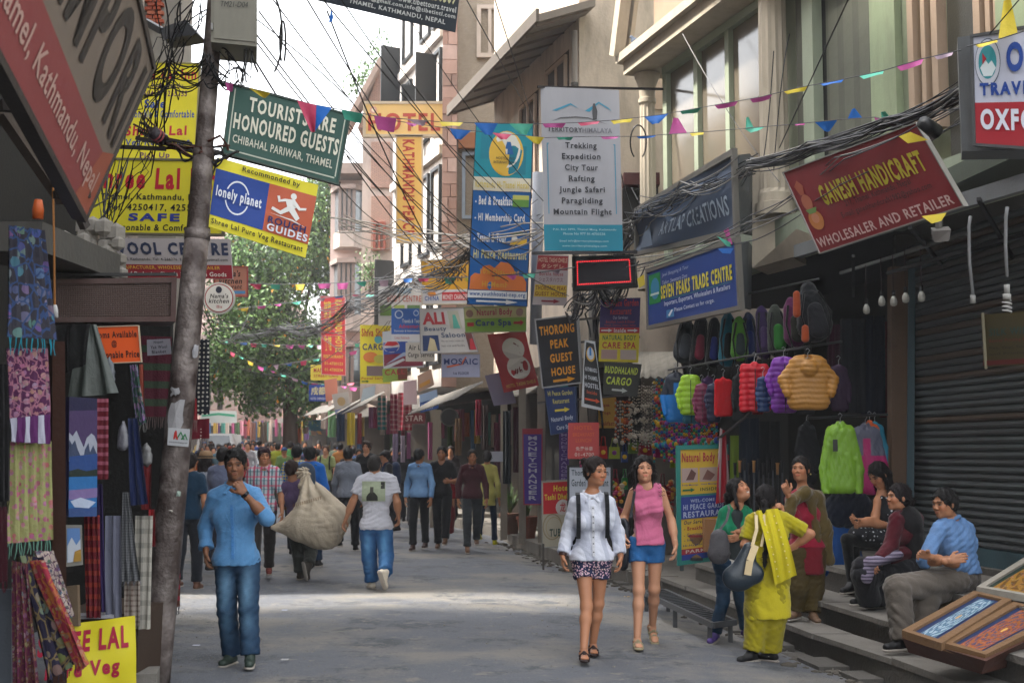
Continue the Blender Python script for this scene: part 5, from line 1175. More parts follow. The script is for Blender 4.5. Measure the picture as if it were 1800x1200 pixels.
sign('white beauty saloon sign with large red letters and two photos','salon_sign',[(738,543),(816,541),(840,618),(740,621)],24.6,'b4b6b8',[T_('ALI',.05,.08,.52,.36,'9a2a34',1.2),T_('Beauty',.08,.41,.52,.53,'3a4a6a',.8),T_('Saloon',.40,.55,.85,.66,'3a4a6a',.8),Rc(.04,.60,.34,.95,'243a6a'),Pl([(.12,.95),(.18,.65),(.26,.7),(.30,.95)],'b8b090'),Rc(.60,.06,.84,.46,'a0a498'),Pl([(.66,.46),(.70,.15),(.76,.15),(.80,.46)],'4a9a90'),Rc(.86,.55,.99,.95,'5a3030'),Pl([(.88,.95),(.92,.7),(.97,.7),(.99,.95)],'a02030'),T_('We do bridal make-up',.38,.72,.80,.77,'4a4a4a',.2),T_('hair cut and facials',.38,.82,.80,.87,'4a4a4a',.2)],.03,'7a7a7c',.012)
sign('green and pink spa direction sign with arrows, below the blue hostel banner','spa_sign',[(816,541),(924,537),(924,581),(819,583)],20.6,'7ba03a',[Rc(0,0,1,.46,'b9b27a'),T_('Natural Body',.20,.08,.78,.42,'a8344a',.8),T_('Care Spa',.17,.52,.76,.85,'2a3a6a',1.0),Arrow(.80,.55,.97,.80,'a82a30'),Rc(.03,.62,.14,.78,'a82a30'),Ci(.08,.25,.06,.16,'8a6a5a'),Ci(.9,.25,.06,.16,'9a7a6a')],.08,'8a9a6a',.012)
sign('pale lilac first floor studio sign with an orange swoosh','studio_sign',rect(777,623,843,662),24.0,'9aa0be',[T_('MOSAIC',.05,.18,.95,.45,'2a3a70',.8),Pl([(.12,.52),(.5,.40),(.62,.10),(.66,.12),(.55,.45),(.14,.60)],'c0603a'),T_('1st FLOOR',.30,.78,.72,.90,'2a2a50',.7)],.03,'8a8c98',.01)
sign('red cloth sign with two white discs and oriental characters','cloth_sign',[(857,588),(922,581),(947,677),(886,690)],(21.0,20.8),'9a3034',[Ci(.58,.30,.30,.20,'c4beb6',22),Ci(.60,.62,.32,.21,'c4beb6',22),T_('龙',.42,.18,.74,.42,'6a2026',.7),T_('游',.44,.51,.76,.74,'6a2026',.7),T_('HOTEL TASHI DHELE',.12,.88,.95,.94,'b89a4a',.6)],.008,None,wave=.02)
sign('black board with orange peak guest house lettering and arrow','guest_house_sign',[(942,563),(1013,555),(1021,671),(955,680)],(18.4,18.2),'23242a',[T_('THORONG',.06,.10,.93,.24,'cc8a22',1.1),T_('PEAK',.30,.32,.76,.45,'cc8a22',1.1),T_('GUEST',.26,.53,.84,.66,'cc8a22',1.1),T_('HOUSE',.26,.74,.88,.86,'cc8a22',1.1),Arrow(.28,.89,.86,.98,'cc8a22')],.08,'9a9a9c',.02)
sign('shield-shaped black hostel sign with white border','hostel_sign',[(1028,597),(1046,600),(1061,722),(1022,714)],17.8,'b9bcc0',[Pl([(.14,.03),(.86,.04),(.97,.40),(.90,.96),(.12,.95),(.04,.40)],'1a1a1e'),Ci(.5,.20,.34,.11,'c0963a',18),Ci(.5,.19,.27,.09,'b4c0cc',18),Rc(.42,.10,.58,.22,'2a70b0'),T_('KATHMANDU',.12,.40,.88,.46,'c0c4cc',.6),T_('HI THAMEL',.10,.52,.88,.58,'c0c4cc',.8),T_('HOSTEL',.12,.63,.88,.70,'c0c4cc',.9),T_('Inside',.24,.74,.76,.79,'b84a2a',.8),Arrow(.15,.84,.88,.91,'cc5030')],.02)
sign('purple and yellow garden restaurant and care spa poster board','spa_sign',[(1056,525),(1126,523),(1122,637),(1052,635)],18.0,'2f1f5a',[T_('Hi Peace Garden',.10,.02,.95,.13,'a8323a',.8),T_('Restaurant',.25,.15,.78,.26,'a8323a',.8),T_('Our Services:',.32,.28,.70,.33,'a8a0c0',.5),T_('Breakfast, Lunch & Dinner',.15,.35,.88,.40,'a8323a',.3),T_('Nepali, Chinese, Indian, Italian',.12,.41,.90,.45,'a8323a',.3),Rc(0,.46,1,.55,'a82430'),T_('Inside',.36,.475,.66,.54,'c8ccd0',.8),Arrow(.04,.48,.32,.535,'c8ccd0'),Arrow(.70,.48,.96,.535,'c8ccd0'),Rc(0,.55,1,1,'c9b82a'),T_('NATURAL BODY',.08,.58,.92,.66,'1f5a3a',.9),T_('CARE SPA',.08,.69,.92,.79,'a82030',1.0),Rc(.06,.81,.46,.96,'a88a84'),Rc(.54,.81,.94,.96,'b4a49c')],.03)
sign('dark cargo sign with lime green lettering and pale arrow','cargo_sign',[(1062,636),(1128,640),(1120,698),(1060,692)],17.6,'22231f',[T_('BUDDHALAND',.02,.12,.92,.34,'a8b83a',1.0,.15),T_('CARGO',.08,.44,.78,.68,'a8b83a',1.0,.15),Arrow(.25,.76,.70,.92,'a0a4a0')],.03)
sign('dark blue garden restaurant arrow sign under the guest house board','restaurant_sign',[(958,683),(1010,680),(1013,755),(969,763)],(18.2,18.0),'23345e',[T_('Hi Peace Garden',.08,.06,.92,.17,'b0a860',.7),T_('Restaurant',.22,.24,.80,.35,'b0a860',.7),Arrow(.25,.44,.80,.56,'bfae3a'),T_('Natural Body',.08,.64,.90,.77,'a8b0c0',.8),T_('Care Spa',.25,.84,.80,.96,'a8b0c0',.8)],.05,'3a4a6a',.01)
sign('small mustard sign partly hidden behind the shield-shaped sign','mustard_sign',rect(1045,698,1083,752),18.9,'b98f32',[T_('Spa',.3,.2,.7,.33,'8a3020',.7),T_('Yoga',.3,.45,.75,.58,'8a3020',.7),T_('Breakfast',.1,.78,.9,.92,'8a3020',.7)],.02)
sign('faded red sign with orange writing beneath the mustard sign','faded_sign',[(999,743),(1053,742),(1053,806),(998,806)],17.6,'a83a38',[T_('HOTEL',.2,.08,.8,.2,'c0582c',.6),T_('BREAKFAST',.15,.28,.85,.38,'c0582c',.5),T_('LUNCH',.25,.44,.75,.54,'c0582c',.5),T_('免費停車',.25,.66,.8,.78,'c4a8a0',.4),T_('01-4700',.22,.83,.84,.93,'c4a8a0',.4)],.03)
sign('tall purple money changer board standing by the clay pots','money_sign',[(920,755),(952,755),(951,885),(922,885)],22.0,'432a86',[Rc(0.0,0,1,.06,'9a3040')]+[T_(c,.26,.085+i*.0735,.74,.085+i*.0735+.055,'b4b0c4',.8)for i,c in enumerate('MONEYCHANGER')],.05,'9a3a4a',.02)
sign('second purple money changer board half hidden behind the signs','money_sign',rect(983,758,1000,846),20.0,'43226e',[T_(c,.2,.04+i*.08,.8,.04+i*.08+.06,'8a7aa8',.6)for i,c in enumerate('MONEYCHANGER')],.05)
t=sign('standing beer and hotel advertising board, red above cream','standing_sign',[(953,846),(1003,843),(1003,958),(954,961)],18.9,'a7a08e',[Rc(0.03,.02,1,.50,'b01420'),T_('Hotel',.40,.07,.95,.16,'c9b62e',1.0),T_('Tashi Dhele',.08,.20,.98,.29,'c9b62e',1.0),Ci(.72,.41,.25,.12,'b9b2ae',16),T_('龙',.62,.33,.82,.48,'a01820',.6),Ci(.35,.70,.34,.2,'8a7a5a',28,.08),Ci(.40,.71,.28,.16,'9a8a62',28,.06),T_('TUBORG',.25,.73,1.1,.85,'2a4038',1.0)],.03,'8a8a86',.012,cat='sign board')
for x in(955,996):
 m=MB();a=P(x,955,18.88);m.bar(a,(a.x,a.y,-.12),.03,.03);m.build('leg',M('4a4642',.6),t)
sign('white framed garden restaurant menu board behind the woman in white','menu_board',rect(1001,821,1073,925),17.4,'a8adb8',[T_('Thorong Garden',.05,.04,.95,.17,'2f3a40',.5),T_('Garden Restaurant',.05,.20,.95,.32,'2f3a40',.5)]+[T_('menu of the day   Rs',.2,.42+i*.07,.85,.45+i*.07,'55585e',.1)for i in range(7)],.04,'17181a',.03,cat='menu board')
t=sign('standing yellow and blue restaurant and spa board in a green frame on the step','standing_board',[(1196,790),(1272,788),(1272,975),(1198,985)],14.6,'c2a02c',[T_('Natural Body Care',.03,.03,1.12,.14,'9a2030',1.0),Rc(.02,.17,.40,.30,'a89088'),Pl([(.12,.28),(.25,.18),(.36,.22),(.3,.28)],'5a3a34'),Rc(.44,.17,.85,.30,'a08a80'),Pl([(.5,.28),(.62,.19),(.8,.24),(.7,.29)],'6a443c'),T_('Body Massage   Head Massage',.03,.315,.85,.335,'28307a',.3),Arrow(.04,.35,.33,.39,'0f5a34'),T_('INSIDE',.45,.355,.85,.385,'14401f',.8),Rc(0,.41,1,.43,'2a6a60'),Rc(0,.43,1,.63,'18307c'),T_('WEL-COME TO',.22,.455,.98,.485,'9aa4c0',.8),T_('HI PEACE GARDEN',.05,.50,1.1,.55,'9aa4c0',.8),T_('RESTAURANT',.05,.565,1.15,.62,'9aa4c0',1.0),T_('Our Services :-',.06,.645,.75,.68,'1a1a3a',.7,.2),T_('- Breakfast - Lunch',.06,.70,.98,.735,'8a2028',.7),T_('- Continental - Indian',.06,.76,.98,.79,'1a2a5a',.5),T_('- Indian - Nepali',.06,.81,.85,.84,'1a2a5a',.5),T_('Hi-Hygenic Food',.04,.86,.8,.885,'1a2a5a',.5),Rc(0,.90,1,.95,'8a1c28'),T_('PARKING',.1,.91,.9,.94,'b8a8a0',.6),Rc(0,.95,1,1,'18307c')],.05,'1f7068',.05,cat='sign board')
for x in(1198,1268):
 m=MB();a=P(x,978,14.62);m.bar(a,(a.x,a.y,.29),.04,.04);m.build('leg',M('3a4040',.6),t)
sign('blue travel agency sign with red and white writing','travel_sign',rect(688,542,741,600),26.4,'1a4f9a',[T_('Travels & Tours',.36,.32,.98,.44,'b8c0cc',.6),T_('Adventure',.25,.48,.98,.60,'a82a34',.8),Rc(0,.78,1,1,'b4b8c0'),T_('Contact: Kathmandu',.1,.84,.6,.93,'9a3a3a',.3),Ci(.25,.18,.14,.13,'a8b8d0',18,.25),Ci(.82,.14,.09,.09,'a8b8d0',16,.25),T_('Domestic & International',.1,.65,.95,.71,'b8c0cc',.3)],.03)
sign('bright yellow cargo sign with a red slanting title','cargo_sign',rect(633,571,686,674),29.0,'cfc22c',[T_('Shiva Shakti',.05,.06,.98,.20,'a82a2a',.8),Ci(.6,.25,.13,.07,'4a9aa8',14),T_('CARGO',.08,.32,.98,.43,'1f2a5a',1.0),Ci(.35,.55,.25,.09,'c07030',16),Ci(.65,.58,.2,.07,'9a9a3a',14),Rc(.22,.70,.9,.87,'6a5a5a'),T_('Postal Service',.05,.89,.95,.93,'9a2a2a',.5),Arrow(.05,.94,.3,.985,'1a5a2a')],.03)
sign('cola advertisement sign, blue, white and maroon','drink_sign',[(672,583),(742,575),(745,645),(674,648)],27.6,'a8b0b8',[Rc(.02,.42,.98,.96,'742038'),Rc(.02,.30,.62,.62,'24489a'),Ci(.22,.42,.20,.16,'b8bcc4',18),Pl([(.03,.38),(.12,.28),(.32,.28),(.41,.38),(.25,.41)],'a8222e'),Pl([(.03,.45),(.41,.45),(.32,.56),(.12,.56)],'1c3a8a'),Pl([(.05,.90),(.5,.6),(.98,.58),(.98,.64),(.5,.70)],'8a9ab8'),Pl([(.0,.95),(.5,.75),(.55,.8),(.1,1)],'a8b0b8')],.03)
sign('small white air line cargo sign with black letters','cargo_sign',rect(713,602,764,635),26.0,'a9a6a0',[T_('Air Line',.1,.12,.75,.40,'26262a',.8),T_('Cargo Service',.08,.52,.98,.85,'26262a',.7)],.03)
sign('pale ayurvedic clinic sign with green pictures','clinic_sign',rect(665,503,742,572),28.4,'b0b2b2',[T_('AYURVEDIC',.25,.04,.75,.18,'2a6a8a',.6),T_('BODY CENTRE',.2,.24,.98,.40,'9a4a3a',.6),Rc(.04,.48,.3,.75,'5a7a3a'),Rc(.36,.48,.6,.75,'8a9a4a'),Rc(.66,.48,.95,.72,'4a6a3a')],.03)
sign('long vertical red hotel banner with yellow letters and oriental characters','hotel_banner',[(564,521),(606,522),(607,659),(566,657)],40.0,'a8202c',[T_('KATHMANDU HOTEL',.58,.04,.88,.72,'b9a83a',.9,0,1),T_('加德',.12,.06,.42,.16,'b9a83a',.6),T_('滿都',.12,.18,.42,.28,'b9a83a',.6),T_('酒店',.12,.33,.42,.45,'b9a83a',.6),T_('賓館',.12,.50,.42,.70,'b9a83a',.6),T_('RESTAURANT',.08,.75,.92,.79,'b9a83a',.5),T_('01-4700123',.12,.84,.9,.88,'b9a83a',.5),T_('01-4700234',.12,.92,.9,.96,'b9a83a',.5)],.05,'b08a8a',.02)
sign('small yellow sign at the foot of the red hotel banner','mini_sign',rect(546,641,600,668),41.0,'c0b43a',[T_('MANDALA',.1,.2,.8,.5,'9a2a2a',.8),T_('STREET CAFE',.1,.62,.9,.8,'9a2a2a',.4)],.03)
sign('royal blue hotel sign with white oriental characters','hotel_sign',rect(543,676,574,705),40.4,'1a3a86',[T_('成都',.12,.12,.95,.62,'b9b48a',.7),T_('HOTEL CHENGDU',.1,.76,.95,.9,'b0b4c0',.5)],.03)
sign('faded orange sign board next to the royal blue sign','faded_sign',[(570,668),(592,664),(594,700),(573,706)],38.5,'b0705c',[],.03)
sign('tilted pale tin sign with a brown oval picture','tilted_sign',[(583,693),(612,688),(617,724),(590,728)],37.0,'a3a09c',[Ci(.5,.42,.25,.22,'a08a60',16),Rc(0,.78,1,1,'5a6290')],.03)
sign('small tilted light blue notice above the hanging scarves','tilted_sign',[(638,683),(660,677),(658,697),(634,706)],33.0,'a0b0bc',[],.03)
sign('blank pinkish white sign beside the red patterned scarves','blank_sign',[(709,671),(732,667),(733,710),(709,712)],27.0,'b49ea4',[],.03)
sign('three-sided hanging sign with yellow and red smudges','hanging_sign',[(734,660),(758,648),(763,676),(735,690)],26.0,'a58878',[Rc(.1,.55,.8,.8,'b0803a')],.05)
sign('blue communication office sign angled down over the shop','office_sign',[(737,694),(768,684),(771,717),(739,725)],25.6,'1c4790',[Rc(0,0,1,.45,'8aa0c0'),T_('Communication',.08,.55,.92,.70,'b0b8c8',.5),T_('Office',.3,.78,.7,.92,'b0b8c8',.5)],.03)
sign('slanted mauve-grey tin panel hanging left of the guest house board','tin_sheet',[(852,660),(890,652),(908,708),(868,713)],21.4,'716a80',[],.03)
sign('green and maroon call shop sign below the cola advertisement','call_sign',[(672,648),(716,646),(716,668),(673,672)],27.9,'84a03c',[T_('CALL',.1,.08,.9,.5,'9a2a30',.8),Rc(.62,.0,1,.9,'6a3428')],.03)
sign('dim red and black shop name board above the photo display','shop_sign',[(709,726),(748,726),(747,744),(709,745)],27.5,'5c1a22',[T_('STAR',.1,.2,.9,.75,'a89a94',.7)],.03)
sign('small white notice taped at the doorway behind the yellow tunic','paper_notice',rect(859,793,884,811),23.6,'a9acba',[],.01)
sign('dim olive wings and flags poster hanging from the shutter','poster',[(1727,553),(1830,545),(1830,640),(1728,645)],(10.0,9.6),'3a3318',[T_('SILK WINGS',.12,.28,1.0,.42,'1c3a38',.8),T_('Banner Printing Solution',.12,.48,.98,.56,'5a2018',.5),T_('Flex, Vinyl, Stickers',.12,.62,.9,.69,'1c1c12',.4),T_('and Printing',.12,.74,.8,.80,'1c1c12',.4),Rc(0,.88,1,.97,'4e1614')],.01)
m=MB();m.bar(P(1727,550,9.98),P(1733,648,9.98),.02,.02,M('6a6450',.7));tag(m.build('poster_rod'),'thin pale rod along the edge of the olive poster','rod')
sign('far green and white cloth banner over the pink house shops','cloth_banner',rect(352,722,416,743),60,'b0b8b4',[Pl([(.05,.3),(.5,.15),(.95,.3),(.95,.5),(.5,.35),(.05,.5)],'3a9070')],.02)
sign('tiny blue sign on the distant pink house','mini_sign',rect(369,645,388,660),66,'3a4a8a',[],.03)
sign('yellow vegetarian restaurant banner at the bottom left beside the pole','restaurant_banner',[(108,1098),(238,1082),(240,1215),(96,1230)],(7.9,8.1),'c9bc1e',[T_('SHREE LAL',-.28,.10,.90,.40,'9a1434',1.3),T_('Pure Veg',-.15,.52,.78,.78,'9a1434',1.3),T_('Restaurant',-.1,.86,.85,1.05,'9a1434',1.3)],.01,None,wave=.008)
sign('white paper notice pinned to the striped wool blanket','paper_notice',[(258,597),(299,595),(301,622),(259,625)],9.4,'a9a8b4',[T_('Nepali',.3,.1,.7,.3,'3a3a42',.5),T_('Yak Wool',.15,.4,.85,.6,'3a3a42',.7),T_('Blanket',.2,.7,.8,.9,'3a3a42',.6)],.004)
def obj_tag(m,name,mat,label,cat,group=None,smooth=False,kind=None):return tag(m.build(name,mat,None,smooth),label,cat,group,kind)
POLE=M('3f3431',.5,.35,9,.6,30,.2,'denim','7d7470',dirt=.6,key='rusty_steel')
pb=P(268,1200,8.95);pb.z=-.02
pt_=[pb,P(293,960,9.05),P(318,700,9.15),P(347,410,9.3),P(358,270,9.4),P(372,90,9.5),P(392,-160,9.65)]
pole=thing('utility_pole','leaning rusty steel pole wrapped with cables and torn posters on the left of the street','pole',pb)
def sect(a,b,r0,r1,nm='section'):
 m=MB();n=8;pts=[lerp(Vector(a),Vector(b),i/n)for i in range(n+1)];m.tube(pts,[lerp(r0,r1,i/n)for i in range(n+1)],18);m.build(nm,POLE,pole,True)
sect(pt_[0]+Vector((-.0,0,-.1)),pt_[3],.108,.088);sect(lerp(pt_[3],pt_[2],.12),pt_[4]+Vector((0,0,.0)),.080,.076);sect(lerp(pt_[4],pt_[3],.1),pt_[6],.068,.062)
for t_c,r_ in((pt_[3],.094),(pt_[4],.081)):
 m=MB();m.tube([t_c-Vector((0,0,.05)),t_c+Vector((0,0,.03))],r_,18);m.build('collar',POLE,pole,True)
def pole_at(py):
 ys=[1200,960,700,410,270,90,-160];
 for i in range(6):
  if ys[i]>=py>=ys[i+1]:return lerp(pt_[i],pt_[i+1],(ys[i]-py)/(ys[i]-ys[i+1]))
 return pt_[-1]
def decal(name,py,hw,hh,col,seed,ang=0,ragged=.3,rad=.104):
 r_=random.Random(seed);c=pole_at(py);m=MB();n=14;pts=[]
 for i in range(n):
  a=2*math.pi*i/n;k=1-ragged*r_.random();th=ang+hw*k*max(-1,min(1,1.25*math.cos(a)))/rad;z=hh*k*max(-1,min(1,1.25*math.sin(a)))
  pts.append(c+Vector((math.sin(th)*rad+z*.10,-math.cos(th)*rad,z)))
 ctr=sum(pts,Vector())/n;ctr.y=min(p.y for p in pts)-.004
 for i in range(n):m.poly([ctr,pts[i],pts[(i+1)%n]])
 return m.build(name,M(col,.8,.2,14,.1,key='paper'),pole)
decal('torn_poster',730,.07,.11,'8d8c8e',2);decal('torn_poster',690,.045,.04,'8a8a8c',3,-.2,.6);decal('torn_poster',868,.02,.02,'8a9a90',4,.7,.4);decal('torn_poster',897,.018,.012,'9a968e',5,.3,.6);decal('torn_poster',620,.03,.05,'9a9a9e',9,1.0,.2)
st_=sign('square white hiking sticker with green peaks and a red walker, stuck on the pole','sticker',[(296,751),(334,754),(331,785),(294,782)],(9.0,9.0),'a9abae',[Pl([(.38,.62),(.60,.15),(.80,.62),(.74,.62),(.60,.28),(.46,.62)],'1f6a3a'),Pl([(.62,.62),(.80,.25),(.95,.62),(.90,.62),(.80,.38),(.70,.62)],'1f6a3a'),Pl([(.30,.22),(.42,.22),(.44,.45),(.50,.65),(.44,.65),(.37,.5),(.32,.65),(.27,.62)],'a82a26'),Ci(.37,.18,.04,.05,'a82a26',10),T_('www.quest-himalaya.com',.08,.74,.95,.86,'2a2a2a',.4)],.003)
def box3(pxq,d,depth,name,mat,parent=None,dirv=(.15,1,0)):
 Q=[P(*a,d)if len(a)==2 else P(*a)for a in pxq];dv=Vector(dirv).normalized()*depth;m=MB();m.box8([Q[3],Q[2],Q[1],Q[0],Q[3]+dv,Q[2]+dv,Q[1]+dv,Q[0]+dv]);return m.build(name,mat,parent)
CAB=M('7f7d72',.55,.1,3,.05,12,.1,dirt=.25,key='cabinet_paint')
cab=thing('meter_cabinet','grey-green steel meter cabinet mounted on top of the leaning pole','cabinet',P(405,82,9.3))
q=[P(371,-40,9.25),P(452,-38,9.25),P(452,82,9.25),P(371,74,9.25)];bk=Vector((-.085,.42,0))
m=MB();m.box8([q[3],q[2],q[1],q[0],q[3]+bk,q[2]+bk,q[1]+bk,q[0]+bk]);m.build('case',CAB,cab)
m=MB();q2=[P(376,-40,9.24),P(449,-38,9.24),P(449,74,9.24),P(376,67,9.24)];m.box8([q2[3],q2[2],q2[1],q2[0]]+[p+Vector((0,.012,0))for p in(q2[3],q2[2],q2[1],q2[0])]);dr=m.build('door',CAB,cab)
m=MB();m.ball(P(442,36,9.225),.012,None,8);m.build('lock',M('2a2a2c',.4),dr)
for py in(47,-12):m=MB();m.bar(P(372.5,py+6,9.235),P(372.5,py-6,9.235),.014,.014);m.build('hinge',M('8a8a88',.4,metal=.5),cab)
TJOBS.append((cab,[P(388,2,9.232),P(436,4,9.232),P(436,14,9.232),P(388,12,9.232)],'3a3a3a',[T_('TM21-D04',0,0,1,1,'',.0,.2)],lambda u,v:0,.003))
lamp=thing('street_lamp','dark grey angular street lamp head beside the cabinet','lamp',P(315,60,9.8));m=MB();a,b,c,e=P(279,52,9.7),P(350,56,9.5),P(330,35,9.6),P(289,70,9.6)
m.box8([P(288,70,9.6),P(348,60,9.4),P(326,35,9.6),P(280,50,9.8)]+[x+Vector((.0,.3,.03))for x in(P(288,70,9.6),P(348,60,9.4),P(326,35,9.6),P(280,50,9.8))]);m.build('housing',M('33363a',.5),lamp)
m=MB();m.bar(P(255,38,10),P(285,55,9.75),.05,.05);m.build('arm',M('4a4c4e',.5),lamp)
m=MB();rail_=thing('sign_rails','angle iron rails clamped across the pole to carry the signs','rail',P(400,270,9.5))
for pa,pb_ in(((392,148,9.55),(612,204,9.8)),((360,262,9.5),(598,324,9.8)),((240,243,9.7),(372,268,9.45)),((205,258,9.9),(290,262,9.6))):
 m=MB();m.bar(P(*pa),P(*pb_),.03,.03);m.build('rail',M('3c3836',.6,.2,metal=.3),rail_)
cam_=thing('spotlight','small dark spotlight with red stripes on the rail left of the pole','lamp',P(283,240,9.55));m=MB();m.tube([P(268,232,9.5),P(287,246,9.6)],[.045,.05],12);m.build('housing',M('2a2226',.5),cam_,True)
for o_ in(0.35,.6):c_=lerp(P(268,232,9.5),P(287,246,9.6),o_);dd_=(P(287,246,9.6)-P(268,232,9.5)).normalized()*.006;m=MB();m.tube([c_-dd_,c_+dd_],.052,12);m.build('stripe',M('8a3a3e',.6),cam_,True)
FRN={}
def hang(label,name,pxq,d,mat,fringe=None,fl=.06,amp=.012,nf=5,seed=1,cat=None,group=None,fold=False,th=.006,bunch=0.0,parent=None,bottom_wave=0.0):
 Q=quad_px(pxq,d);r_=random.Random(seed);ph=r_.uniform(0,6);wid=(Q[1]-Q[0]).length
 nrm=(Q[3]-Q[0]).cross(Q[1]-Q[0]).normalized();nrm=-nrm if nrm.y>0 else nrm
 W=lambda u,v:amp*(math.sin(u*nf*6.28+ph+.8*math.sin(v*3+ph))*(.5+.5*v)+.5*math.sin(u*nf*13.1+2*v+ph))
 def fn(u,v):
  uu=.5+(u-.5)*(1-bunch*(1-v));p=lerp(lerp(Q[0],Q[1],uu),lerp(Q[3],Q[2],uu),v)
  p=p+Vector((0,0,bottom_wave*v*math.sin(u*9+ph)));return p+nrm*(W(u,v)+bunch*.03*math.cos((u-.5)*3.1))
 t=thing(name,label,cat or name.replace('_',' '),fn(.5,1),group)if parent is None else parent
 m=MB();m.grid(fn,max(10,int(nf*6)),12,None,th,tuple(-nrm));m.build('cloth',mat,t,True)
 if fringe:
  m=MB();n=max(8,int(wid/.016))
  for i in range(n):
   u=(i+.5)/n;a=fn(u,1);b=a+Vector((r_.uniform(-.012,.012),r_.uniform(-.01,.01),-fl*r_.uniform(.75,1.1)));m.tube([a,lerp(a,b,.5)+Vector((r_.uniform(-.006,.006),0,0)),b],[.0035,.003,.002],3,None,False)
  tag(m.build('fringe',cloth(fringe)if isinstance(fringe,str)else fringe,t),kind='stuff')
 return t
q4=lambda x0,y0,x1,y1,dx=0:[(x0,y0),(x1,y0),(x1+dx,y1),(x0+dx,y1)]
PAIS=lambda a,b,s=22,**k:M(a,.85,.12,s,.2,70,kind='paisley',col2=b,key='paisley',**k)
hang('dark slate pashmina with blue motifs and turquoise fringe at the far left','shawl',[(14,395),(78,405),(100,597),(12,592)],(6.6,6.8),PAIS('2b2a33','2a3f66',14),'1b7f94',.09,seed=1)
hang('purple paisley shawl hanging beneath the slate one','shawl',[(14,612),(84,612),(90,735),(16,745)],(6.7,6.9),PAIS('43173c','8a5a6a',26),None,seed=2)
hang('short scarf with white, purple and teal upright stripes','scarf',[(16,735),(88,728),(88,780),(20,776)],(6.68,6.86),M('4a1a4e',.85,.1,9,.2,70,kind='vstripe',col2='9a9aa8',key='upright_stripes'),None,seed=3)
hang('woven pastel shawl in green, yellow and pink with knotted fringe','shawl',[(10,775),(90,775),(92,948),(10,955)],(6.75,6.95),M('8a8a5a',.9,.15,30,.6,30,kind='floral',col2='a85a6a',key='woven_pastel'),'5a8a78',.08,seed=4,amp=.02)
hang('black wool scarf edge hanging at the left margin','scarf',[(-30,640),(14,640),(18,880),(-30,885)],(6.4,6.5),cloth('121114'),'121114',.06,seed=5)
hang('dark maroon scarf with fringe at the left margin above the grey board','scarf',[(-30,890),(12,890),(16,1020),(-30,1030)],(6.4,6.5),cloth('3c0f1a'),'4a1420',.06,seed=6)
hang('dark green and purple paisley scarf draped in deep folds at lower left','scarf',[(28,975),(75,980),(135,1165),(85,1195)],(6.5,6.6),PAIS('1e1a30','6a5a3a',15),'1b1a28',.05,amp=.035,nf=3,seed=7,bunch=.1)
hang('cream scarf with small violet leaves, lower left','scarf',[(58,968),(92,968),(131,1082),(104,1096)],(6.62,6.7),PAIS('a3958c','4a2a4a',34),None,amp=.02,nf=3,seed=8)
hang('orange and magenta silk scarf between the paisley and cream scarves','scarf',[(50,985),(74,985),(152,1168),(138,1180)],(6.56,6.5),PAIS('8a2a3a','9a5a2a',22),None,amp=.02,nf=3,seed=9)
hang('red and violet printed scarf, lowest at the far left','scarf',[(20,985),(48,990),(70,1215),(22,1225)],(6.48,6.5),PAIS('4a1230','5a3a2a',30),None,amp=.025,nf=3,seed=10)
box3([(-40,1030),(22,1030),(22,1230),(-40,1230)],6.55,.03,'x',None)if False else None
o=box3([(-60,1035),(20,1035),(20,1240),(-60,1240)],6.7,.03,'grey_panel',M('4b5058',.6,.1,dirt=.2));tag(o,'flat grey board behind the lowest scarves at the left margin','board')
o=box3([(92,600),(114,600),(118,1240),(92,1240)],7.4,.25,'door_frame',M('3a2218',.6,.25,3,.2,20,key='dark_wood'),None,(-.5,1,0));tag(o,'dark brown wooden door frame between scarves and paintings','door frame')
for i,py in enumerate((863,948)):m=MB();m.ball(P(114,py,7.38),.008,None,6);m.build('screw',M('a0a0a0',.4,metal=.6),None)if False else None
def painting():
 t=thing('painting','tall acrylic painting of snow peaks over a blue lake under a violet sky','painting',P(146,907,7.7));Q=quad_px([(122,697),(171,700),(168,907),(118,908)],(7.65,7.85))
 def pl(pts,c,o):m=MB();m.poly([uvpt(Q,u,v,o)for u,v in pts]);tag(m.build('print',M(c,.6,.25,9,.2,40,key='paint_layer'),t),kind='stuff')
 m=MB();m.box8([uvpt(Q,0,1),uvpt(Q,1,1),uvpt(Q,1,0),uvpt(Q,0,0),uvpt(Q,0,1,-.03),uvpt(Q,1,1,-.03),uvpt(Q,1,0,-.03),uvpt(Q,0,0,-.03)]);m.build('canvas',M('1c1a38',.7,.3,2),t)
 pl([(0,.12),(1,.10),(1,.40),(0,.40)],'3a2a4e',.002);pl([(0,.30),(.12,.33),(.25,.28),(.4,.36),(.52,.42),(.62,.34),(.78,.30),(.9,.32),(1,.38),(1,.54),(0,.54)],'8a8e9a',.004)
 pl([(0,.36),(.1,.40),(.2,.36),(.3,.44),(.42,.50),(.2,.53),(0,.53)],'2e3850',.006);pl([(.55,.44),(.68,.38),(.74,.46),(.85,.40),(1,.48),(1,.53),(.5,.53)],'2e3850',.006)
 pl([(0,.50),(1,.47),(1,.64),(0,.66)],'1c3a6e',.008);pl([(0,.62),(.3,.60),(.6,.62),(1,.60),(1,.66),(0,.67)],'16221c',.010);pl([(0,.67),(1,.655),(1,.93),(0,.94)],'1f5a90',.009)
 pl([(0,.78),(1,.76),(1,.84),(0,.86)],'6a5a86',.011);pl([(.05,.87),(.4,.84),(.95,.88),(.7,.93),(.2,.92)],'9aa4b8',.012);pl([(0,.93),(1,.92),(1,1),(0,1)],'28406e',.011)
painting()
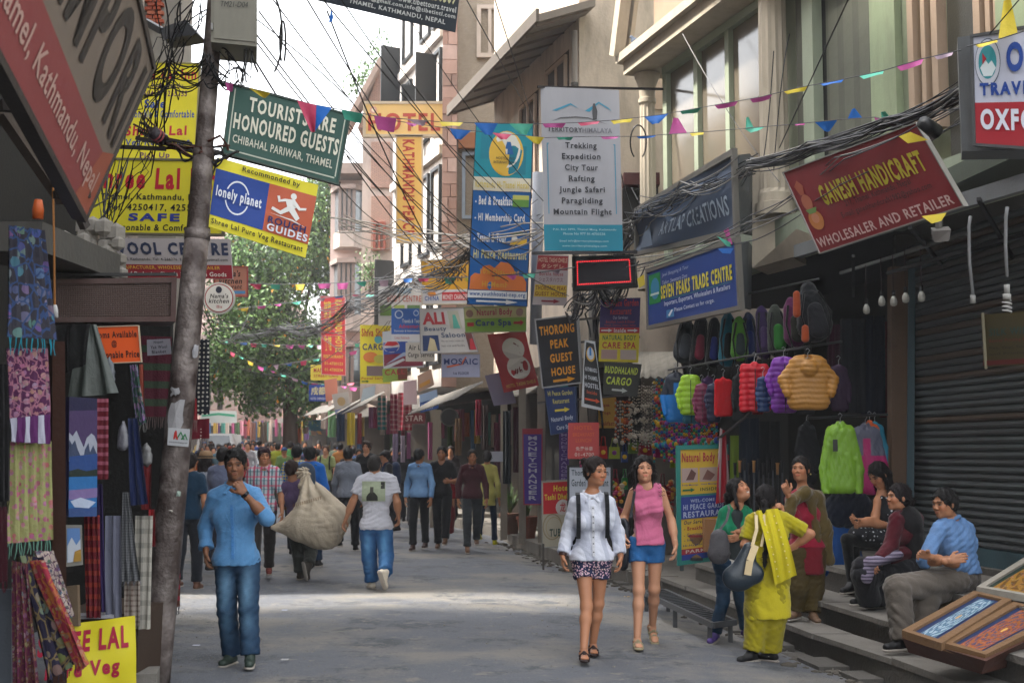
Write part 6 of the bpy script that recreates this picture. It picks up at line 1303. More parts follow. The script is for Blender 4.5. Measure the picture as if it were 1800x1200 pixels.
fr=thing('framed_picture','small framed picture of a white mountain in the left stall','picture',P(130,995,7.7));Q=quad_px([(114,922),(144,922),(146,992),(114,996)],(7.6,7.75));m=MB();m.box8([uvpt(Q,0,1),uvpt(Q,1,1),uvpt(Q,1,0),uvpt(Q,0,0),uvpt(Q,0,1,-.03),uvpt(Q,1,1,-.03),uvpt(Q,1,0,-.03),uvpt(Q,0,0,-.03)]);m.build('frame',M('6a6862',.6),fr)
for c,pts,o in(('4a6a98',[(.1,.08),(.85,.08),(.85,.9),(.1,.9)],.003),('9aa0aa',[(.1,.9),(.1,.5),(.35,.3),(.6,.5),(.85,.35),(.85,.9)],.005),('8a6a2a',[(.4,.9),(.5,.65),(.85,.6),(.85,.9)],.007)):m=MB();m.poly([uvpt(Q,u,v,o)for u,v in pts]);m.build('print',flat(c),fr)
o=box3([(116,1030),(136,1028),(138,1100),(116,1100)],7.9,.03,'leaning_frame',M('6a5a48',.7,.2));tag(o,'empty dull frame leaning below the small framed picture','frame')
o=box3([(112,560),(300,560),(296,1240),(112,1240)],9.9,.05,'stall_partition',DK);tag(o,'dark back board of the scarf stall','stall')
hang('folded red and pink scarves stacked on the shelf beside the tall painting','scarf_stack',q4(171,700,190,842),8.0,M('5a1420',.85,.1,18,.3,70,kind='stripe',col2='8a4a5a',key='stacked_scarves'),None,amp=.004,nf=1,seed=11,cat='scarves')
hang('dark crimson pleated scarf hanging below the tall painting','scarf',q4(148,905,174,1085,4),8.0,M('5a101c',.85,.15,14,.3,70,kind='stripe',col2='7a2a20'),None,amp=.02,nf=3,seed=12)
hang('narrow violet and blue scarf next to the crimson one','scarf',q4(166,850,180,1075,6),8.05,cloth('2f2250'),None,amp=.015,nf=2,seed=13)
hang('plain pale grey shawl on the rail','shawl',q4(186,906,214,1085),8.1,cloth('66687a'),None,amp=.015,nf=2,seed=14)
hang('grey checked cotton scarf knotted at its top','scarf',[(216,865),(226,865),(246,1020),(212,1022)],8.2,M('5d5e60',.9,.1,60,.2,70,kind='plaid',col2='3c3e42',key='fine_check'),'66666a',.03,amp=.02,nf=3,seed=15)
hang('long beige scarf with brown lines behind the knotted one','scarf',q4(219,1020,246,1100),8.25,M('8a8178',.9,.1,30,.2,70,kind='plaid',col2='5a4a42'),None,amp=.01,nf=2,seed=16)
hang('cream shawl with wide window check, right of the knotted scarf','shawl',q4(238,906,268,1105,-4),8.3,M('98948a',.9,.1,11,.2,70,kind='plaid',col2='6a6862'),None,amp=.012,nf=2,seed=17)
hang('navy wool shawl hanging in a point on the left stall','shawl',[(226,735),(243,735),(260,885),(230,888)],8.2,cloth('16224a'),None,amp=.015,nf=2,seed=18)
hang('green, purple and white patterned shawl bunched under the orange notice','shawl',[(226,642),(240,640),(257,742),(238,752)],8.3,PAIS('1c3a30','5a4a6a',18),'5a5a58',.06,amp=.02,nf=3,seed=19)
hang('coral sash falling behind the patterned green shawl','sash',q4(244,640,251,740,4),8.5,cloth('8a3a2a'),None,amp=.01,nf=1,seed=20)
hang('bright red cloth strip next to the cream check shawl','scarf',q4(262,895,273,960),8.4,cloth('8a1018'),None,amp=.01,nf=1,seed=21)
hang('dark red cloth behind the plastic bag','scarf',q4(248,805,266,895),8.6,cloth('6a1a1c'),None,amp=.01,nf=1,seed=22)
hang('heavy maroon yak wool blanket with green and cream bands','blanket',[(247,590),(302,592),(300,732),(252,733)],(9.5,9.6),M('4a1424',.9,.15,7.5,.4,80,kind='stripe',col2='2f4030',key='banded_wool'),'6a5a58',.10,amp=.008,nf=2,seed=23)
for i,py in enumerate((605,628,655,662,684,690,712,718)):
 pass
hang('black cloth with white polka dots right of the pole','scarf',[(346,596),(368,596),(368,728),(343,730)],9.6,M('10121c',.85,.05,30,.1,70,kind='dots',col2='a8a498',key='white_dots'),None,amp=.005,nf=1,seed=24,th=.004)
hang('dark red cloth with pale dots and long fringe below the black dotted cloth','scarf',[(340,737),(368,735),(368,770),(336,772)],9.62,M('5a0f1e',.85,.05,42,.1,70,kind='dots',col2='a8948c'),'7a706a',.09,amp=.005,nf=1,seed=25)
hang('red tasselled bag hanging against the right of the pole','tassel_bag',[(338,700),(345,700),(347,738),(338,738)],9.2,cloth('7a1a20'),'6a4a48',.08,amp=.003,nf=1,seed=26)
hang('striped folk textile at the foot of the stall right of the pole','textile',[(303,950),(317,950),(316,1065),(301,1068)],9.7,M('4a2a20',.9,.1,12,.3,60,kind='stripe',col2='7a2030'),'2a2230',.06,amp=.004,nf=1,seed=27)
hang('dusky umbrella cloth hanging dark under the vent grille','umbrella',[(92,572),(160,568),(150,640),(96,662)],8.0,cloth('141413'),None,amp=.02,nf=2,seed=28)
hang('pale grey-green plastic sheet sagging behind the orange notice','plastic_sheet',[(140,572),(168,570),(208,690),(118,700)],8.3,M('4a504c',.4,.15,6,.3,20),None,amp=.03,nf=2,seed=29)
def pbag(label,px,py,w_,h_,d,col,alpha=1):
 c=P(px,py,d);V,Fq=mesh_groups([([C(c+Vector((0,0,h_*.3)),c-Vector((0,0,h_*.25)),w_*.6,w_*.8,(0,1,0),.6,.02),C(c+Vector((0,0,h_*.3)),c+Vector((0,0,h_*.62)),w_*.3,.008,k=.02)],[])],.012,disp=folds(int(px),.006,.08))
 t=thing('plastic_bag',label,'bag',c-Vector((0,0,h_*.5)));link_mesh('bag',V,Fq,M(col,.3,.15,9,.3,30,spec=.6,key='plastic'),t)
pbag('clear plastic packet with cloth hanging below the orange notice',192,655,.05,.16,8.4,'4a4f55');pbag('crumpled white plastic bag with purple cloth hanging on a cord',216,770,.045,.17,8.1,'55555c');pbag('white printed plastic bag beside the dark red cloth',257,800,.05,.12,8.4,'5a5a5a')
vg=thing('vent_grille','long brown metal box with a woven grille above the stall','ventilation box',P(200,565,8.4));GB=M('3c2622',.55,.2,5,.15,30,.2,dirt=.4)
Q=quad_px([(92,492),(310,488),(308,566),(94,567)],(8.6,8.9))
for(u0,v0,u1,v1)in((0,0,1,.12),(0,.88,1,1),(0,.12,.04,.88),(.955,.12,1,.88)):
 m=MB();m.box8([uvpt(Q,u0,v1,.03),uvpt(Q,u1,v1,.03),uvpt(Q,u1,v0,.03),uvpt(Q,u0,v0,.03),uvpt(Q,u0,v1,-.25),uvpt(Q,u1,v1,-.25),uvpt(Q,u1,v0,-.25),uvpt(Q,u0,v0,-.25)]);m.build('frame',GB,vg)
m=MB();m.quad(uvpt(Q,.04,.88,-.2),uvpt(Q,.96,.88,-.2),uvpt(Q,.96,.12,-.2),uvpt(Q,.04,.12,-.2));m.build('backing',M('14100f',.9),vg)
m=MB()
for i in range(17):v=.13+.75*i/16;m.bar(uvpt(Q,.04,v,.01),uvpt(Q,.955,v,.01),.006,.007)
for i in range(66):u=.045+.91*i/65;m.bar(uvpt(Q,u,.12,.006),uvpt(Q,u,.88,.006),.005,.005)
tag(m.build('grille',M('4f3e38',.6,.15),vg),kind='stuff')
m=MB();m.bar(P(98,483,8.6),P(310,482,8.9),.03,.02);m.build('flat_rail',M('1c1a1a',.6),vg)
o=thing('pendant_cord','ochre cord with a white plug hanging at the far left','cord',P(97,560,7.0));m=MB();m.tube([P(93,330,7.0),P(95,420,7.0),P(96,538,7.0)],.006,6);m.build('cord',M('8a5a2a',.7),o);m=MB();m.tube([P(96,536,7.0),P(96.5,545,7.0),P(97,558,7.0)],[.012,.018,.018],10);m.build('plug',M('a8a8a8',.4),o,True)
m=MB();rr_=random.Random(12)
for i in range(60):
 c=P(rr_.uniform(110,215),rr_.uniform(395,486),rr_.uniform(9.6,9.9));m.ball(c,rr_.uniform(.03,.09),None,5)
tag(obj_tag(m,'rubble_ledge',M('8d8880',.95,.3,5,.5,20,dirt=.4),'crumbling plaster and rubble under the large yellow inn sign','rubble'),kind='stuff')
def slabbar(label,a,b,w_,h_,col,name='beam',cat='beam'):m=MB();m.bar(P(*a),P(*b),w_,h_);return tag(m.build(name,M(col,.85,.2,4,.3,20,dirt=.4)),label,cat)
slabbar('grey concrete cornice slab at upper left behind the hanging cord',(0,415,7.6),(150,470,9.2),.5,.18,'4a4844','cornice_slab','cornice')
slabbar('dark timber brace under the big red and grey board, upper one',(0,185,5.6),(95,195,5.8),.05,.05,'2a2422','timber_brace','brace');slabbar('dark timber brace at the lower tip of the big board',(95,342,5.9),(157,342,6.0),.04,.035,'2a2422','timber_brace','brace')
slabbar('slanting rusty angle iron behind the big board',(0,190,6.8),(110,350,7.6),.06,.08,'4a4039','angle_iron','bracket');slabbar('second slanting iron strut, nearer the edge of the board',(20,110,6.6),(150,400,7.2),.04,.05,'3a3431','angle_iron','bracket')
m=MB();c=P(67,368,6.6);m.tube([c+Vector((0,0,.05)),c,c-Vector((0,0,.05))],[.02,.03,.028],10);obj_tag(m,'orange_bell',M('b0501c',.5),'small orange plastic bell shape hanging below the board','bell',smooth=True)
m=MB();c=P(238,1190,8.3);m.box((c.x-.12,c.y,-.02),(c.x+.10,c.y+.3,c.z+.02),None,.2);obj_tag(m,'concrete_block',CONC,'broken concrete block at the foot of the pole','block')
m=MB();a,b=P(150,1090,7.95),P(240,1085,8.3);m.box((a.x-.3,8.3,a.z-.03),(b.x,9.2,a.z));m.box((a.x-.3,8.35,0),(b.x,9.1,a.z-.031));obj_tag(m,'stall_counter',M('3a2c22',.7,.2),'low wooden stall counter behind the yellow restaurant banner','counter')
m=MB();c=P(165,1085,8.1);m.box((c.x-.1,8.05,c.z),(c.x+.12,8.2,c.z+.02),None,.2);obj_tag(m,'paper_stack',M('8a8a90',.7),'stack of papers lying on the wooden stall counter','papers')
def catenary(a,b,sag,n=14,side=0.0):
 return[lerp(a,b,i/n)+Vector((side*math.sin(math.pi*i/n),0,-sag*4*(i/n)*(1-i/n)))for i in range(n+1)]
BLK=M('141416',.5,.1,key='cable');GRY=M('3a3a3e',.5,.1,key='cable');LGR=M('7a7874',.6,.1,key='cable')
def bundle(label,segs,n,r,spread,sagr,seed,mats=(BLK,),name='cable_bundle'):
 r_=random.Random(seed);t=thing(name,label,'cables',P(*segs[0]));pts=[P(*s)for s in segs]
 for i in range(n):
  path=[];o0=Vector((r_.gauss(0,spread),r_.gauss(0,spread),r_.gauss(0,spread)))
  for j in range(len(pts)-1):
   o1=Vector((r_.gauss(0,spread),r_.gauss(0,spread),r_.gauss(0,spread)));c=catenary(pts[j]+o0,pts[j+1]+o1,r_.uniform(*sagr),8,r_.gauss(0,spread*.6));path+=c if j==0 else c[1:];o0=o1
  m=MB();m.tube(path,r*r_.uniform(.7,1.3),4,None,False);m.build('cable',r_.choice(mats),t)
 return t
bundle('thick sagging bundle of cables running past the handicraft board to the right',[(1800,118,9.3),(1690,160,9.4),(1560,215,10.5),(1430,258,12.2),(1318,288,13.8)],30,.0075,.034,(.0,.09),1,(BLK,GRY,GRY,LGR))
bundle('looser cables crossing in front of the red handicraft board',[(1800,150,9.4),(1690,190,9.2),(1480,296,10.6),(1320,385,13.0),(1120,470,15.8)],6,.0065,.07,(.0,.08),2,(GRY,LGR))
bundle('tangle of cables between the creations sign and the trekking banner',[(1318,290,13.8),(1210,330,14.8),(1130,372,16.3),(1100,400,17.4),(1060,520,18.2)],16,.007,.065,(-.05,.2),3,(BLK,GRY,LGR))
bundle('dense black cable bundle sweeping down left over the red hotel banner',[(835,432,20.5),(720,488,25),(620,535,31),(500,575,38),(385,590,46)],24,.0085,.075,(.0,.5),4,(BLK,))
bundle('upper spread of black cables from the banner to the white hotel building',[(940,370,19.6),(835,400,21),(760,440,25),(660,500,30),(560,545,36)],8,.0065,.10,(.0,.3),5,(BLK,GRY))
bundle('thin dark cables over the tree behind the pole',[(345,520,20),(430,560,30),(560,575,36),(680,545,28)],8,.007,.14,(.2,.9),6,(BLK,))
bundle('pale cables slung between the hotel building and the hostel banner',[(600,395,22),(700,415,22),(820,420,20.5),(950,405,18)],9,.010,.12,(-.1,.3),7,(M('a39c90',.6,key='cable'),))
bundle('coil of cables heaped under the LED board',[(1110,465,17.4),(1080,520,17.6),(1050,500,17.7),(1020,520,17.9),(1000,545,18.1)],16,.010,.06,(-.05,.25),8,(BLK,LGR,GRY))
bundle('cables drooping along the front of the guest house sign post',[(1100,420,18.2),(1075,480,18.3),(1045,560,18.5),(1038,660,18.7),(1045,760,18.9)],12,.012,.07,(-.1,.1),9,(BLK,GRY))
bundle('cables looping around the pole under the cabinet',[(235,145,10.2),(300,128,9.8),(365,118,9.33),(395,128,9.4)],11,.006,.05,(.0,.14),10,(BLK,))
bundle('fan of black wires dropping left from beneath the lamp',[(345,10,9.6),(310,90,9.6),(265,190,9.7),(225,300,9.9),(175,410,10.1)],8,.005,.08,(-.05,.1),11,(BLK,))
bundle('knot of wires tied around the pole at the upper rail',[(250,215,10),(310,255,9.5),(372,262,9.36),(400,275,9.5)],9,.008,.05,(-.03,.10),12,(BLK,M('4a2a22',.6,key='cable')))
bundle('wires rising from the left edge of the pole to the sky',[(330,-20,9.0),(312,60,9.5),(290,160,9.6),(262,255,9.8)],7,.005,.09,(-.1,.1),16,(BLK,))
bundle('drop cables along the concrete tower below the inn sign',[(205,300,10.6),(190,380,10.4),(170,440,10.2),(150,480,10.0)],9,.006,.08,(-.05,.1),17,(BLK,GRY))
bundle('hanging loops of cable under the cabinet',[(395,84,9.35),(415,130,9.3),(428,142,9.3),(436,84,9.35)],5,.005,.03,(-.1,.15),13,(BLK,))
singles=[((395,0,9.5),(835,470,21),.3),((450,60,9.5),(840,500,22),.2),((455,20,9.5),(905,500,20),.3),((480,0,10),(1000,520,19),.4),((540,0,11),(800,400,24),.1),((560,-10,9.5),(870,330,19),.1),((600,0,12),(950,430,19),.2),((575,20,11),(860,560,22),.5),((660,60,14),(1010,450,18),.2),((610,215,16),(930,440,19),.3),((610,275,14),(830,520,24),.2),((620,240,15),(900,470,20),.2),((700,0,16),(1000,400,18),.2),((820,0,14),(925,190,20),.0),((1500,-20,9),(1370,260,12.8),.0),((1800,-10,8),(1740,60,8.6),0),((452,35,9.4),(620,180,9.9),-.02),((1200,60,16),(1370,320,13.8),.1),((1360,90,14),(1340,290,13.8),.15),((1388,60,14.2),(1360,300,13.9),-.2),((870,0,15),(940,220,20),.0),((450,110,9.4),(690,400,26),.3),((380,590,30),(560,620,38),.5),((370,620,28),(640,570,36),.9),((380,560,25),(700,510,28),.5),((1110,330,17.5),(1180,395,16.4),.15),((1090,300,17.2),(1160,420,16.6),.3)]
UQ={}
def uq(k):
 UQ[k]=UQ.get(k,0)+1;return('',', second one',', third one')[UQ[k]-1]
def place(q_):
 x,y=q_[0],q_[1]
 if x<480:return 'the cabinet on the pole' if y<120 else 'the cables behind the pole'
 if y<20:return('the top edge left of the travel banner' if x<560 else 'the travel banner' if x<690 else 'the sky' if x<900 else 'above the fluted column')
 if x<630:return 'the green guests signboard' if y<300 else 'the tree crown'
 if x<760:return 'the yellow hotel board' if y<450 else 'the clinic sign'
 if x<845:return 'the money transfer sign' if y>420 else 'the stone pillar'
 if x<935:return 'the middle of the hostel banner' if y>300 else 'the eave of the tan building'
 if x<1060:return 'below the trekking banner'
 return 'the creations sign' if x<1200 else 'the fluted column' if x<1400 else 'the oxford box sign'
for i,(a,b,sg)in enumerate(singles):
 m=MB();m.tube(catenary(P(*a),P(*b),sg,16),.0035+.0024*(b[2]/12),4,None,False);tag(m.build('overhead_wire',BLK),None,'wire','single wires strung across the street')['label']='thin wire from '+place(a)+' to '+place(b)+uq(place(a)+place(b))
for i,(cx,cy,rx,ry,d_)in enumerate([(468,60,28,78,9.4),(497,75,5,38,9.5),(1122,250,14,30,17),(1160,365,22,10,15.5)]):
 m=MB();m.tube([P(cx+rx*math.sin(a),cy-ry*math.cos(a),d_)for a in np.linspace(-2.6,2.6,22)],.005+d_*.0003,4,None,False);tag(m.build('wire_loop',BLK),('large loop of slack black wire right of the cabinet','narrow loop of slack wire under the top banner','slack wire loop at the right edge of the trekking banner','slack wire loop above the creations sign')[i],'wire')
sp=thing('sign_post','grey steel post carrying the cluster of guest house signs','post',(P(1040,900,18.6).x,18.6,0));m=MB();x=P(1040,600,18.6).x;m.tube([(x,18.6,.0),(x+.02,18.6,4.6)],.06,10);m.build('post',M('5a5652',.6,.2,dirt=.3),sp,True)
for py in(560,600,700):m=MB();m.bar(P(945,py+8,18.5),P(1125,py-8,18.4),.03,.03);m.build('cross_rail',M('4a4644',.6),sp)
sp2=thing('sign_post','greyish downpipe between hostel banner and trekking banner','pipe',(P(945,800,19.8).x,19.8,0));m=MB();x=P(941,500,19.8).x;m.tube([(x,19.8,3.3),(x+.05,19.8,6.0)],.09,12);m.build('pipe',M('8a8c92',.5,.15,dirt=.2),sp2,True)
FC=dict(p='b04a8a',r='b23a5a',b='1a62b4',g='4aa890',y='c9b432',w='b8a0b0')
def bunting(label,line,flags,r=.004,seed=1,size=1.0):
 r_=random.Random(seed);t=thing('bunting',label,'bunting',P(*line[0]));pts=[P(*p)for p in line];m=MB();m.tube(pts,r,4,None,False);m.build('string',M('3a3a3e',.6,key='string'),t)
 xs=[p[0]for p in line]
 for(px,w_,h_,c,sl)in flags:
  py=float(np.interp(px,xs,[p[1]for p in line]));d=float(np.interp(px,xs,[p[2]for p in line]));py1=float(np.interp(px+w_,xs,[p[1]for p in line]))
  m=MB();ph=r_.uniform(0,6)
  def fn(u,v):
   tp=.28 if sl==0 else.75
   uu=.5+(u-.5)*(1-tp*v);p=P(px+w_*uu+sl*v*w_,lerp(py,py1,uu)+h_*v,d);return p+Vector((0,.02*math.sin(u*4+ph)*v-.05*v*math.sin(ph),0))
  m.grid(fn,6,4,None,.0015);m.build('flag',M(FC[c],.55,.18,14,.2,30,key='plastic_flag'),t,True)
bunting('long nearer string of plastic flags from the pole to the oxford box sign',[(398,145,9.1),(480,165,9.25),(545,183,9.35),(600,193,9.5),(625,198,10.5),(680,207,12.0),(770,214,13),(860,217,13.8),(940,218,14.2),(1010,216,14.3),(1085,211,14.2),(1160,202,13.8),(1240,188,13.0),(1340,170,12),(1400,155,11.3),(1470,142,10.6),(1550,125,10),(1620,104,9.4),(1690,88,8.8)],[(396,14,12,'p',.0),(437,38,10,'y',.15),(522,34,52,'r',.35),(545,38,46,'b',-.35),(600,38,14,'g',0),(657,40,22,'p',0),(714,36,8,'w',.2),(772,42,9,'y',0),(833,42,20,'b',.1),(895,42,18,'g',.1),(953,42,7,'p',0),(1015,40,7,'r',0),(1073,40,8,'y',0),(1132,44,17,'b',-.05),(1195,38,5,'g',0),(1256,42,7,'p',0),(1318,40,7,'p',0),(1378,43,7,'y',0),(1441,43,6,'b',0),(1510,44,9,'g',0),(1576,48,10,'p',0),(1642,34,7,'w',0)],seed=2)
bunting('lower string of plastic flags in front of the trekking banner',[(690,212,13),(790,226,14),(870,234,14.6),(960,242,14.9),(1040,240,15),(1120,240,14.6),(1180,236,14),(1240,232,13.4),(1320,225,12.7),(1400,218,12.0),(1480,210,11.4),(1540,206,10.8),(1600,225,10)],[(712,22,8,'p',.2),(790,38,17,'b',-.1),(865,34,12,'r',.1),(923,34,12,'y',.1),(978,30,4,'g',0),(1055,33,5,'p',0),(1118,36,4,'b',0),(1176,32,-30,'p',-.1),(1212,26,7,'y',0),(1308,38,10,'g',-.1),(1311,14,-20,'g',-.3),(1396,20,4,'p',0),(1432,40,16,'b',.1),(1490,26,-16,'b',-.1),(1536,26,14,'p',.1),(1550,22,-14,'g',-.5)],seed=3)
bunting('short string of yellow flags at the top right by the oxford sign',[(1700,82,8.6),(1760,68,8.4),(1800,55,8.2)],[(1713,40,9,'y',0),(1755,34,-62,'y',-.15)],seed=4)
rf=random.Random(7)
def far_b(label,line,n,seed,hs=(4,9),wr=(10,26)):
 fl=[];x0,x1=line[0][0],line[-1][0]
 for i in range(n):w_=rf.uniform(*wr);fl.append((lerp(x0,x1-w_,(i+rf.uniform(.1,.6))/n),w_,rf.uniform(*hs),'pbygrpwg'[(i*3+seed)%8],rf.choice((0,0,.2))))
 bunting(label,line,fl,.008,seed)
far_b('distant string of flags level with the foot of the hostel banner',[(395,497,34),(500,500,30),(600,497,27),(720,489,24),(830,487,20),(940,480,18.5),(1010,470,17)],16,1,(6,12),(16,24))
far_b('distant string of flags rising right through the tree',[(410,543,40),(500,533,38),(620,517,34),(720,520,30)],9,2,(3,6),(14,20))
far_b('far string of flags across the middle of the tree crown',[(380,598,44),(480,606,42),(600,607,40),(660,600,38)],14,3,(4,7),(8,14))
far_b('far string of flags dipping from left under the cables',[(395,612,42),(460,645,42),(540,672,42),(640,682,40)],13,4,(4,7),(8,15))
far_b('far string of flags sloping up towards the red hotel banner',[(400,652,46),(480,642,44),(560,630,42),(630,615,40),(690,590,34)],12,5,(4,8),(9,16))
far_b('lowest far string of flags above the crowd',[(380,675,50),(480,678,47),(580,677,44),(660,668,38)],12,6,(3,5),(8,15))
def loose_flag(label,pts,d,c):
 m=MB();Q=[P(*p,d)for p in pts];m.poly(Q);m.poly([q_+Vector((0,.003,0))for q_ in Q][::-1]);tag(m.build('loose_flag',M(FC[c],.55,.15,10,.2,30,key='plastic_flag')),label,'flag')
loose_flag('loose blue flag scrap below the top banner',[(578,40),(582,15),(586,30),(584,38)],11,'b');loose_flag('crumpled yellow flag over the top corner of the handicraft board',[(1580,240),(1600,232),(1632,246),(1596,252)],9.4,'y');loose_flag('yellow flag draped on the bottom edge of the handicraft board',[(1620,380),(1664,374),(1655,388),(1638,393)],9.1,'y')
loose_flag('blue flag scrap at the right corner of the trade centre sign',[(1262,437),(1290,436),(1284,446),(1270,445)],13.4,'b');loose_flag('pink flag scrap above the trade centre sign',[(1272,405),(1280,400),(1288,430),(1282,430)],13.45,'p');loose_flag('green flag scrap above the trade centre sign',[(1260,415),(1284,426),(1286,434),(1278,433)],13.42,'g');loose_flag('yellow flag scrap by the LED board',[(1120,490),(1132,482),(1134,500),(1124,506)],16.5,'y')
def hanger(t,c,w_=.2):
 m=MB();m.tube([c+Vector((-w_/2,0,-.05)),c,c+Vector((w_/2,0,-.05))],.004,5);m.tube([c,c+Vector((0,0,.04)),c+Vector((.02,0,.07)),c+Vector((.0,0,.09)),c+Vector((-.018,0,.075))],.0035,5);m.build('hanger',M('8a8c90',.3,metal=.7,key='wire'),t)
def jacket(label,x0,y0,x1,y1,d,col,quilt=.0,hood=False,sleeves=True,ang=0,col2=None,name='jacket',group=None,rough=.45,seed=1,arm=.75):
 c=P((x0+x1)/2,y0,d);W_=(x1-x0)*d/F;H_=(y1-y0)*d/F;s_=np.array([math.cos(ang),math.sin(ang),0]);f=np.array([math.sin(ang),-math.cos(ang),0]);top=V3(c);dn=np.array([0,0,-1.0])
 bw=W_*(.29 if sleeves else.48);r_=min(.11,W_*.17);pr=[]
 sh0=top+dn*(H_*.14)
 for q in(-1,1):
  pr.append(C(sh0+s_*q*(bw-r_*.7),top+dn*(H_-r_)+s_*q*(bw-r_*.6),r_*.9,r_,f,.62,.03))
  if sleeves:el=sh0+s_*q*(W_*.5-r_*.55)+dn*H_*arm*.45;pr.append(C(sh0+s_*q*bw*.8+dn*.02,el,r_*.62,r_*.58,f,.8,.006));pr.append(C(el,el+dn*H_*arm*.42+f*.04-s_*q*W_*.05,r_*.58,r_*.42,f,.8,.006))
 pr+=[C(sh0,top+dn*(H_-r_),r_*.95,r_*1.0,f,.6,.05),C(sh0-s_*bw*.6,sh0+s_*bw*.6,r_*.6,None,f,.8,.03),C(top+dn*.02+f*.01,top+dn*H_*.12,r_*.55,r_*.6,f,.8,.02)]
 if hood:pr+=[E(top+dn*H_*.20+f*-.02-f*-.08,(r_*.85,r_*.45,H_*.16),(tuple(s_),tuple(f),(0,0,1)),.015)]
 pr.append(C(top+dn*-.01+f*.02,top+dn*H_*.06+f*.04,r_*.35,r_*.3,k=.01,op='s'))
 fd=folds(seed,.006 if not quilt else.002,.09)
 dz=(lambda X,Y,Z:fd(X,Y,Z)+(.0085*(1-np.abs(np.sin(math.pi*(Z-c.z+.003*np.sin(X*30)+.15*np.abs(X-c.x)**2)/quilt))**.7)if quilt else 0))
 V,Fq=mesh_groups([(pr,[(top+dn*H_,(0,0,-1))])],.0095 if d<14 else.012,disp=dz)
 t=thing(name,label,name.replace('_',' '),top+dn*H_,group);mt=M(col,rough,.12,8,.12,60,spec=.4,key='shell_fabric')if not col2 else M('attr',rough,.08,8,.1,60,kind='attr',key='shell_fabric')
 colr=None
 if col2:colr=np.tile(np.array(lin(col)),(len(V),1));zz=(V[:,2]-top[2])/H_;xx=np.abs((V-top)@s_);colr[(zz>-.45)&((xx>bw*.3)|(zz>-.2))]=lin(col2)
 link_mesh('shell',V,Fq,mt,t,colr);hanger(t,Vector(top)+Vector((0,0,.0)),W_*.4)
 if quilt and not hood:
  m=MB();z0=top[2]-H_*.12;m.tube([Vector(top+f*(r_*.66)+dn*H_*u)for u in(.15,.4,.7,.97)],.005,5);m.build('zip',M('1a1a1c',.5),t)
 return t
jacket('shiny tan-gold hooded down jacket with thick horizontal quilting, foremost on the rail',1366,628,1474,722,12.6,'a57432',.052,True,seed=2,arm=.62)
jacket('bright violet quilted down jacket behind the tan-gold one',1343,625,1412,726,12.95,'6e2a92',.055,False,seed=3,arm=.6)
jacket('scarlet quilted down jacket, left of the violet one',1300,634,1352,726,13.3,'b80f22',.06,False,sleeves=False,seed=4)
jacket('navy and blue jacket squeezed between the scarlet and violet ones',1326,660,1356,724,13.1,'14305a',.055,False,seed=5)
jacket('royal blue and black shell jacket, leftmost of the left rail',1160,655,1216,742,15.4,'0f6ab4',0,False,col2='131c2c',seed=6,arm=.8)
jacket('lime green quilted jacket on the left rail',1186,657,1240,730,15.0,'88b01e',.07,False,seed=7,arm=.8)
jacket('teal quilted jacket hem peeping out under the lime green one',1200,680,1228,745,15.25,'10607a',.06,False,sleeves=False,seed=8)
jacket('plum quilted jacket right of the lime green one',1215,672,1252,742,14.8,'6b2040',.055,False,seed=9,arm=.7,name='jacket')
jacket('dark navy padded jacket between the plum jacket and the red waistcoat',1236,672,1272,742,14.55,'171c3a',.06,False,seed=10,arm=.6)
jacket('bright red sleeveless fleece waistcoat at the end of the left rail',1256,662,1286,732,14.2,'a80d18',0,False,sleeves=False,name='waistcoat',seed=11,rough=.9)
jacket('apple green rain jacket with a black tag, hanging low on the right',1438,742,1516,866,12.45,'6f9a28',0,False,seed=12,arm=1.15)
for a_ in[(1168,650,1206,735,15.8,'0f1418','black padded jacket at the back of the left rail'),(1228,660,1262,738,15.0,'3a1f4a','dark violet jacket behind the plum one'),(1284,655,1310,740,14.0,'101216','black jacket between the two rails'),(1315,640,1345,728,13.5,'6a0e18','dark red jacket tucked behind the scarlet one'),(1386,640,1440,728,13.2,'1a1c20','black jacket behind the tan-gold one'),(1452,640,1496,722,13.3,'2a1430','deep purple jacket right of the tan-gold one'),(1395,740,1440,850,13.4,'15181c','black fleece left of the apple green rain jacket')]:jacket(a_[6],*a_[:6],seed=int(a_[0]),rough=.8)
m=MB();a=P(1464,772,12.32);m.box((a.x,a.y,P(0,793,12.3).z),(a.x+.045,a.y+.004,a.z));obj_tag(m,'price_tag',M('0e0f10',.4),'small black swing tag on the apple green rain jacket','tag')
jacket('grey and magenta rain jacket behind the apple green one',1482,745,1560,868,12.9,'a31560',0,False,col2='55586a',seed=13,arm=1.1)
jacket('orange jacket edge behind the grey and magenta one',1505,738,1552,850,13.0,'b04a14',0,False,seed=14);jacket('turquoise jacket edge at the back of the low rail',1515,740,1560,835,13.05,'12708c',0,False,seed=15)
for i,(x0,x1,y0,y1,c,lb)in enumerate([(1478,1522,560,725,'10131c','long black coat hanging in the dark of the shop'),(1516,1556,555,730,'0d1428','long navy coat beside the black one'),(1548,1585,565,733,'5a0f1c','dark crimson coat next to the wooden post'),(1455,1480,570,700,'3a0f28','dark purple coat deep in the shop'),(1300,1335,735,850,'0f1b2c','dark blue trousers on the lower rack'),(1335,1372,740,840,'17191c','charcoal trousers on the lower rack')]):
 hang(lb,'coat' if i<4 else 'trousers',q4(x0,y0,x1,y1),13.5+.1*i,cloth(c),None,amp=.03,nf=2,seed=60+i,th=.05)
hang('red and white flag shaped cloth at the corner of the rack','flag_cloth',[(1266,752),(1276,758),(1284,880),(1258,885)],14.3,M('8a1020',.85,.1,9,.2,60,kind='vstripe',col2='9a8a8a'),None,amp=.02,nf=2,seed=70)
hang('lime scarf on the lower rack','scarf',q4(1283,765,1299,856),14.2,cloth('6f8a20'),None,amp=.015,nf=2,seed=71)
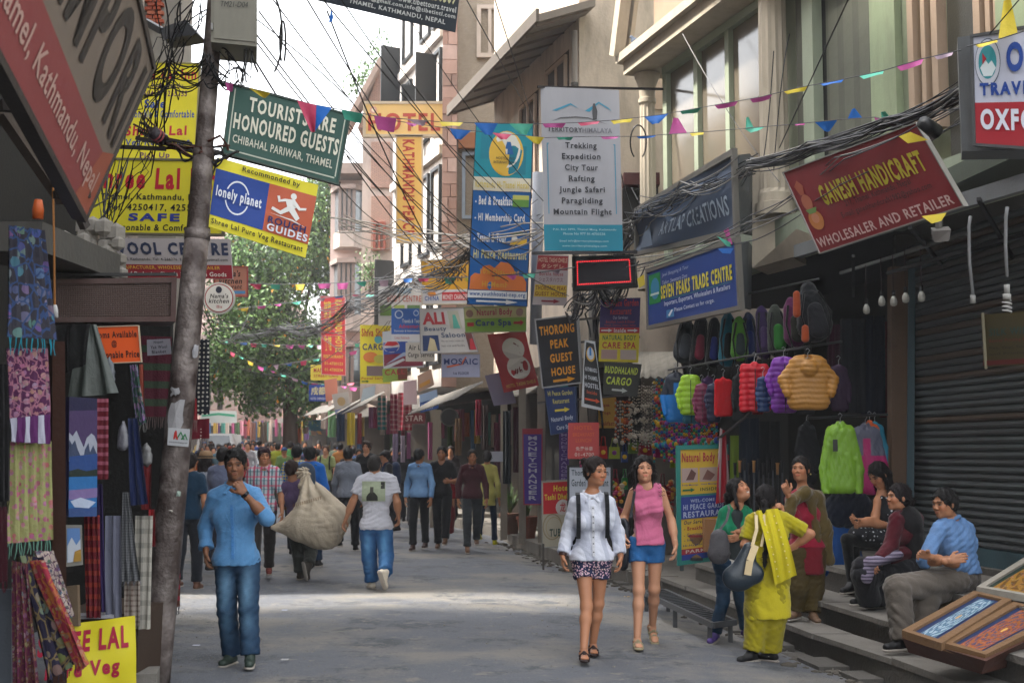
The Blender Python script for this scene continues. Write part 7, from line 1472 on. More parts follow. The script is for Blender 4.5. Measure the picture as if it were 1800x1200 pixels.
m=MB();m.bar(P(1262,772,14.4),P(1320,725,13.4),.025,.025);obj_tag(m,'garment_rack',M('1a1a1c',.5,metal=.4),'slanting black garment rack arm with small tags','rack')
for i,(pa,pb_)in enumerate([((1175,650,15.6),(1300,628,14.0)),((1300,628,13.5),(1480,600,12.6)),((1420,735,12.5),(1560,728,13.0)),((1180,545,15.6),(1440,490,12.8))]):
 m=MB();m.tube([P(*pa),P(*pb_)],.012,8);obj_tag(m,'hanging_rail',M('3a3a3c',.4,metal=.5,key='rail'),['steel rail holding the left group of jackets','steel rail holding the puffy jackets on the right','steel rail holding the low rain jackets','steel rail from which the backpacks hang'][i],'rail')
def rucksack(label,x0,y0,x1,y1,d,c1,c2,tilt=0.0,seed=1):
 ctr=V3(P((x0+x1)/2,(y0+y1)/2,d));w_=(x1-x0)*d/F/2;h_=(y1-y0)*d/F/2;up=np.array([math.sin(tilt),0,math.cos(tilt)]);s_=np.array([math.cos(tilt),0,-math.sin(tilt)]);f=np.array([0,-1.0,0])
 t=thing('rucksack',label,'backpack',Vector(ctr-up*h_),'rucksacks hanging above the jackets')
 V,Fq=mesh_groups([([C(ctr+up*(h_-w_*.8),ctr-up*(h_-w_),w_*.72,w_*.95,f,.8,.03),C(ctr+up*h_*.7,ctr+up*h_*.95,w_*.5,w_*.4,f,.8,.03)],[])],.013,disp=folds(seed,.006,.08));link_mesh('bag_body',V,Fq,cloth(c1),t)
 V,Fq=mesh_groups([([C(ctr+up*h_*.15+f*w_*.7,ctr-up*h_*.5+f*w_*.75,w_*.42,w_*.55,f,.5,.02)],[])],.012);link_mesh('pocket',V,Fq,cloth(c2),t)
 for q in(-1,1):
  m=MB();m.tube([Vector(ctr+up*h_*.8+s_*q*w_*.4+f*w_*.5),Vector(ctr+s_*q*w_*.8+f*w_*.75),Vector(ctr-up*h_*.9+s_*q*w_*.5+f*w_*.5),Vector(ctr-up*h_*1.35+s_*q*w_*.4)],[.014,.012,.008,.005],5);m.build('strap',cloth('17181a'),t)
 return t
for i,a in enumerate([('grey rucksack, leftmost of the hanging row',1184,562,1224,640,15.6,'2f3238','43474f'),('pink and black rucksack, second in the row',1213,556,1246,648,15.2,'17161a','7a2038'),('royal blue and black rucksack, third in the row',1240,560,1268,648,14.9,'14161c','1a2a78'),('cyan rucksack with black mesh',1262,552,1296,646,14.6,'12647a','141a1e'),('apple green rucksack with grey zip',1283,560,1316,636,14.2,'4a8a1e','2a3a3a'),('dark blue rucksack behind the apple green one',1302,552,1332,636,14.3,'16244a','1a2c66'),('purple rucksack with a pale base',1327,540,1356,632,13.8,'301a4e','463060'),('sage grey rucksack with a bright green centre',1346,540,1386,630,13.5,'343a33','2c7a2c'),('magenta trimmed olive rucksack',1374,528,1418,612,13.2,'5a1a4a','2c2f26')]):
 rucksack(*a,tilt=.12-.03*i,seed=80+i)
t=rucksack('large charcoal rucksack with two orange side pockets, highest of all',1396,505,1462,604,12.8,'191b20','1f2127',-.15,99)
for(a,b,c_,e)in((1393,508,1408,560),(1405,572,1426,600)):
 ct=V3(P((a+c_)/2,(b+e)/2,12.66));V,Fq=mesh_groups([([C(ct+np.array([0,0,(e-b)*12.66/F/3]),ct-np.array([0,0,(e-b)*12.66/F/3]),.035,.04,(0,1,0),.8,.02)],[])],.01);link_mesh('side_pocket',V,Fq,cloth('b04a22'),t)
def blob(label,name,x0,y0,x1,y1,d,col,cat,seed=1,dep=.6,amp=.015,rough=.6):
 c=V3(P((x0+x1)/2,(y0+y1)/2,d));w_=(x1-x0)*d/F/2;h_=(y1-y0)*d/F/2;r_=min(w_,h_)*.8
 V,Fq=mesh_groups([([C(c+np.array([-(w_-r_),0,-(h_-r_)]),c+np.array([(w_-r_),0,-(h_-r_)]),r_,None,(0,1,0),dep,.05),C(c+np.array([-(w_-r_),0,(h_-r_)]),c+np.array([(w_-r_),0,(h_-r_)]),r_,None,(0,1,0),dep,.05),C(c,c+np.array([0,0,.001]),r_*1.05,None,(0,1,0),dep,.05)],[])],.012,disp=folds(seed,amp,.12))
 t=thing(name,label,cat,c-np.array([0,0,h_]));link_mesh('shell',V,Fq,cloth(col,rough=rough),t);return t
blob('folded dark navy duffel bag beneath the rain jackets','duffel_bag',1452,866,1532,926,12.7,'10192c','bag',3);blob('big bright blue stuffed bag on the step behind the olive shawl','stuffed_bag',1440,912,1496,1012,12.75,'0c4f9e','bag',4);blob('lower blue stuffed bag under the navy duffel','stuffed_bag',1470,920,1515,1000,12.9,'0b458c','bag',5)
m=MB();a,b=P(1240,985,14.4),P(1262,912,14.4);m.box((a.x,14.4,.52),(b.x+.06,14.75,b.z));obj_tag(m,'cardboard_box',M('8a6240',.85,.1,4),'tall brown cardboard box behind the laughing woman','box')
stl=thing('woven_stool','hourglass woven cane stool with a coloured rim beside the standing board','stool',P(1222,985,14.7));c=P(1222,980,14.7);m=MB();m.tube([c+Vector((0,0,z))for z in(.0,.03,.12,.2,.24)],[.13,.12,.09,.12,.13],16);m.build('body',M('6a5236',.8,.2,60,.5,60),stl,True);m=MB();m.tube([c+Vector((0,0,.24)),c+Vector((0,0,.265))],.135,16);m.build('seat',M('7a2a2a',.7),stl);m=MB();m.tube([c+Vector((0,0,-.02)),c+Vector((0,0,.01))],.135,16);m.build('base_ring',M('22262a',.7),stl)
for i in range(11):
 x=1292+i*8.3;d_=13.7-i*.04;t=thing('trekking_pole',('cork-handled' if i in(1,4,9)else 'black-handled')+' trekking pole, number %d along the rack'%(i+1),'trekking pole',P(x,905,d_),'trekking poles standing in the rack')
 t['label']=('cork-handled' if i in(1,4,9)else 'black-handled')+' trekking pole in the rack, '+['behind the head of the laughing woman','just right of the laughing woman','left of the cork-handled middle pole','third from the left end','in the middle with pale cork','right of the middle cork one','above the braid of the yellow kurta','between braid and shawl','left of the pointing hand','behind the pointing hand','nearest to the olive shawl'][i]
 m=MB();m.tube([P(x+1,960,d_),P(x,830-(i%3)*4,d_)],.009,6);m.build('shaft',M('1c1c20' if i%2 else '3a3c42',.35,metal=.5),t);m=MB();tp=830-(i%3)*4;m.tube([P(x,tp+4,d_),P(x,tp-14,d_),P(x,tp-17,d_)],[.014,.016,.022],8);m.build('grip',M('8a6238' if i in(1,4,9)else '17171a',.7),t,True)
for i,(x,y,d_)in enumerate([(1523,545,12.6),(1550,531,12.3),(1571,531,12.1),(1592,525,11.9),(1620,523,11.6)]):
 t=thing('light_bulb',['unlit clear bulb hanging lowest and leftmost','unlit clear bulb, second from the left','unlit clear bulb before the wooden post, middle of five','unlit clear bulb at the edge of the shutter, fourth','unlit clear bulb, rightmost, before the shutter'][i],'light bulb',P(x,y,d_),'clear bulbs hanging in a row');c=P(x,y,d_)
 m=MB();m.tube([c+Vector((0,0,-.04)),c+Vector((0,0,-.03)),c+Vector((0,0,0)),c+Vector((0,0,.03)),c+Vector((0,0,.06))],[.01,.03,.036,.03,.014],12);m.build('glass',M('a8a8a0',.08,.1,spec=.8,key='bulb_glass'),t,True);m=MB();m.tube([c+Vector((0,0,.06)),c+Vector((0,0,.11))],.018,8);m.build('socket',M('151515',.5),t);m=MB();m.tube([c+Vector((0,0,.11)),c+Vector((0,0,.45))],.004,4);m.build('cord',M('2a1516',.6),t)
for(x0,y0,x1,y1,d_,lb,cfl)in((1703,388,1710,533,9.9,'bare white lamp holder on a bent white conduit',0),(1768,372,1770,500,9.5,'white spiral energy lamp on a bent conduit',1)):
 t=thing('hanging_lamp',lb,'lamp',P(x1,y1,d_));m=MB();m.tube([P(x0+3,y0-8,d_),P(x0,y0+10,d_),P(x0-1+(x1-x0)*.3,lerp(y0,y1,.5),d_),P(x1,y1-14,d_)],.014,8);m.build('conduit',M('77787a',.5),t,True);m=MB();m.tube([P(x1,y1-14,d_),P(x1,y1,d_)]if not cfl else[P(x1,y1,d_),P(x1,y1+16,d_)],.022,10);m.build('lamp_holder',M('8f8f8c',.4),t,True)
 if cfl:
  m=MB();m.tube([P(x1,517,d_),P(x1,526,d_)],.030,12);m.build('ballast',M('a0a09c',.4),t,True);m=MB();c=P(x1,535,d_);m.tube([c+Vector((.03*math.cos(a),.03*math.sin(a),.03-.0105*a/2.2))for a in np.linspace(0,18.8,60)],.0075,6);m.build('spiral_tube',M('aaaaa8',.3),t,True)
t=thing('flood_lamp','dull white square flood lamp under the handicraft board','lamp',P(1654,420,10.4));c=P(1654,404,10.4);m=MB();m.box8([P(1643,426,10.4),P(1668,424,10.3),P(1672,404,10.3),P(1640,406,10.4)]+[p+Vector((.02,.12,.05))for p in(P(1643,426,10.4),P(1668,424,10.3),P(1672,404,10.3),P(1640,406,10.4))]);m.build('housing',M('6d6a66',.5),t);m=MB();m.tube([c+Vector((0,.05,.0)),c+Vector((0,.05,.09))],.03,10);m.build('mount',M('6d6a66',.5),t)
bs=thing('bullet_camera','black floodlight tucked under the cables near the oxford sign','lamp',P(1635,225,9.3));m=MB();m.tube([P(1622,215,9.2),P(1645,232,9.3)],[.05,.06],12);m.build('body',M('111113',.4),bs,True)
rb_=random.Random(21);SH=M('a89f90',.5,.2,key='shell');BC=['8a1030','1a3f8a','b0307a','c09a20','1f7a50','b0501a','5a2a8a','12808a']
BN=dict(zip(BC,('crimson','blue','pink','gold','green','orange','violet','turquoise')));SEEN=set()
def beadstr(x,y0,y1,d_,pal,label,r0=.012,pom=0):
 while pal is None:
  q_=rb_.sample(BC,4)
  if tuple(q_[:3])not in SEEN:pal=q_;SEEN.add(tuple(q_[:3]));label='felt pompom string in %s, %s and %s under the left jackets'%tuple(BN[c]for c in q_[:3])
 t=thing('bead_string',label,'bead garland',P(x,y1,d_),'bead garlands hung across the shop front');m=MB();n=int((y1-y0)/5.5);mats_=[M(c,.5,.15,key='bead')for c in pal]
 for i in range(n+1):
  y=lerp(y0,y1,i/n);big=(i%7==6);m.ball(P(x+rb_.uniform(-.6,.6),y,d_),(r0*(2.1 if big and pom else 1)*rb_.uniform(.8,1.2)),mats_[(i//(1 if pom else 7))%len(mats_)],5)
 m.tube([P(x,y0-3,d_),P(x,y1,d_)],.002,3,M('2a2a2a'),False);tag(m.build('beads',parent=t,smooth=True),kind='stuff')
for i in range(14):beadstr(1112+i*3.2,672+rb_.uniform(-4,10),778+rb_.uniform(-14,14),18.2-i*.02,('a39a8a','1a1816','aaa294'),'white shell and dark bead string, one of the thick cluster left of the jackets',.013)
for i in range(5):
 for y in(690,712,745,765):
  pass
sc_m=MB()
for i in range(150):
 y=rb_.choice((688,712,722,740,765,768));sc_m.ball(P(rb_.uniform(1106,1156),y+rb_.gauss(0,2.5),18.05+rb_.uniform(-.05,.1)),rb_.uniform(.012,.03),None,5)
tag(obj_tag(sc_m,'shell_clusters',SH,'cream shell clusters tied between the white bead strings','shells',smooth=True),kind='stuff')
for i in range(26):
 x=1150+i*4.4;y0=668 if i<6 else 742;beadstr(x,y0+rb_.uniform(-4,6),800+rb_.uniform(-20,18)if i<20 else 785,18.0-i*.08,None,None,.022,1)
for i in range(8):beadstr(1082+i*4,700+rb_.uniform(-4,8),760+rb_.uniform(-8,20),18.5,['b0501a','8a3010','a8a090','b87020'][i%4:][:1]+['a8a090','b0501a'][:1+i//4],'%s bead string %s the cargo sign'%(('orange','rust','cream','copper')[i%4],'below' if i<4 else 'right below'),.018,1)
def handbag(x0,y0,x1,y1,d_,col,label,flower='c09a20'):
 t=thing('felt_bag',label,'handbag',P((x0+x1)/2,y1,d_),'felt bags in the bead shop');Q=[P(x0,y1,d_),P(x1,y1,d_),P(x1-1,lerp(y0,y1,.45),d_),P(x0+1,lerp(y0,y1,.45),d_)];dv=Vector((0,.06,0));m=MB();m.box8(Q+[q_+dv for q_ in Q]);m.build('pouch',cloth(col),t)
 m=MB();m.tube([Q[3]+Vector((.02,.02,0)),P(lerp(x0,x1,.35),y0+2,d_),P(lerp(x0,x1,.65),y0+2,d_),Q[2]+Vector((-.02,.02,0))],.010,5);m.build('handle',cloth(col),t,True);m=MB();m.ball(P((x0+x1)/2,lerp(y0,y1,.72),d_-.01),(.035,.01,.035),None,8);m.build('flower',M(flower,.8),t)
for i,a in enumerate([(1053,765,1068,806,18.6,'b01c18','red felt bag with a yellow flower, leftmost'),(1070,768,1090,806,18.5,'8a9a20','lime felt bag with purple flowers','6a2a6a'),(1092,778,1104,812,18.7,'1a3a7a','deep blue felt bag beside the lime one'),(1104,762,1124,797,18.8,'5a7a20','olive felt bag under the shell strings'),(1122,768,1146,800,18.6,'9a1028','crimson felt bag under the shell strings'),(1149,762,1178,804,18.3,'a01858','magenta felt bag, the largest','2a5a9a'),(1178,778,1196,822,18.0,'7a8a20','mustard felt bag by the standing board frame','b03060'),(1075,822,1088,862,19.0,'8a1028','small dark red bag on the lower hooks'),(1092,822,1104,860,19.0,'1a7a2a','small green bag on the lower hooks'),(1158,830,1172,880,18.6,'6a1020','small maroon bag right of the pink top'),(1146,846,1158,880,18.8,'4a5a1a','small olive bag behind the pink top')]):handbag(*a)
pm_=MB();
for i in range(90):pm_.ball(P(rb_.uniform(1072,1095)if i%2 else rb_.uniform(1172,1184),rb_.uniform(846,905),18.6+rb_.uniform(-.1,.1)),rb_.uniform(.02,.045),M(rb_.choice(['b0401a','a89a80','8a2020','c08a30','9a3a5a','3a6a2a']),.8,key='felt'),6)
tag(pm_.build('felt_toys'),'heap of small felt animals and flowers behind the women','felt toys',None,'stuff')
def thangka(label,px,ds,fcol,c1,c2,seed,border='1c2c50'):
 Q=quad_px(px,ds);t=thing('framed_painting',label,'framed painting',Q[3]);n=(Q[3]-Q[0]).cross(Q[1]-Q[0]).normalized();n=n if n.z>0 else-n;off=-n*.05
 L_=lambda u,v,o:lerp(lerp(Q[0],Q[1],u),lerp(Q[3],Q[2],u),v)+n*o
 w_=(Q[1]-Q[0]).length;h_=(Q[3]-Q[0]).length;a,b=.05/w_,.05/h_;FM=M(fcol,.6,.2,14,.3,60,key='frame_wood')
 for(u0,v0,u1,v1)in((0,0,1,b),(0,1-b,1,1),(0,b,a,1-b),(1-a,b,1,1-b)):
  m=MB();m.box8([L_(u0,v1,.025),L_(u1,v1,.025),L_(u1,v0,.025),L_(u0,v0,.025),L_(u0,v1,-.03),L_(u1,v1,-.03),L_(u1,v0,-.03),L_(u0,v0,-.03)]);m.build('frame',FM,t)
 m=MB();m.quad(L_(a,1-b,.004),L_(1-a,1-b,.004),L_(1-a,b,.004),L_(a,b,.004));m.build('border',M(border,.6,.2),t)
 m=MB();k=1.8;m.quad(L_(a*k,1-b*k,.008),L_(1-a*k,1-b*k,.008),L_(1-a*k,b*k,.008),L_(a*k,b*k,.008));o=m.build('painting',M(c1,.5,.3,6,.02,20,kind='mandala',col2=c2,key='mandala'),t)
 uv=o.data.uv_layers.new(name='UVMap');
 for li,co in zip(range(4),((0,0),(1,0),(1,1),(0,1))):uv.data[li].uv=co
thangka('pale blue mandala painting in a wooden frame, left one on the stand',[(1712,1043),(1778,1058),(1655,1136),(1585,1113)],(9.5,9.3,8.6,8.7),'6d5238','3f6078','a3b2ba',1)
thangka('orange and blue mandala painting in a wooden frame, front one on the stand',[(1781,1062),(1872,1085),(1732,1156),(1657,1135)],(9.3,9.1,8.3,8.5),'6d5238','8c4c22','1c3458',2)
thangka('large golden painting in a silver beaded frame at the right edge, upper one',[(1830,965),(1960,1000),(1832,1056),(1716,1036)],(10.4,10.1,9.2,9.5),'8a847a','8a6424','4a2f14',3,'22302a')
Qs=[P(1583,1116,8.72),P(1733,1160,8.28),P(1700,1185,8.35),P(1592,1150,8.8)]
m=MB();a=[P(1585,1118,8.70),P(1733,1161,8.30),P(1725,1184,8.45),P(1597,1146,8.8)];b=[P(1720,1050,9.5),P(1872,1092,9.1),P(1850,1150,9.1),P(1720,1110,9.5)]
m.box8([a[3],a[2],a[1],a[0],b[3],b[2],b[1],b[0]]);o=m.build('display_stand',M('4a2c22',.7,.2,4,.2,20,dirt=.3));tag(o,'dark wooden wedge stand carrying the framed mandala paintings','stand')
bn=thing('metal_bench','low grey metal bench with a slatted grate top beside the steps','bench',(1.6,12.5,-.12));BM=M('55575a',.5,.2,6,.1,30,.4,dirt=.4)
c0,c1,c2,c3=P(1132,1040,13.9),P(1253,1088,11.3),P(1292,1078,11.5),P(1168,1032,14.1)
for p in(c0,c1,c2,c3):p.z=.12
for a,b in((c0,c1),(c3,c2),(c0,c3),(c1,c2)):m=MB();m.bar(a,b,.035,.05,BM);m.build('rim',parent=bn)
for i in range(22):u=(i+.7)/22.5;m=MB();m.bar(lerp(c0,c1,u),lerp(c3,c2,u),.022,.015,BM);m.build('slat',parent=bn)
for i in range(3):v=(i+1)/4;m=MB();m.bar(lerp(c0,c3,v)-Vector((0,0,.016)),lerp(c1,c2,v)-Vector((0,0,.016)),.02,.015,BM);m.build('crossbar',parent=bn)
for p in(lerp(c0,c1,.04),lerp(c0,c1,.5),lerp(c0,c1,.96),lerp(c3,c2,.06),lerp(c3,c2,.94)):m=MB();m.bar(p-Vector((0,0,.02)),Vector((p.x,p.y,-.12)),.04,.04,BM);m.build('leg',parent=bn)
for i,(px,py,c,nm,lb)in enumerate([(1098,1050,'b08a20','wrapper','crumpled yellow wrapper in the gutter behind the women'),(962,1010,'8a8a8c','wrapper','white paper scrap by the legs of the beer board'),(1050,1020,'9a9690','wrapper','pale wrapper by the gutter stones'),(500,1160,'9a9a9a','wrapper','tiny white scrap lying on the asphalt'),(345,1135,'a0a0b0','wrapper','tiny scrap near the foot of the pole'),(1080,1047,'7a7a74','wrapper','grey scrap beside the yellow wrapper'),(500,1073,'8a94b0','wrapper','small bluish scrap in the sunlit strip')]):
 d_=GD(py,-.08 if px>900 else.02);c_=P(px,py,d_);m=MB();m.grid(lambda u,v:c_+Vector(((u-.5)*(.14 if i==0 else.06),(v-.5)*.06,.006+.012*abs(math.sin(u*9+i))*(1 if i==0 else.4))),6,3);obj_tag(m,nm,M(c,.5),lb,'litter')
wares=[(686,700,692,762,28.4,'7a1f3a','wine patterned shawl left in the pair at the scarf shop',1),(700,724,690,756,28.2,'8a1a32','crimson checked shawl right in the pair at the scarf shop',1),(664,680,695,755,29.5,'1b5a5c','teal checked shawl at the scarf shop',1),(648,656,715,752,30.6,'9a5a8a','pink striped scarf left of the teal shawl',0),(656,663,715,752,30.3,'a03a60','rose scarf left of the teal shawl',0),(690,700,762,810,28.0,'8a7a96','lilac scarf below the wine shawl',0),(704,712,765,812,27.8,'9a8a9a','pale mauve scarf below the crimson shawl',0),(715,722,760,806,27.6,'93507a','orchid scarf near the doorway',0),(610,624,725,782,36.5,'c0a820','bright yellow printed panel in the far shop',0),(628,636,726,780,34,'8a2a30','brick red cloth right of the yellow panel',0),(592,606,725,775,38,'24426a','denim blue garments in the far shop',0),(576,590,722,768,40,'5a8a5a','green garment in the far shop',0),(520,530,738,780,48,'b0502a','orange cloth by the far stalls',0),(502,512,735,775,50,'9a1a2a','scarlet cloth by the far stalls',0),(532,542,728,762,47,'a87a62','salmon shirt hanging at the far stall',0),(546,556,728,765,46,'b08a70','beige shirt hanging at the far stall',0),(440,450,742,782,56,'8a5a4a','brown shirts in the far shop',0),(458,470,742,780,56,'5a4a3a','olive stacks in the far shop',0),(752,760,742,808,26.5,'93406a','pink scarf at the door jamb',0),(836,846,702,765,25.4,'8a1030','dark pink hanging cloth near the dragon flag',0),(846,858,712,790,25.0,'3a2a2a','dark brown hanging bag cloth',0),(868,880,742,860,24.6,'5a1530','burgundy cloth length at the dark shop',0),(884,898,722,850,24.0,'2a3038','slate cloth length at the dark shop',0),(902,914,715,830,23.4,'4a2030','dark rose cloth length at the dark shop',0),(800,812,735,800,26.2,'6a4a2a','brown wooden door leaf cloth by the doorway',0)]
for i,(x0,x1,y0,y1,d_,c,lb,pt)in enumerate(wares):hang(lb,'hanging_cloth',q4(x0,y0,x1,y1),d_,M(c,.9,.15,9,.2,60,kind='plaid',col2='9a7a7a')if pt else cloth(c),None,amp=.03,nf=2,seed=100+i)
o=blob('turquoise sunshade tarpaulin over a far stall','tarpaulin',543,738,570,756,46,'1a6a80','tarpaulin',6,.9,.03)
for i,(x0,y0,x1,y1,d_,c,lb)in enumerate([(560,716,602,708,44,'4a4844','tilted tin awning at the bend, left one'),(596,722,640,700,38,'504d48','tilted tin awning under the pale tin sign'),(640,706,676,690,31,'4a4742','short tin awning under the light blue notice'),(765,702,850,672,24.5,'4a4640','long sagging tin awning over the doorway, right of the office sign')]):
 a,b=P(x0,y0,d_),P(x1,y1,d_-1.5);m=MB();n=10
 m.grid(lambda u,v:lerp(a,b,u)+Vector((-.55*v,0,-.32*v+.03*(int(u*40)%2))),40,3,None,.01,(0,0,1));obj_tag(m,'tin_awning',M(c,.6,.25,4,.2,20,.2,dirt=.6),lb,'awning')
o=thing('air_vent_fan','round dark exhaust fan above the doorway','fan',P(790,735,26.6));m=MB();c=P(790,733,26.6);m.tube([c+Vector((0,-.1,0)),c+Vector((0,.15,0))],.19,20);m.build('housing',M('4a4844',.6),o);m=MB();m.tube([c+Vector((0,-.105,0)),c+Vector((0,-.09,0))],.165,20);m.build('opening',M('0f0f10',.8),o)
m=MB();a,b=P(757,720,27.2),P(775,850,27.2);m.box((a.x,27.2,.06),(b.x,27.3,a.z));obj_tag(m,'door_surround',M('7a7266',.8,.15,dirt=.3),'pale door surround behind the printed black T-shirt','door frame')
def car(label,px,d_,w_,h_,L_,col,van=False,name='parked_car',yaw=.1):
 cx=P(px,800,d_).x;t=thing(name,label,'van' if van else 'car',(cx,d_,SLP(d_)));zz_=SLP(d_);ca,sa=math.cos(yaw),math.sin(yaw);body=M(col,.3,.06,3,.02,10,spec=.6,key='car_paint');gl=glassy('2a3236',.06)
 def Wd(x,y,z):return Vector((cx+x*ca-y*sa,d_+x*sa+y*ca,z+zz_))
 hw=w_/2;prof=[(0,.35,.55,1),(.0,.75,.9,1),(.35,.92,1,1),(.9 if not van else.25,.98,1,1),(1.5 if not van else.6,h_,.82,1),(L_-.9 if not van else L_-.05,h_,.82,1),(L_-.3,.98,1,1),(L_,.9,.95,1),(L_,.35,.9,1)]
 m=MB();k=len(prof)
 for y,z,q_,_ in prof:m.v.append(tuple(Wd(-hw*q_,y,z)));m.v.append(tuple(Wd(hw*q_,y,z)))
 for i in range(k-1):m.f.append((2*i,2*i+1,2*i+3,2*i+2));m.m.append(0)
 for s_ in(0,1):m.f.append(tuple(2*i+s_ for i in range(k)));m.m.append(0)
 m.f.append((0,2*k-2,2*k-1,1));m.m.append(0);m.build('body',body,t)
 a,b=prof[3],prof[4];g=lambda u,v,o:Wd((-hw*lerp(a[2],b[2],v)+2*hw*lerp(a[2],b[2],v)*u),lerp(a[0],b[0],v)-o,lerp(a[1],b[1],v)+o)
 m=MB();m.quad(g(.07,.1,.01),g(.93,.1,.01),g(.92,.9,.01),g(.08,.9,.01));m.build('windscreen',gl,t)
 for s_ in(-1,1):
  m=MB();m.box8([Wd(s_*(hw-.38),-.03,.62),Wd(s_*(hw-.08),-.03,.62),Wd(s_*(hw-.1),-.02,.8),Wd(s_*(hw-.38),-.02,.8),Wd(s_*(hw-.38),.1,.62),Wd(s_*(hw-.08),.1,.62),Wd(s_*(hw-.1),.1,.8),Wd(s_*(hw-.38),.1,.8)]);m.build('headlight',M('a8acb0',.1,spec=.8),t)
  for yy in(.7,L_-.8):m=MB();m.tube([Wd(s_*(hw-.2),yy,.3),Wd(s_*(hw+.01),yy,.3)],.3,16);wh=m.build('wheel',M('141414',.8),t);m=MB();m.tube([Wd(s_*(hw+.005),yy,.3),Wd(s_*(hw+.02),yy,.3)],.18,12);m.build('rim',M('7a7c80',.3,metal=.8),wh)
 m=MB();m.box8([Wd(-.45,-.04,.5),Wd(.45,-.04,.5),Wd(.45,-.04,.68),Wd(-.45,-.04,.68),Wd(-.45,.1,.5),Wd(.45,.1,.5),Wd(.45,.1,.68),Wd(-.45,.1,.68)]);m.build('grille',M('1a1b1c',.5),t)
car('small silver-grey car driving towards us in the crowd, between the blue and plaid shirts',428,38,1.55,1.48,3.6,'7d8688');car('white minibus far down the street left of the silver car',375,55,1.7,2.0,4.2,'9a9c9a',True,'minibus')
pg=thing('pigeon','grey pigeon perched on the cornice of the pistachio building','pigeon',P(1122,82,17.6));c=V3(P(1122,74,17.55));V,Fq=mesh_groups([([E(c,(.10,.05,.055),I3,.02),C(c+np.array([-.06,0,.02]),c+np.array([-.095,0,.07]),.035,.024,k=.02),C(c+np.array([.08,0,-.01]),c+np.array([.17,0,-.03]),.03,.015,k=.02),C(c+np.array([-.12,0,.068]),c+np.array([-.135,0,.06]),.008,.003,k=.005)],[])],.008)
link_mesh('body',V,Fq,M('4f5a6c',.6,.2,20),pg)
for q in(-.015,.015):m=MB();m.tube([Vector(c)+Vector((q,0,-.04)),Vector(c)+Vector((q,0,-.08))],.005,5);m.build('leg',M('7a3a3a',.6),pg)
rq=random.Random(31);CW=[('8a1f3a','wine'),('b0502a','rust'),('1f5a8a','blue'),('b0902a','ochre'),('5a2a6a','purple'),('2a7a6a','jade'),('b8a89a','cream'),('a03a6a','fuchsia'),('3a5a2a','olive'),('c07a8a','rose')]
for i in range(60):
 c,n_=CW[i%10]
 if i<26:x=352+i*7.6+rq.uniform(-2,2);d_=64.5 if x>498 else 70.5;y0=738+rq.uniform(-3,4);h_=rq.uniform(22,40);w_=rq.uniform(4,8);wh='under the ledge of the far houses'
 else:x=566+(i-26)*10+rq.uniform(-3,3);d_=0;y0=712+(x-566)*.03+rq.uniform(-4,10);h_=rq.uniform(40,80);w_=rq.uniform(6,11);wh='in the shop row behind the crowd'
 if not d_:
  d_=45
  for _ in range(30):
   dd=20+_*1.2
   if(XF(dd)+.25)/dd*F+900<x:d_=dd;break
 sec=('left of centre','near the tree','by the bend','right part')[min(3,int((x-352)/140))]
 hang('%s %s hanging %s, %s'%(n_,('scarf','shirt','bag','shawl','blanket','skirt')[i//10],wh,sec),'hanging_cloth',q4(x,y0,x+w_,y0+h_),d_,cloth(c),None,amp=.03,nf=1,seed=200+i)
def fade(c0,c1):
 a,b=np.array(lin(c0)),np.array(lin(c1))
 def f(V,fwd,side,J):
  w=np.zeros(len(V))
  for q in 'ab':
   h_,k_,f_=J['h'+q],J['k'+q],J['f'+q]
   for ctr,r_,g_ in((h_*.45+k_*.55,.15,1.0),(k_*.75+f_*.25,.09,.6),(k_*.35+f_*.65,.08,.25)):
    d=V-ctr;w=np.maximum(w,g_*np.exp(-((d[:,2]/r_)**2)-(((d@side))/.045)**2))
  w*=.92+.08*np.sin(V[:,2]*47+5*np.sin(V[:,0]*25));w+=.03*np.sin(V[:,2]*31+V[:,0]*17)
  return a+(b-a)*np.clip(w,0,1)[:,None]
 return f
def strap(root,pts,w,t,mat,name='strap'):
 m=MB();pts=[Vector(p)for p in pts]
 for a,b in zip(pts[:-1],pts[1:]):m.bar(a,b,w,t,mat,up=(0,-1,0))
 return m.build(name,parent=root)
def watch(root,J,q,mat):
 w_=J['w'+q];e_=J['e'+q];d_=(w_-e_)/np.linalg.norm(w_-e_)
 V,Fq=mesh_groups([([C(w_-d_*.012,w_+d_*.008,.033,k=.003)],[(w_+d_*.01,d_),(w_-d_*.016,-d_)])],.006)
 link_mesh('wristwatch',V,Fq,mat,root)
def buttons(root,n,top,bot,off,mat,r=.006):
 m=MB()
 for i in range(n):
  p=lerp(Vector(top),Vector(bot),i/(n-1))+Vector(off);m.ball(p,(r,.003,r),mat,6)
 m.build('button_row',parent=root)
def snap(root_name_obj,pt,yaw_vec):
 pass
def surf_y(obj,x,z,near=True):
 """front-most y of a garment at x, z (world)"""
 me=obj.data;off=ORIG.get(obj.parent.name,(0,0,0));n=len(me.vertices)
 co=np.empty(n*3,np.float32);me.vertices.foreach_get('co',co);co=co.reshape(-1,3)+np.array(off)
 m=(np.abs(co[:,0]-x)<.02)&(np.abs(co[:,2]-z)<.02)
 return co[m,1].min()if m.any()else None
def child(root,nm):
 return[o for o in root.children if o.name.split('.')[0]==nm][0]
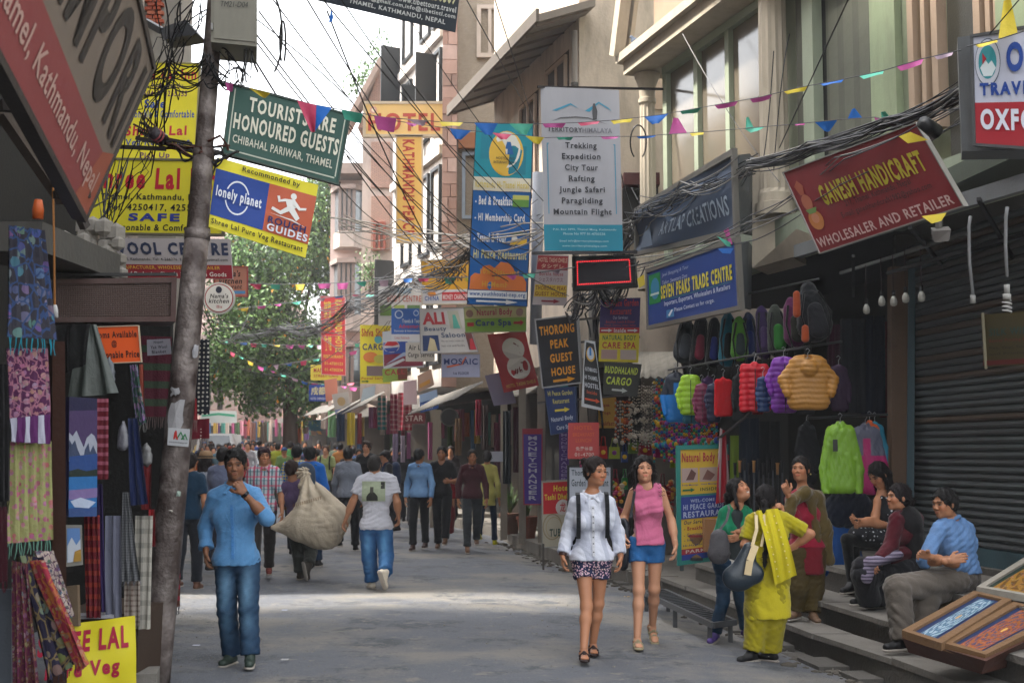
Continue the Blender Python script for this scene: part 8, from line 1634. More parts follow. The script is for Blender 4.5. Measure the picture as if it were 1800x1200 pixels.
def placket(root,x0,z0,x1,z1,mat,bmat,n=6,wd=.022):
 sh=child(root,'shirt');m=MB();b=MB();pts=[]
 for i in range(25):
  t=i/24;x=lerp(x0,x1,t);z=lerp(z0,z1,t);y=surf_y(sh,x,z)
  if y is not None:pts.append(Vector((x,y-.0025,z)))
 for a,c in zip(pts[:-1],pts[1:]):m.bar(a,c,wd,.004,mat,up=(0,-1,0))
 m.build('placket',parent=root)
 for i in range(n):
  k=int((i+.5)/n*(len(pts)-1));b=MB();b.ball(pts[k]+Vector((0,-.004,0)),(.006,.003,.006),bmat,6)
  b.build('button',parent=root)
d=9.95
J=JP(d,nk=(412,853,0),sa=(373,874,0),sb=(452,870,.02),ea=(361,927,.06),wa=(362,966,-.02),eb=(469,911,-.16),wb=(430,868,-.24),pl=(415,985,0),ha=(399,988,0),hb=(436,988,0),ka=(399,1072,-.04),kb=(437,1072,-.12),fa=(407,1148,.05),fb=(440,1150,-.18))
r=person('young man in a sky blue shirt and faded jeans with his hand on his chin',J,(P(414,816,d-.04),5,-8,2),'dk',.0085,hair='short',shirt=dict(col='4d8fd0',cut={'a':.93,'b':.30},sleeve='roll',hem=-.03,amp=.0040,vneck=.13,mat=cloth('5590c6',var=.08,rough=.7)),legs=dict(mat=M('attr',.85,.10,40,.3,120,kind='attr',key='jeans'),paint=fade('16304a','587b96'),wid=.014,ankle=.072,amp=.004,cut=1.02,clean=1),shoes='2e3a33',hands={'b':dict(curl=1.25,d=P(412,838,d-.26)-P(430,868,d-.24),n=(-.3,.9,-.3),side=1),'a':dict(curl=.55,d=(0.02,-.05,-1),n=(1,.2,0))},beard=False,seed=3,bulk=1.04,hs=1.03,toes=((-.25,-1,0),(.15,-1,0)))
placket(r,P(412,886,d).x,P(412,886,d).z,P(416,980,d).x,P(416,980,d).z,cloth('4788cb'),M('3b74b8',.4,key='button'))
watch(r,J,'b',M('2b2b2e',.3,.1,5,0,1,.6,key='watch'))
d=10.4
J=JP(d,nk=(1040,868,0),sa=(1009,885,0),sb=(1072,884,0),ea=(999,935,.04),wa=(989,974,-.03),eb=(1085,935,.04),wb=(1091,976,-.04),pl=(1040,983,0),ha=(1025,988,0),hb=(1056,988,0),ka=(1031,1060,-.12),kb=(1051,1055,.04),fa=(1026,1126,-.28),fb=(1042,1117,.12))
def bag2(root,q):
 m=cloth('17191d')
 for sx in(-1,1):
  strap(root,[q['sh']+q['sdir']*sx*.115+q['fwd']*f+np.array([0,0,z])for f,z in((-.07,.06),(-.01,.085),(.06,.07),(.118,.0),(.142,-.10),(.13,-.19),(.09,-.27))],.034,.012,m)
 V,Fq=mesh_groups([([C(q['ch']-q['fwd']*.19+np.array([-.07,0,.04]),q['ch']-q['fwd']*.19+np.array([-.06,0,-.22]),.13,.14,q['fwd'],.6,.04)],[])],.014)
 link_mesh('backpack',V,Fq,m,root)
 hb=MB();c=P(1021,815,10.45);hb.ball(c,(.012,.012,.03),M('c23a78',.6,key='hair_tie'),8);hb.build('hair_tie',parent=root,smooth=True)
r=person('woman in a sheer white button blouse and floral shorts with black rucksack straps',J,(P(1047,829,d-.03),38,-3,0),'md',.0085,True,'bun','1c1210',shirt=dict(col='c9ccd6',sleeve='long',hem=-.0,inf=.014,loose=.007,amp=.006,collar=True,vneck=.05,mat=M('c6c9d4',.7,.07,6,.2,90,kind='vstripe',col2='aeb2c0',key='blouse',spec=.15)),legs=dict(name='shorts',cut=.36,wid=.012,mat=M('d9cfd8',.8,.1,5,.1,90,kind='floral',key='floral'))|dict(mat=M('1b2342',.8,.1,62,.1,90,kind='floral',col2='e5b9c4',key='floral')),shoes='2a1b18',shoe_kind='sandal',hands={'a':dict(curl=.6,d=(-.02,-.05,-1),n=(1,.1,0)),'b':dict(curl=.6,d=(-.02,-.1,-1),n=(-1,.1,0))},seed=5,extra=bag2,hs=1.0)
placket(r,P(1041,888,d).x,P(1041,888,d).z,P(1042,975,d).x,P(1042,975,d).z,cloth('d4d6dd'),M('30333a',.4,key='button'),7)
watch(r,J,'a',M('3a2018',.5,key='bracelet'))
d=11.0
J=JP(d,nk=(1137,853,0),sa=(1110,866,0),sb=(1165,864,0),ea=(1097,910,.05),wa=(1096,945,-.10),eb=(1180,915,.03),wb=(1187,957,-.04),pl=(1136,955,0),ha=(1121,958,0),hb=(1152,958,0),ka=(1123,1032,-.10),kb=(1150,1030,.02),fa=(1120,1108,-.16),fb=(1147,1085,.22))
def bag3(root,q):
 m=M('1c1f26',.5,.15,9,.2,70,key='bag')
 top=q['J']['sa']+np.array([.02,0,.065])
 strap(root,[top+np.array([-.0,.06,0]),top+np.array([0,-.02,.0]),top+np.array([-.015,-.075,-.07]),top+np.array([-.05,-.08,-.27])],.022,.008,m)
 V,Fq=mesh_groups([([C(P(1097,925,10.98),P(1094,985,10.98),.075,.085,(1,.3,0),.55,.03)],[])],.012,disp=folds(4,.005,.1))
 link_mesh('shoulder_bag',V,Fq,m,root)
 pm=MB()
 for i in range(5):
  for j in range(4):
   c=P(1155+i*4.2+j*.8,850+j*7-i*.5,11);y=surf_y(child(root,'top'),c.x,c.z)
   if y is not None:pm.bar((c.x-.008,y-.009,c.z+.006),(c.x+.010,y-.009,c.z-.002),.006,.004,M('1a1216',.6,key='print'))
 tag(pm.build('shoulder_print',parent=root),kind='stuff')
person('woman in a pink sleeveless top and blue denim shorts with a black shoulder bag',J,(P(1132,825,d-.03),2,6,0),'lt',.0085,True,'long','140d0d',hairlen=.10,shirt=dict(name='top',sleeve='none',hem=.0,inf=.016,collar=False,amp=.0065,neck=.068,mat=cloth('d4678f',var=.1,rough=.8)),legs=dict(name='shorts',cut=.38,wid=.008,mat=M('1b5287',.8,.12,8,.3,120,kind='denim',col2='2c6aa6',key='denim')),shoes='8f8468',shoe_kind='sandal',hands={'a':dict(curl=1.3),'b':dict(curl=.6,d=(0,-.1,-1),n=(-1,.1,0))},seed=8,extra=bag3,toes=((0,-1,0),(.1,-.8,-.6)))
d=11.5
J=JP(d,nk=(1294,889,0),sa=(1272,903,0),sb=(1314,902,.02),ea=(1263,940,.0),wa=(1300,934,-.13),eb=(1326,936,.0),wb=(1300,943,-.10),pl=(1281,990,0),ha=(1273,992,0),hb=(1293,992,.06),ka=(1271,1062,-.05),kb=(1302,1060,.1),fa=(1257,1124,.0),fb=(1312,1118,.15))
def ex4(root,q):
 m=M('4a484c',.6,.2,9,.25,60,key='grey_bag')
 V,Fq=mesh_groups([([C(P(1264,945,11.2),P(1263,970,11.2),.075,.098,(0,1,0),.5,.04)],[])],.011,disp=folds(9,.008,.09))
 link_mesh('handbag',V,Fq,m,root)
 strap(root,[P(1280,888,11.45),P(1282,895,11.33),P(1277,915,11.26),P(1262,935,11.2)],.02,.008,m)
 V,Fq=mesh_groups([([C(P(1295,905,11.44),P(1293,935,11.44),.055,.06,(0,1,0),.8,.02),C(P(1286,955,11.49),P(1284,985,11.49),.13,.14,(0,1,0),.72,.03)],[])],.011,disp=folds(2,.004))
 link_mesh('blouse',V,Fq,M('22282a',.8,.2,5,.1,50,kind='floral',col2='c8cbb8',key='blouse_print'),root)
person('laughing woman in a green cardigan with head thrown back and a grey handbag',J,(P(1299,862,d),38,32,0),'md',.009,True,'long','100b0b',shirt=dict(name='cardigan',sleeve='long',cut={'a':.62,'b':.62},hem=.12,inf=.016,collar=False,amp=.006,vneck=.22,mat=cloth('0f7d55')),mouth=1,hairlen=.16,legs=dict(col='12293d',wid=.006,ankle=.05,cut=1.0,mat=M('12293d',.85,.15,8,.2,120,kind='denim',col2='1d3c55')),shoes='4d3a78',hands={'a':dict(curl=.5),'b':dict(curl=.5)},seed=11,gz=-.04,extra=ex4,toes=((-.5,-1,-.1),(.6,-1,0)))
d=10.45
J=JP(d,nk=(1350,903,0),sa=(1320,917,0),sb=(1381,914,0),ea=(1309,958,-.06),wa=(1334,937,.16),eb=(1425,938,-.02),wb=(1392,962,.05),pl=(1349,990,0),ha=(1334,995,0),hb=(1364,995,0),ka=(1333,1075,.02),kb=(1360,1075,.0),fa=(1324,1142,0),fb=(1356,1142,.05))
def ex5(root,q):
 ym=M('b3a512',.8,.12,6,.25,60,key='yellow_cotton',sheen=.2)
 pl=q['pl'];dn=np.array([0,0,-1.0])
 V,Fq=mesh_groups([([C(q['sh']+dn*.05,pl,.145,.16,q['fwd'],.74,.04),C(pl,pl+dn*.44,.165,.18,q['fwd'],.72,.05)],[(pl+dn*.43+np.array([0,0,0]),(.05,0,-1))])],.010,disp=folds(21,.008,.13))
 link_mesh('kurta',V,Fq,ym,root)
 def drape(u,v):
  a=Vector(P(1330,897,d-.16));b=Vector(P(1368,893,d-.15));c=Vector(P(1335,935,d-.17));e=Vector(P(1400,1010,d-.15))
  t1=lerp(lerp(a,b,u),lerp(Vector(P(1362,1028,d-.2)),e,u),v);return t1+Vector((0,-.012*math.sin(u*17+v*3)-.06*math.sin(v*3.1),0))
 m=MB();m.grid(drape,16,20,None,.004);m.build('dupatta',M('b9ab1a',.8,.12,9,.25,60,key='dupatta'),root,True)
 m=MB()
 for i in range(9):
  for j in range(2):
   p=Vector(drape(.2+.5*j,.1+i*.1));m.ball(p+Vector((0,-.008,0)),.007,M('d8cf8a',.4,key='sequin'),6)
 tag(m.build('sequins',parent=root),kind='stuff')
 bm=M('16242f',.38,.15,9,.1,70,key='navy_bag',spec=.6);sm=M('c9b48c',.6,.1,key='bag_strap')
 V,Fq=mesh_groups([([C(P(1318,965,d-.17),P(1300,1015,d-.17),.06,.105,(0,1,0),.5,.04),C(P(1288,1014,d-.17),P(1325,1008,d-.17),.082,.082,(0,1,0),.5,.04)],[])],.010)
 bo=link_mesh('handbag',V,Fq,bm,root)
 strap(root,[P(1327,902,d-.05),P(1329,905,d-.17),P(1330,930,d-.22),P(1322,960,d-.25)],.025,.008,sm)
 strap(root,[P(1337,900,d-.05),P(1343,905,d-.17),P(1343,935,d-.20),P(1338,960,d-.21)],.02,.008,sm)
 strap(root,[P(1328,958,d-.25),P(1318,985,d-.268),P(1314,1010,d-.262)],.055,.01,sm,'bag_band')
person('woman in a yellow kurta and salwar seen from behind, long black braid and navy handbag',J,(P(1347,878,d),160,0,0),'md',.0095,True,'braid','0f0a0b',hairlen=.46,shirt=dict(sleeve='short',cut=.78,hem=.1,inf=.02,collar=False,amp=.006,neck=.075,mat=cloth('b3a512')),yaw=176,legs=dict(name='salwar',col='a89b14',wid=.042,ankle=.07,cut=.99,amp=.008,lam=.1,mat=cloth('a89b14')),shoes='121112',hands={'a':dict(curl=1.0),'b':dict(curl=.6,d=(-1,.2,-.3))},seed=13,gz=-.06,extra=ex5,toes=((-.8,-.55,0),(-.6,.6,0)),bulk=1.02)
d=11.75
J=JP(d,nk=(1412,861,0),sa=(1388,879,-.02),sb=(1438,876,.02),ea=(1397,908,-.12),wa=(1385,868,-.22),eb=(1434,920,.0),wb=(1381,897,-.2),pl=(1418,970,0),ha=(1405,975,0),hb=(1432,975,0),ka=(1405,1035,-.03),kb=(1430,1035,0),fa=(1400,1072,.0),fb=(1428,1077,-.05))
def ex6(root,q):
 om=M('4b3c12',.85,.2,7,.35,60,key='olive_wool',sheen=.3);dn=np.array([0,0,-1.0]);pl=q['pl']
 V,Fq=mesh_groups([([C(q['sh']+dn*.05,pl,.13,.14,q['fwd'],.75,.04),C(pl,pl+dn*.2,.15,.155,q['fwd'],.75,.05)],[(pl+dn*.19,(0,0,-1))])],.010,disp=folds(31,.006,.12))
 link_mesh('kurta',V,Fq,cloth('7d0f22'),root)
 s=[C(P(1385,905,d-.22),P(1392,880,d-.20),.05,.05,k=.05),C(P(1392,880,d-.16),P(1415,866,d-.12),.05,.055,k=.05),C(P(1415,866,d-.12),P(1436,873,d-.02),.045,.05,k=.05),C(P(1415,866,d+.06),P(1436,873,d),.045,.05,k=.05),C(P(1437,878,d-.05),P(1449,930,d-.04),.055,.06,(0,1,0),.75,.05),C(P(1449,930,d-.04),P(1458,985,d-.03),.06,.045,(0,1,0),.6,.05),C(P(1425,880,d-.12),P(1438,950,d-.1),.035,.025,(0,1,0),.6,.05),C(P(1388,900,d-.2),P(1383,915,d-.2),.045,.03,k=.03)]
 V,Fq=mesh_groups([(s,[])],.009,disp=folds(37,.008,.10))
 link_mesh('shawl',V,Fq,om,root)
 m=MB();m.ball(P(1425,833,d-.07),.008,M('d8c07a',.3,metal=.8,key='gold'),6);m.build('earring',parent=root,smooth=True)
person('woman with olive shawl over a dark red kurta, pointing one finger upward from the step',J,(P(1407,825,d-.02),-28,6,0),'md',.009,True,'lowbun','110c0c',shirt=dict(name='kurta_top',sleeve='long',cut={'a':.28,'b':.5},hem=.05,inf=.018,collar=False,amp=.005,mat=cloth('9b1030')),yaw=-20,legs=dict(name='salwar',wid=.03,ankle=.065,cut=.99,amp=.006,mat=M('3f330f',.85,.15,6,.2,60,kind='plain')),shoes='6d5440',hands={'a':dict(curl=1.3,point=True,d=P(1374,838,d-.3)-P(1385,868,d-.22),n=(.3,.9,-.1)),'b':dict(curl=1.2,d=(-.6,-.3,.5))},seed=15,gz=.10,extra=ex6,toes=((-.7,-.8,0),(.1,-1,0)))
d=12.2
J=JP(d,nk=(1552,866,0),sa=(1541,882,-.06),sb=(1572,882,.06),ea=(1538,915,-.10),wa=(1508,915,-.22),eb=(1560,922,-.05),wb=(1515,921,-.20),pl=(1558,950,.05),ha=(1553,953,-.05),hb=(1566,953,.1),ka=(1488,940,-.20),kb=(1500,950,-.05),fa=(1497,1008,-.15),fb=(1508,1012,-.02))
def ex7(root,q):
 m=MB();c=P(1500,912,d-.26);m.box((c.x-.035,c.y-.004,c.z-.02),(c.x+.04,c.y+.004,c.z+.0));m.build('phone',M('1d2024',.2,key='phone'),root)
 pm=M('15161c',.8,.08,26,.1,60,kind='dots',col2='b9b9bd',key='polka')
 V,Fq=mesh_groups([([C(P(1560,948,d),P(1512,938,d-.12),.14,.11,(0,0,1),.75,.04)],[])],.011,disp=folds(5,.006,.12));link_mesh('skirt',V,Fq,pm,root)
person('seated young woman in a polka dot dress looking down at her phone, long dark hair',J,(P(1544,834,d-.05),-62,-32,0),'md',.010,True,'long','0b0809',hairlen=.30,shirt=dict(name='dress',sleeve='none',hem=-.02,inf=.014,collar=False,amp=.004,neck=.075,mat=M('15161c',.8,.08,26,.1,60,kind='dots',col2='b9b9bd',key='polka')),yaw=-60,legs=dict(name='tights',col='0b0b0d',wid=.004,ankle=.04,cut=1.0,amp=.001,clean=1),shoes='1a181a',hands={'a':dict(curl=.9),'b':dict(curl=.9)},seed=17,gz=.29,extra=ex7,toes=((-.7,-.6,0),(-.7,-.6,0)))
d=11.15
J=JP(d,nk=(1590,897,0),sa=(1574,913,-.10),sb=(1612,912,.10),ea=(1566,958,-.14),wa=(1545,985,-.28),eb=(1606,965,.0),wb=(1556,985,-.2),pl=(1600,1000,.05),ha=(1590,1004,-.06),hb=(1608,1004,.10),ka=(1515,1003,-.25),kb=(1528,1012,-.05),fa=(1524,1062,-.10),fb=(1556,1068,.0))
def ex8(root,q):
 V,Fq=mesh_groups([([C(q['sh']-np.array([0,0,.03]),q['pl']+np.array([0,0,.06]),.155,.15,q['fwd'],.8,.03)]+[C(q['nk']*.6+q['J']['s'+k]*.4,q['J']['s'+k]*.85+q['nk']*.15,.066,.066,k=.03)for k in 'ab'],[(q['pl']+np.array([0,0,.05]),(0,0,-1))])],.010,clip_all=[lambda X,Y,Z,f:np.maximum(f,-prim_eval(C(q['nk']+q['fwd']*.12,q['ch']+q['fwd']*.17,.075,.03),np.broadcast_arrays(X,Y,Z)))])
 link_mesh('waistcoat',V,Fq,cloth('1b1a1d'),root)
 sk=[C(P(1600,1000,d),P(1520,1008,d-.2),.15,.11,(0,0,1),.8,.05),C(P(1518,1006,d-.25),P(1527,1052,d-.16),.095,.10,k=.05),C(P(1530,1012,d-.05),P(1552,1055,d-.02),.09,.10,k=.05)]
 V,Fq=mesh_groups([(sk,[(P(1540,1062,d),(0,0,-1))])],.010,disp=folds(41,.009,.12));link_mesh('skirt',V,Fq,cloth('201f24'),root)
 ap=[C(P(1572,975,d-.18),P(1535,988,d-.3),.075,.07,(0,0,1),.6,.03),C(P(1530,990,d-.31),P(1524,1015,d-.33),.06,.05,(0,1,0),.5,.03)]
 V,Fq=mesh_groups([(ap,[])],.009,disp=folds(43,.006,.1));link_mesh('apron',V,Fq,M('7d7486',.85,.1,34,.2,60,kind='stripe',col2='3c3448',key='apron'),root)
person('seated woman in maroon blouse, black waistcoat and striped apron looking away down the street',J,(P(1579,874,d-.04),-78,4,0),'md',.009,True,'lowbun','171012',shirt=dict(name='blouse',sleeve='long',hem=.0,inf=.016,loose=.012,collar=False,amp=.005,mat=cloth('56121f')),yaw=-66,legs=dict(col='1b1a1f',wid=.02,cut=1.0),shoes='0c0c0d',hands={'a':dict(curl=.8),'b':dict(curl=.8)},seed=19,gz=.29,extra=ex8,toes=((-.9,-.4,0),(-.9,-.3,0)))
d=10.2
J=JP(d,nk=(1672,911,0),sa=(1648,931,-.12),sb=(1702,931,.12),ea=(1626,984,-.2),wa=(1668,985,-.34),eb=(1690,992,-.08),wb=(1634,978,-.36),pl=(1692,1012,.08),ha=(1680,1018,-.04),hb=(1698,1018,.14),ka=(1577,1027,-.34),kb=(1628,1040,-.16),fa=(1588,1108,-.38),fb=(1622,1110,-.2))
person('seated man in a light blue shirt with folded arms and grey trousers on the steps',J,(P(1660,885,d-.05),-64,-6,0),'br',.009,False,'short','0c0a0a',shirt=dict(col='5a7ba6',sleeve='roll',cut={'a':.14,'b':.18},hem=.03,inf=.018,amp=.007,mat=M('587aa6',.8,.1,8,.2,90,kind='vstripe',col2='54739c',key='fine_stripe')),yaw=-58,legs=dict(col='5f5850',wid=.032,ankle=.085,cut=1.0,amp=.009,mat=cloth('635b52')),shoes='101012',hands={'a':dict(curl=.5,d=(.8,-.2,.2)),'b':dict(curl=.6,d=(-.8,-.3,.25))},seed=23,gz=.10,toes=((-.95,-.3,0),(-.95,-.3,0)))
d=15.4
J=JP(d,nk=(660,832,0),sa=(634,846,0),sb=(690,845,0),ea=(620,882,-.02),wa=(608,912,.0),eb=(698,882,-.05),wb=(700,906,.03),pl=(661,925,0),ha=(648,930,0),hb=(674,930,0),ka=(649,980,.06),kb=(679,978,-.02),fa=(654,1022,.12),fb=(677,1006,-.32))
def ex10(root,q):
 s=child(root,'shirt');m=MB();dk=M('23241f',.7,.3,30,.05,30,key='print');gr=M('8f9880',.7,.2,25,.05,30,key='print')
 def pt(x,y,o=0):
  c=P(x,y,d);yy=surf_y(s,c.x,c.z)or(d-.13);return Vector((c.x,yy-.004-o,c.z))
 m.grid(lambda u,v:pt(638+u*41,880-v*35),10,8,gr)
 m.build('photo_print',parent=root)
 m=MB();m.grid(lambda u,v:pt(646+u*20,879-v*16*math.sin(math.pi*(.15+.7*u)),.003),8,6,dk)
 m.grid(lambda u,v:pt(652.5+u*6,866-v*11,.003),4,4,M('3c3a33',.7,.3,40,key='print'))
 m.grid(lambda u,v:pt(671+u*7,858-v*12,.003),4,4,dk);m.build('print_figure',parent=root)
person('man in jeans and a white T-shirt with a photo printed on its back',J,(P(658,817,d+.02),178,0,0),'br',.011,False,'crop','2b2827',shirt=dict(col='b9bac4',sleeve='short',cut=.62,hem=-.03,inf=.022,amp=.007,collar=False,mat=cloth('bcbcc6')),yaw=178,legs=dict(wid=.024,ankle=.072,amp=.008,mat=M('attr',.85,.10,40,.3,120,kind='attr',key='jeans'),paint=fade('1f4a78','5588b4')),shoes='c9bfae',bulk=1.10,seed=29,toes=((-.35,.9,-.1),(.3,.35,-1)),extra=ex10,hands={'a':dict(curl=.6),'b':dict(curl=.6)},fine=True)
d=16.6
J=JP(d,nk=(515,843,0),sa=(499,856,0),sb=(540,856,0),ea=(500,890,.12),wa=(530,868,.2),eb=(545,880,.12),wb=(540,850,.12),pl=(525,925,0),ha=(518,930,0),hb=(537,930,0),ka=(525,972,.05),kb=(546,970,0),fa=(527,1008,.05),fb=(543,994,-.25))
person('porter in a purple T-shirt bent under a sack, seen from behind',J,(P(513,825,d),165,0,0),'br',.011,False,'short','2a1d19',shirt=dict(col='5f4a72',sleeve='short',cut=.9,hem=-.02,collar=False,mat=cloth('5f4a72')),yaw=175,legs=dict(col='3c3f3d',wid=.022,mat=cloth('40443f')),shoes='3a342c',seed=31,toes=((.1,.9,0),(.2,.2,-1)),fine=True)
s=thing('sack','huge off-white canvas sack, knotted at the top, slung on the porter in purple','sack',P(545,965,16.2))
ds=16.15
V,Fq=mesh_groups([([E(P(552,918,ds),(.33,.26,.27),I3,.1),E(P(585,915,ds),(.19,.2,.22),I3,.1),C(P(520,925,ds),P(480,927,ds),.15,.03,k=.12),C(P(545,880,ds+.05),P(537,838,ds+.15),.17,.05,k=.12),C(P(560,870,ds+.05),P(600,905,ds),.13,.1,k=.1),C(P(537,842,ds+.15),P(532,832,ds+.2),.06,.08,k=.03),E(P(570,945,ds),(.2,.18,.14),I3,.1)],[])],.014,disp=lambda X,Y,Z:folds(51,.016,.22)(X,Y,Z)+.02*np.sin(46*np.arctan2(X-P(537,838,ds).x+.0,(P(537,838,ds).z-Z)+.08)/3.0)*np.clip((Z-P(0,925,ds).z)/.4,0,1))
link_mesh('canvas',V,Fq,M('b3a692',.9,.2,6,.5,60,key='canvas',dirt=.2),s)
m=MB()
for i in range(16):m.bar(P(515+i*3.2,891-i*.9,ds-.27+abs(i-8)*.006),P(516+i*3.2,885-i*.9,ds-.268+abs(i-8)*.006),.006,.004)
m.build('stitching',M('6a4a22',.8,key='thread'),s)
def gp(label,px,d,h,yaw,skin,hair,hc_,top,bot,shoes='1c1a1a',stride=.25,ph=1,female=False,z=0.0,head=None,group=None,res=.014,fine=False,extra=None,seed=1,arms=.12,cut=.6,sleeve='long',hem=-.05,wid=.014,tk=None,bk=None,bulk=1.0,hairlen=.25,J2=None,**kw):
 z=z+SLP(d)
 J,hd,k=walker(px,d,h,yaw,stride,ph,z,arms,ps=.92 if female else 1.0)
 if J2:
  for n,v in J2.items():J[n]=np.array(P(v[0],v[1],d+(v[2]if len(v)>2 else 0)))
 sh_=dict(col=top,sleeve=sleeve,cut=cut,hem=hem,collar=fine and sleeve=='long',mat=cloth(top));sh_.update(tk or{})
 lg=dict(col=bot,wid=wid,mat=cloth(bot));lg.update(bk or{})
 return person(label,J,(hd,(head if head is not None else yaw),0,0),skin,res,female,hair,hc_,sh_,lg,shoes,group,yaw,None,fine,bulk,seed,extra=extra,hairlen=hairlen,hs=k if h<1.5 else 1.0,gz=z,**kw)
def backpack(col,col2=None):
 def f(root,q):
  c=q['ch']-q['fwd']*.2
  V,Fq=mesh_groups([([C(c+np.array([0,0,.08]),c-np.array([0,0,.16]),.14,.16,q['fwd'],.65,.04)],[])],.018);link_mesh('backpack',V,Fq,cloth(col),root)
  for sx in(-1,1):
   strap(root,[q['sh']+q['sdir']*sx*.11+q['fwd']*a+np.array([0,0,b])for a,b in((-.08,.05),(0,.08),(.08,.05),(.13,-.08),(.1,-.25))],.035,.012,cloth(col2 or col))
 return f
gp('balding man in a grey long-sleeved shirt and black trousers, walking away',612,21.3,1.72,176,'br','bald','1c1a1a','7c8290','16161a','0e0e0f',stride=.3,ph=1,fine=True,res=.013,seed=3,bulk=1.08,wid=.018)
gp('man in a bright blue jacket with a grey shoulder strap, behind the sack',545,18.4,1.72,172,'br','short','0b0a0c','0b5cb8','1d3350',stride=.2,ph=1,fine=True,res=.012,seed=5,bulk=1.1,extra=backpack('3b4a5e'),tk=dict(inf=.028))
gp('person in a blue and yellow checked shirt, beside the bright blue jacket',521,19.6,1.75,175,'br','short','0b0a0c','1b5ea0','2a2f3a',stride=.2,ph=-1,seed=6,bulk=1.15,tk=dict(mat=M('1b5ea0',.8,.1,22,.1,60,kind='plaid',col2='c9b23a')))
gp('young man with reddish fringe in a multicoloured plaid short-sleeved shirt',464,16.6,1.70,12,'md','fringe','2a1018','c3c9cc','2f2b2a','7a3b34',stride=.18,ph=1,fine=True,res=.0105,seed=7,head=18,sleeve='short',cut=.95,hem=-.08,tk=dict(mat=M('aab4bb',.8,.08,11,.1,60,kind='plaid3',col2='a02a52'),vneck=.1,collar=True))
gp('man in a washed denim shirt and black jeans, looking aside',738,21.7,1.70,-10,'br','short','0c0a0b','5579a3','15171c','3d2a26',stride=.1,ph=1,fine=True,res=.013,seed=9,head=150,tk=dict(mat=M('5b7ea6',.85,.1,5,.1,60,kind='denim',col2='6f92b8')))
gp('man in a black printed T-shirt with one hand at his stomach',777,21.9,1.74,-5,'br','short','0c0a0b','17171a','14151a','5a3f2b',stride=.28,ph=-1,fine=True,res=.013,seed=10,sleeve='short',cut=.8,tk=dict(collar=False),J2=dict(eb=(803,846,-.05),wb=(790,846,-.3)))
gp('man in a dark maroon shirt and grey jeans',830,21.4,1.68,5,'br','short','0f0b0b','43121e','2c3136','6b4a33',stride=.3,ph=1,fine=True,res=.013,seed=12)
gp('woman in a yellow tunic with a white bag, walking away',856,22.6,1.66,170,'md','lowbun','120c0c','b9b25a','1d2f4a','c9c020',stride=.35,ph=1,female=True,seed=13,hem=-.2,tk=dict(flare=.03),wid=.004)
rc_=random.Random(77)
gp('person in a navy T-shirt and dark trousers beside the steel pole, seen from behind',333,15.3,1.62,175,'md','short','17100f','0f3550','1e222c','6b4a3a',stride=.15,ph=1,fine=True,res=.012,seed=14,sleeve='short',cut=.7)
def hat(root,q):
 m=MB();c=Vector(q['hc'])+Vector((0,0,.06));hm_=M('94785a',.9,.15,40,.3,200,key='straw')
 m.tube([c+Vector((0,0,0)),c+Vector((0,0,.012))],[.175,.165],20,hm_);m.tube([c,c+Vector((0,0,.06)),c+Vector((0,0,.10)),c+Vector((0,0,.115))],[.105,.10,.085,.04],18,hm_)
 m.build('sun_hat',parent=root,smooth=True);b=MB();b.tube([c+Vector((0,0,.012)),c+Vector((0,0,.035))],.108,18,M('3f332a',.8,key='band'));b.build('hat_band',parent=root)
gp('woman in a brimmed straw hat and pale blouse with dark hair down her back',361,19.0,1.60,178,'lt','long','1b0f12','b4bccf','394150',stride=.1,female=True,seed=15,hairlen=.3,extra=hat,fine=True,res=.013)
gp('person in an orange shirt behind the straw hat',352,24.5,1.62,178,'br','short','171212','c85a1c','333',stride=.1,seed=16)if False else gp('person in an orange shirt behind the straw hat',352,24.5,1.66,178,'br','short','171212','c85a1c','333333',stride=.1,seed=16)
gp('person in a lavender grey jacket half hidden behind the man in the sky blue shirt',391,17.2,1.70,165,'lt','short','171212','6f7897','2a2d38',stride=.2,seed=17)
gp('bearded man with curly grey-brown hair in a black T-shirt',645,26.5,1.84,-12,'lt','fluffy','2f241e','18191d','26272b',stride=.2,seed=18,sleeve='short',cut=.8,fine=True,res=.014,bulk=1.1)
def cap(col):
 def f(root,q):
  c=Vector(q['hc'])+Vector((0,0,.03));fv=Vector(q['hm'][1])
  V,Fq=mesh_groups([([E(c,(.085,.10,.085),q['hm'],.01)],[(c,(0,0,-1))])],.012);link_mesh('cap',V,Fq,cloth(col),root)
  m=MB();a=c+fv*.08;m.bar(a,a+fv*.08,.14,.012);m.build('cap_peak',cloth(col),root)
 return f
def both(*fs):
 def f(root,q):
  for g in fs:g(root,q)
 return f
gp('man in a dark cap and black T-shirt with a large dark rucksack',679,25.0,1.66,-60,'br','short','171212','1a1b20','202228',stride=.3,seed=19,sleeve='short',cut=.8,extra=both(cap('1c1c20'),backpack('1a2a4a')))
gp('man in a pale green T-shirt and grey shorts with black rucksack straps',573,30.0,1.72,-5,'lt','short','3a2a20','9aa86a','4a4d52',stride=.2,seed=20,sleeve='short',cut=.7,extra=backpack('22252a'),bk=dict(name='shorts',cut=.95))
gp('woman with long dark hair in an orange vest',549,33.0,1.62,30,'md','long','1a1010','d0591f','2a2a35',stride=.2,female=True,seed=21,sleeve='short',cut=.5)
gp('child in a dark red jacket near the pale green T-shirt',603,29.0,1.42,10,'md','short','1a1010','7d1526','2a2a35',stride=.1,seed=22)
gp('person in a lime green vest and long grey skirt, walking away',488,36.0,1.74,175,'md','short','1a1414','9aa326','3f4238',stride=.1,seed=23,sleeve='short',cut=.1,bulk=1.2,wid=.05)
gp('person in a green T-shirt and blue cap, walking away',510,39.0,1.76,170,'md','short','1a1414','4c9a4a','394a3c',stride=.1,seed=24,sleeve='short',cut=.6,extra=cap('1f63a8'))
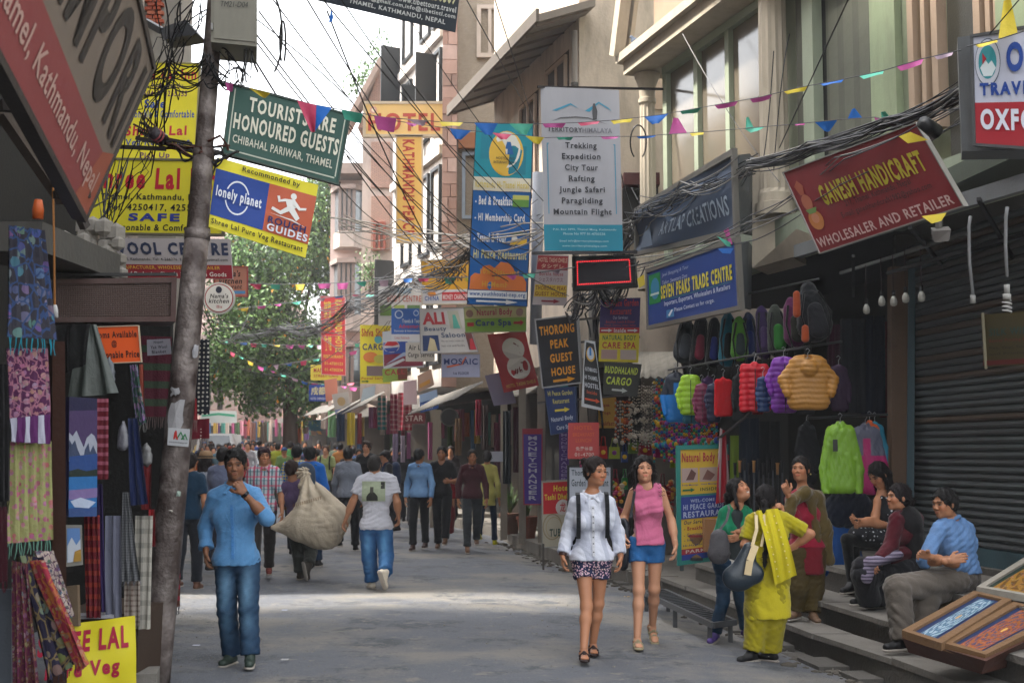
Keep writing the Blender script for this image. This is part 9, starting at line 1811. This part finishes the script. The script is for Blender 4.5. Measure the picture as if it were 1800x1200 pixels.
gp('woman in a red sari behind the black and maroon shirts',781,24.5,1.45,0,'br','lowbun','1a1010','8a1020','7a0f1e',stride=.05,female=True,seed=25,wid=.06)
gp('woman standing in the far shop doorway with long hair',793,27.5,1.60,-10,'md','long','1a1010','2b2226','2a2226',stride=.05,female=True,seed=26,z=.12)
rng=random.Random(5)
crowd=[(372,42,'c9c4b8','white shirt'),(386,35,'5f8598','teal shirt'),(402,46,'8d9592','grey shirt'),(396,50,'2aa05a','green headscarf and green top'),(420,48,'8b6a5a','brown top'),(433,52,'b9404a','red top'),(444,49,'4a4fa0','violet blue shirt'),(455,47,'2d4a9a','royal blue shirt'),(468,54,'c0a5a8','pinkish shirt'),(478,41,'a9bdd6','pale blue shirt'),(462,60,'7a2f4a','plum top'),(497,55,'a03a2a','rust shirt'),(524,45,'2b3a55','navy shirt'),(536,38,'23304a','dark blue T-shirt'),(536,50,'c96a8a','rose top'),(560,42,'6a6f7a','slate shirt'),(560,55,'b05a3a','terracotta top'),(590,40,'3c4a3a','olive shirt'),(598,34,'b07030','amber scarf and coat'),(617,38,'2f6a4a','bottle green shirt'),(630,33,'1d2d30','charcoal top'),(700,30,'2a2023','black jacket near the hanging scarves'),(715,28,'22252d','black shirt with grey cap'),(690,33,'8a2a3a','crimson shawl'),(377,60,'6a5a8a','mauve shirt'),(410,66,'c0563a','coral top'),(428,70,'d0c8b0','cream shirt'),(505,62,'3a5a80','steel blue shirt'),(447,75,'703040','wine top'),(365,38,'b08080','dusty pink top'),(582,58,'908040','mustard top')]
for i,(px,dd,c,t)in enumerate(crowd):
 gp('distant pedestrian in '+(t if t[0]not in 'aeiou' or 1 else t),px,dd,1.58+rng.random()*.18,rng.choice((175,0,160,20,-170)),rng.choice(('br','md','lt')),rng.choice(('short','short','long')),'15100f',c,rng.choice(('23262e','3a3a40','2b3a55','4a4038')),stride=.2,ph=rng.choice((1,-1)),seed=40+i,group='far-off crowd along the street',res=.028,sleeve=rng.choice(('long','short')),cut=.7,z=.0)
CN=[('dcd8cc','ivory'),('5fa0b8','teal'),('b8404a','brick red'),('3d62a0','indigo'),('6a8a4a','moss green'),('b0703a','amber'),('7a5a8a','violet'),('a8a8b0','silver grey'),('303238','charcoal'),('b85a6a','raspberry'),('c0a23a','ochre'),('4a7aa0','sky blue')]
KD=('cap','rucksack','long hair','loose trousers')
for i in range(48):
 c,n_=CN[i%12];k_=KD[(i//12+i)%4];dd=31+.9*i+rng.random()*2;lo=(XL(dd)+.4)/dd*F+900;hi=(XR(dd)-.4)/dd*F+900
 px=lerp(max(lo,348),hi,((i*0.618)%1))
 gp('distant pedestrian in %s with %s'%(n_,k_)+(', far down the street' if i>31 else ', near the yellow and blue tops' if i<16 else ', deep in the crowd'),px,dd,1.55+rng.random()*.2,rng.choice((175,0,20,15)),rng.choice(('br','md','lt')),'long' if k_=='long hair' else 'short','15100f',c,rng.choice(('23262e','3a3a40','2b3a55','4a4038')),stride=.2,ph=rng.choice((1,-1)),seed=140+i,group='far-off crowd along the street',res=.03,sleeve=rng.choice(('long','short')),cut=.7,extra=cap('a04030' if i%2 else '2a4a80')if k_=='cap' else backpack('2a2f3a')if k_=='rucksack' else None,wid=.05 if k_=='loose trousers' else.014)
flush_text()
m=MB();m.box((-60,-20,-1.3),(40,135,22));hz=m.build('haze',None);hz['kind']='stuff'
hm_=bpy.data.materials.new('haze_air');hm_.use_nodes=True;hn=hm_.node_tree;hn.nodes.clear();pv_=hn.nodes.new('ShaderNodeVolumePrincipled');oo=hn.nodes.new('ShaderNodeOutputMaterial')
pv_.inputs['Color'].default_value=(.9,.92,.95,1);pv_.inputs['Density'].default_value=.0014;pv_.inputs['Anisotropy'].default_value=.3;hn.links.new(pv_.outputs[0],oo.inputs['Volume']);hz.data.materials.clear();hz.data.materials.append(hm_)
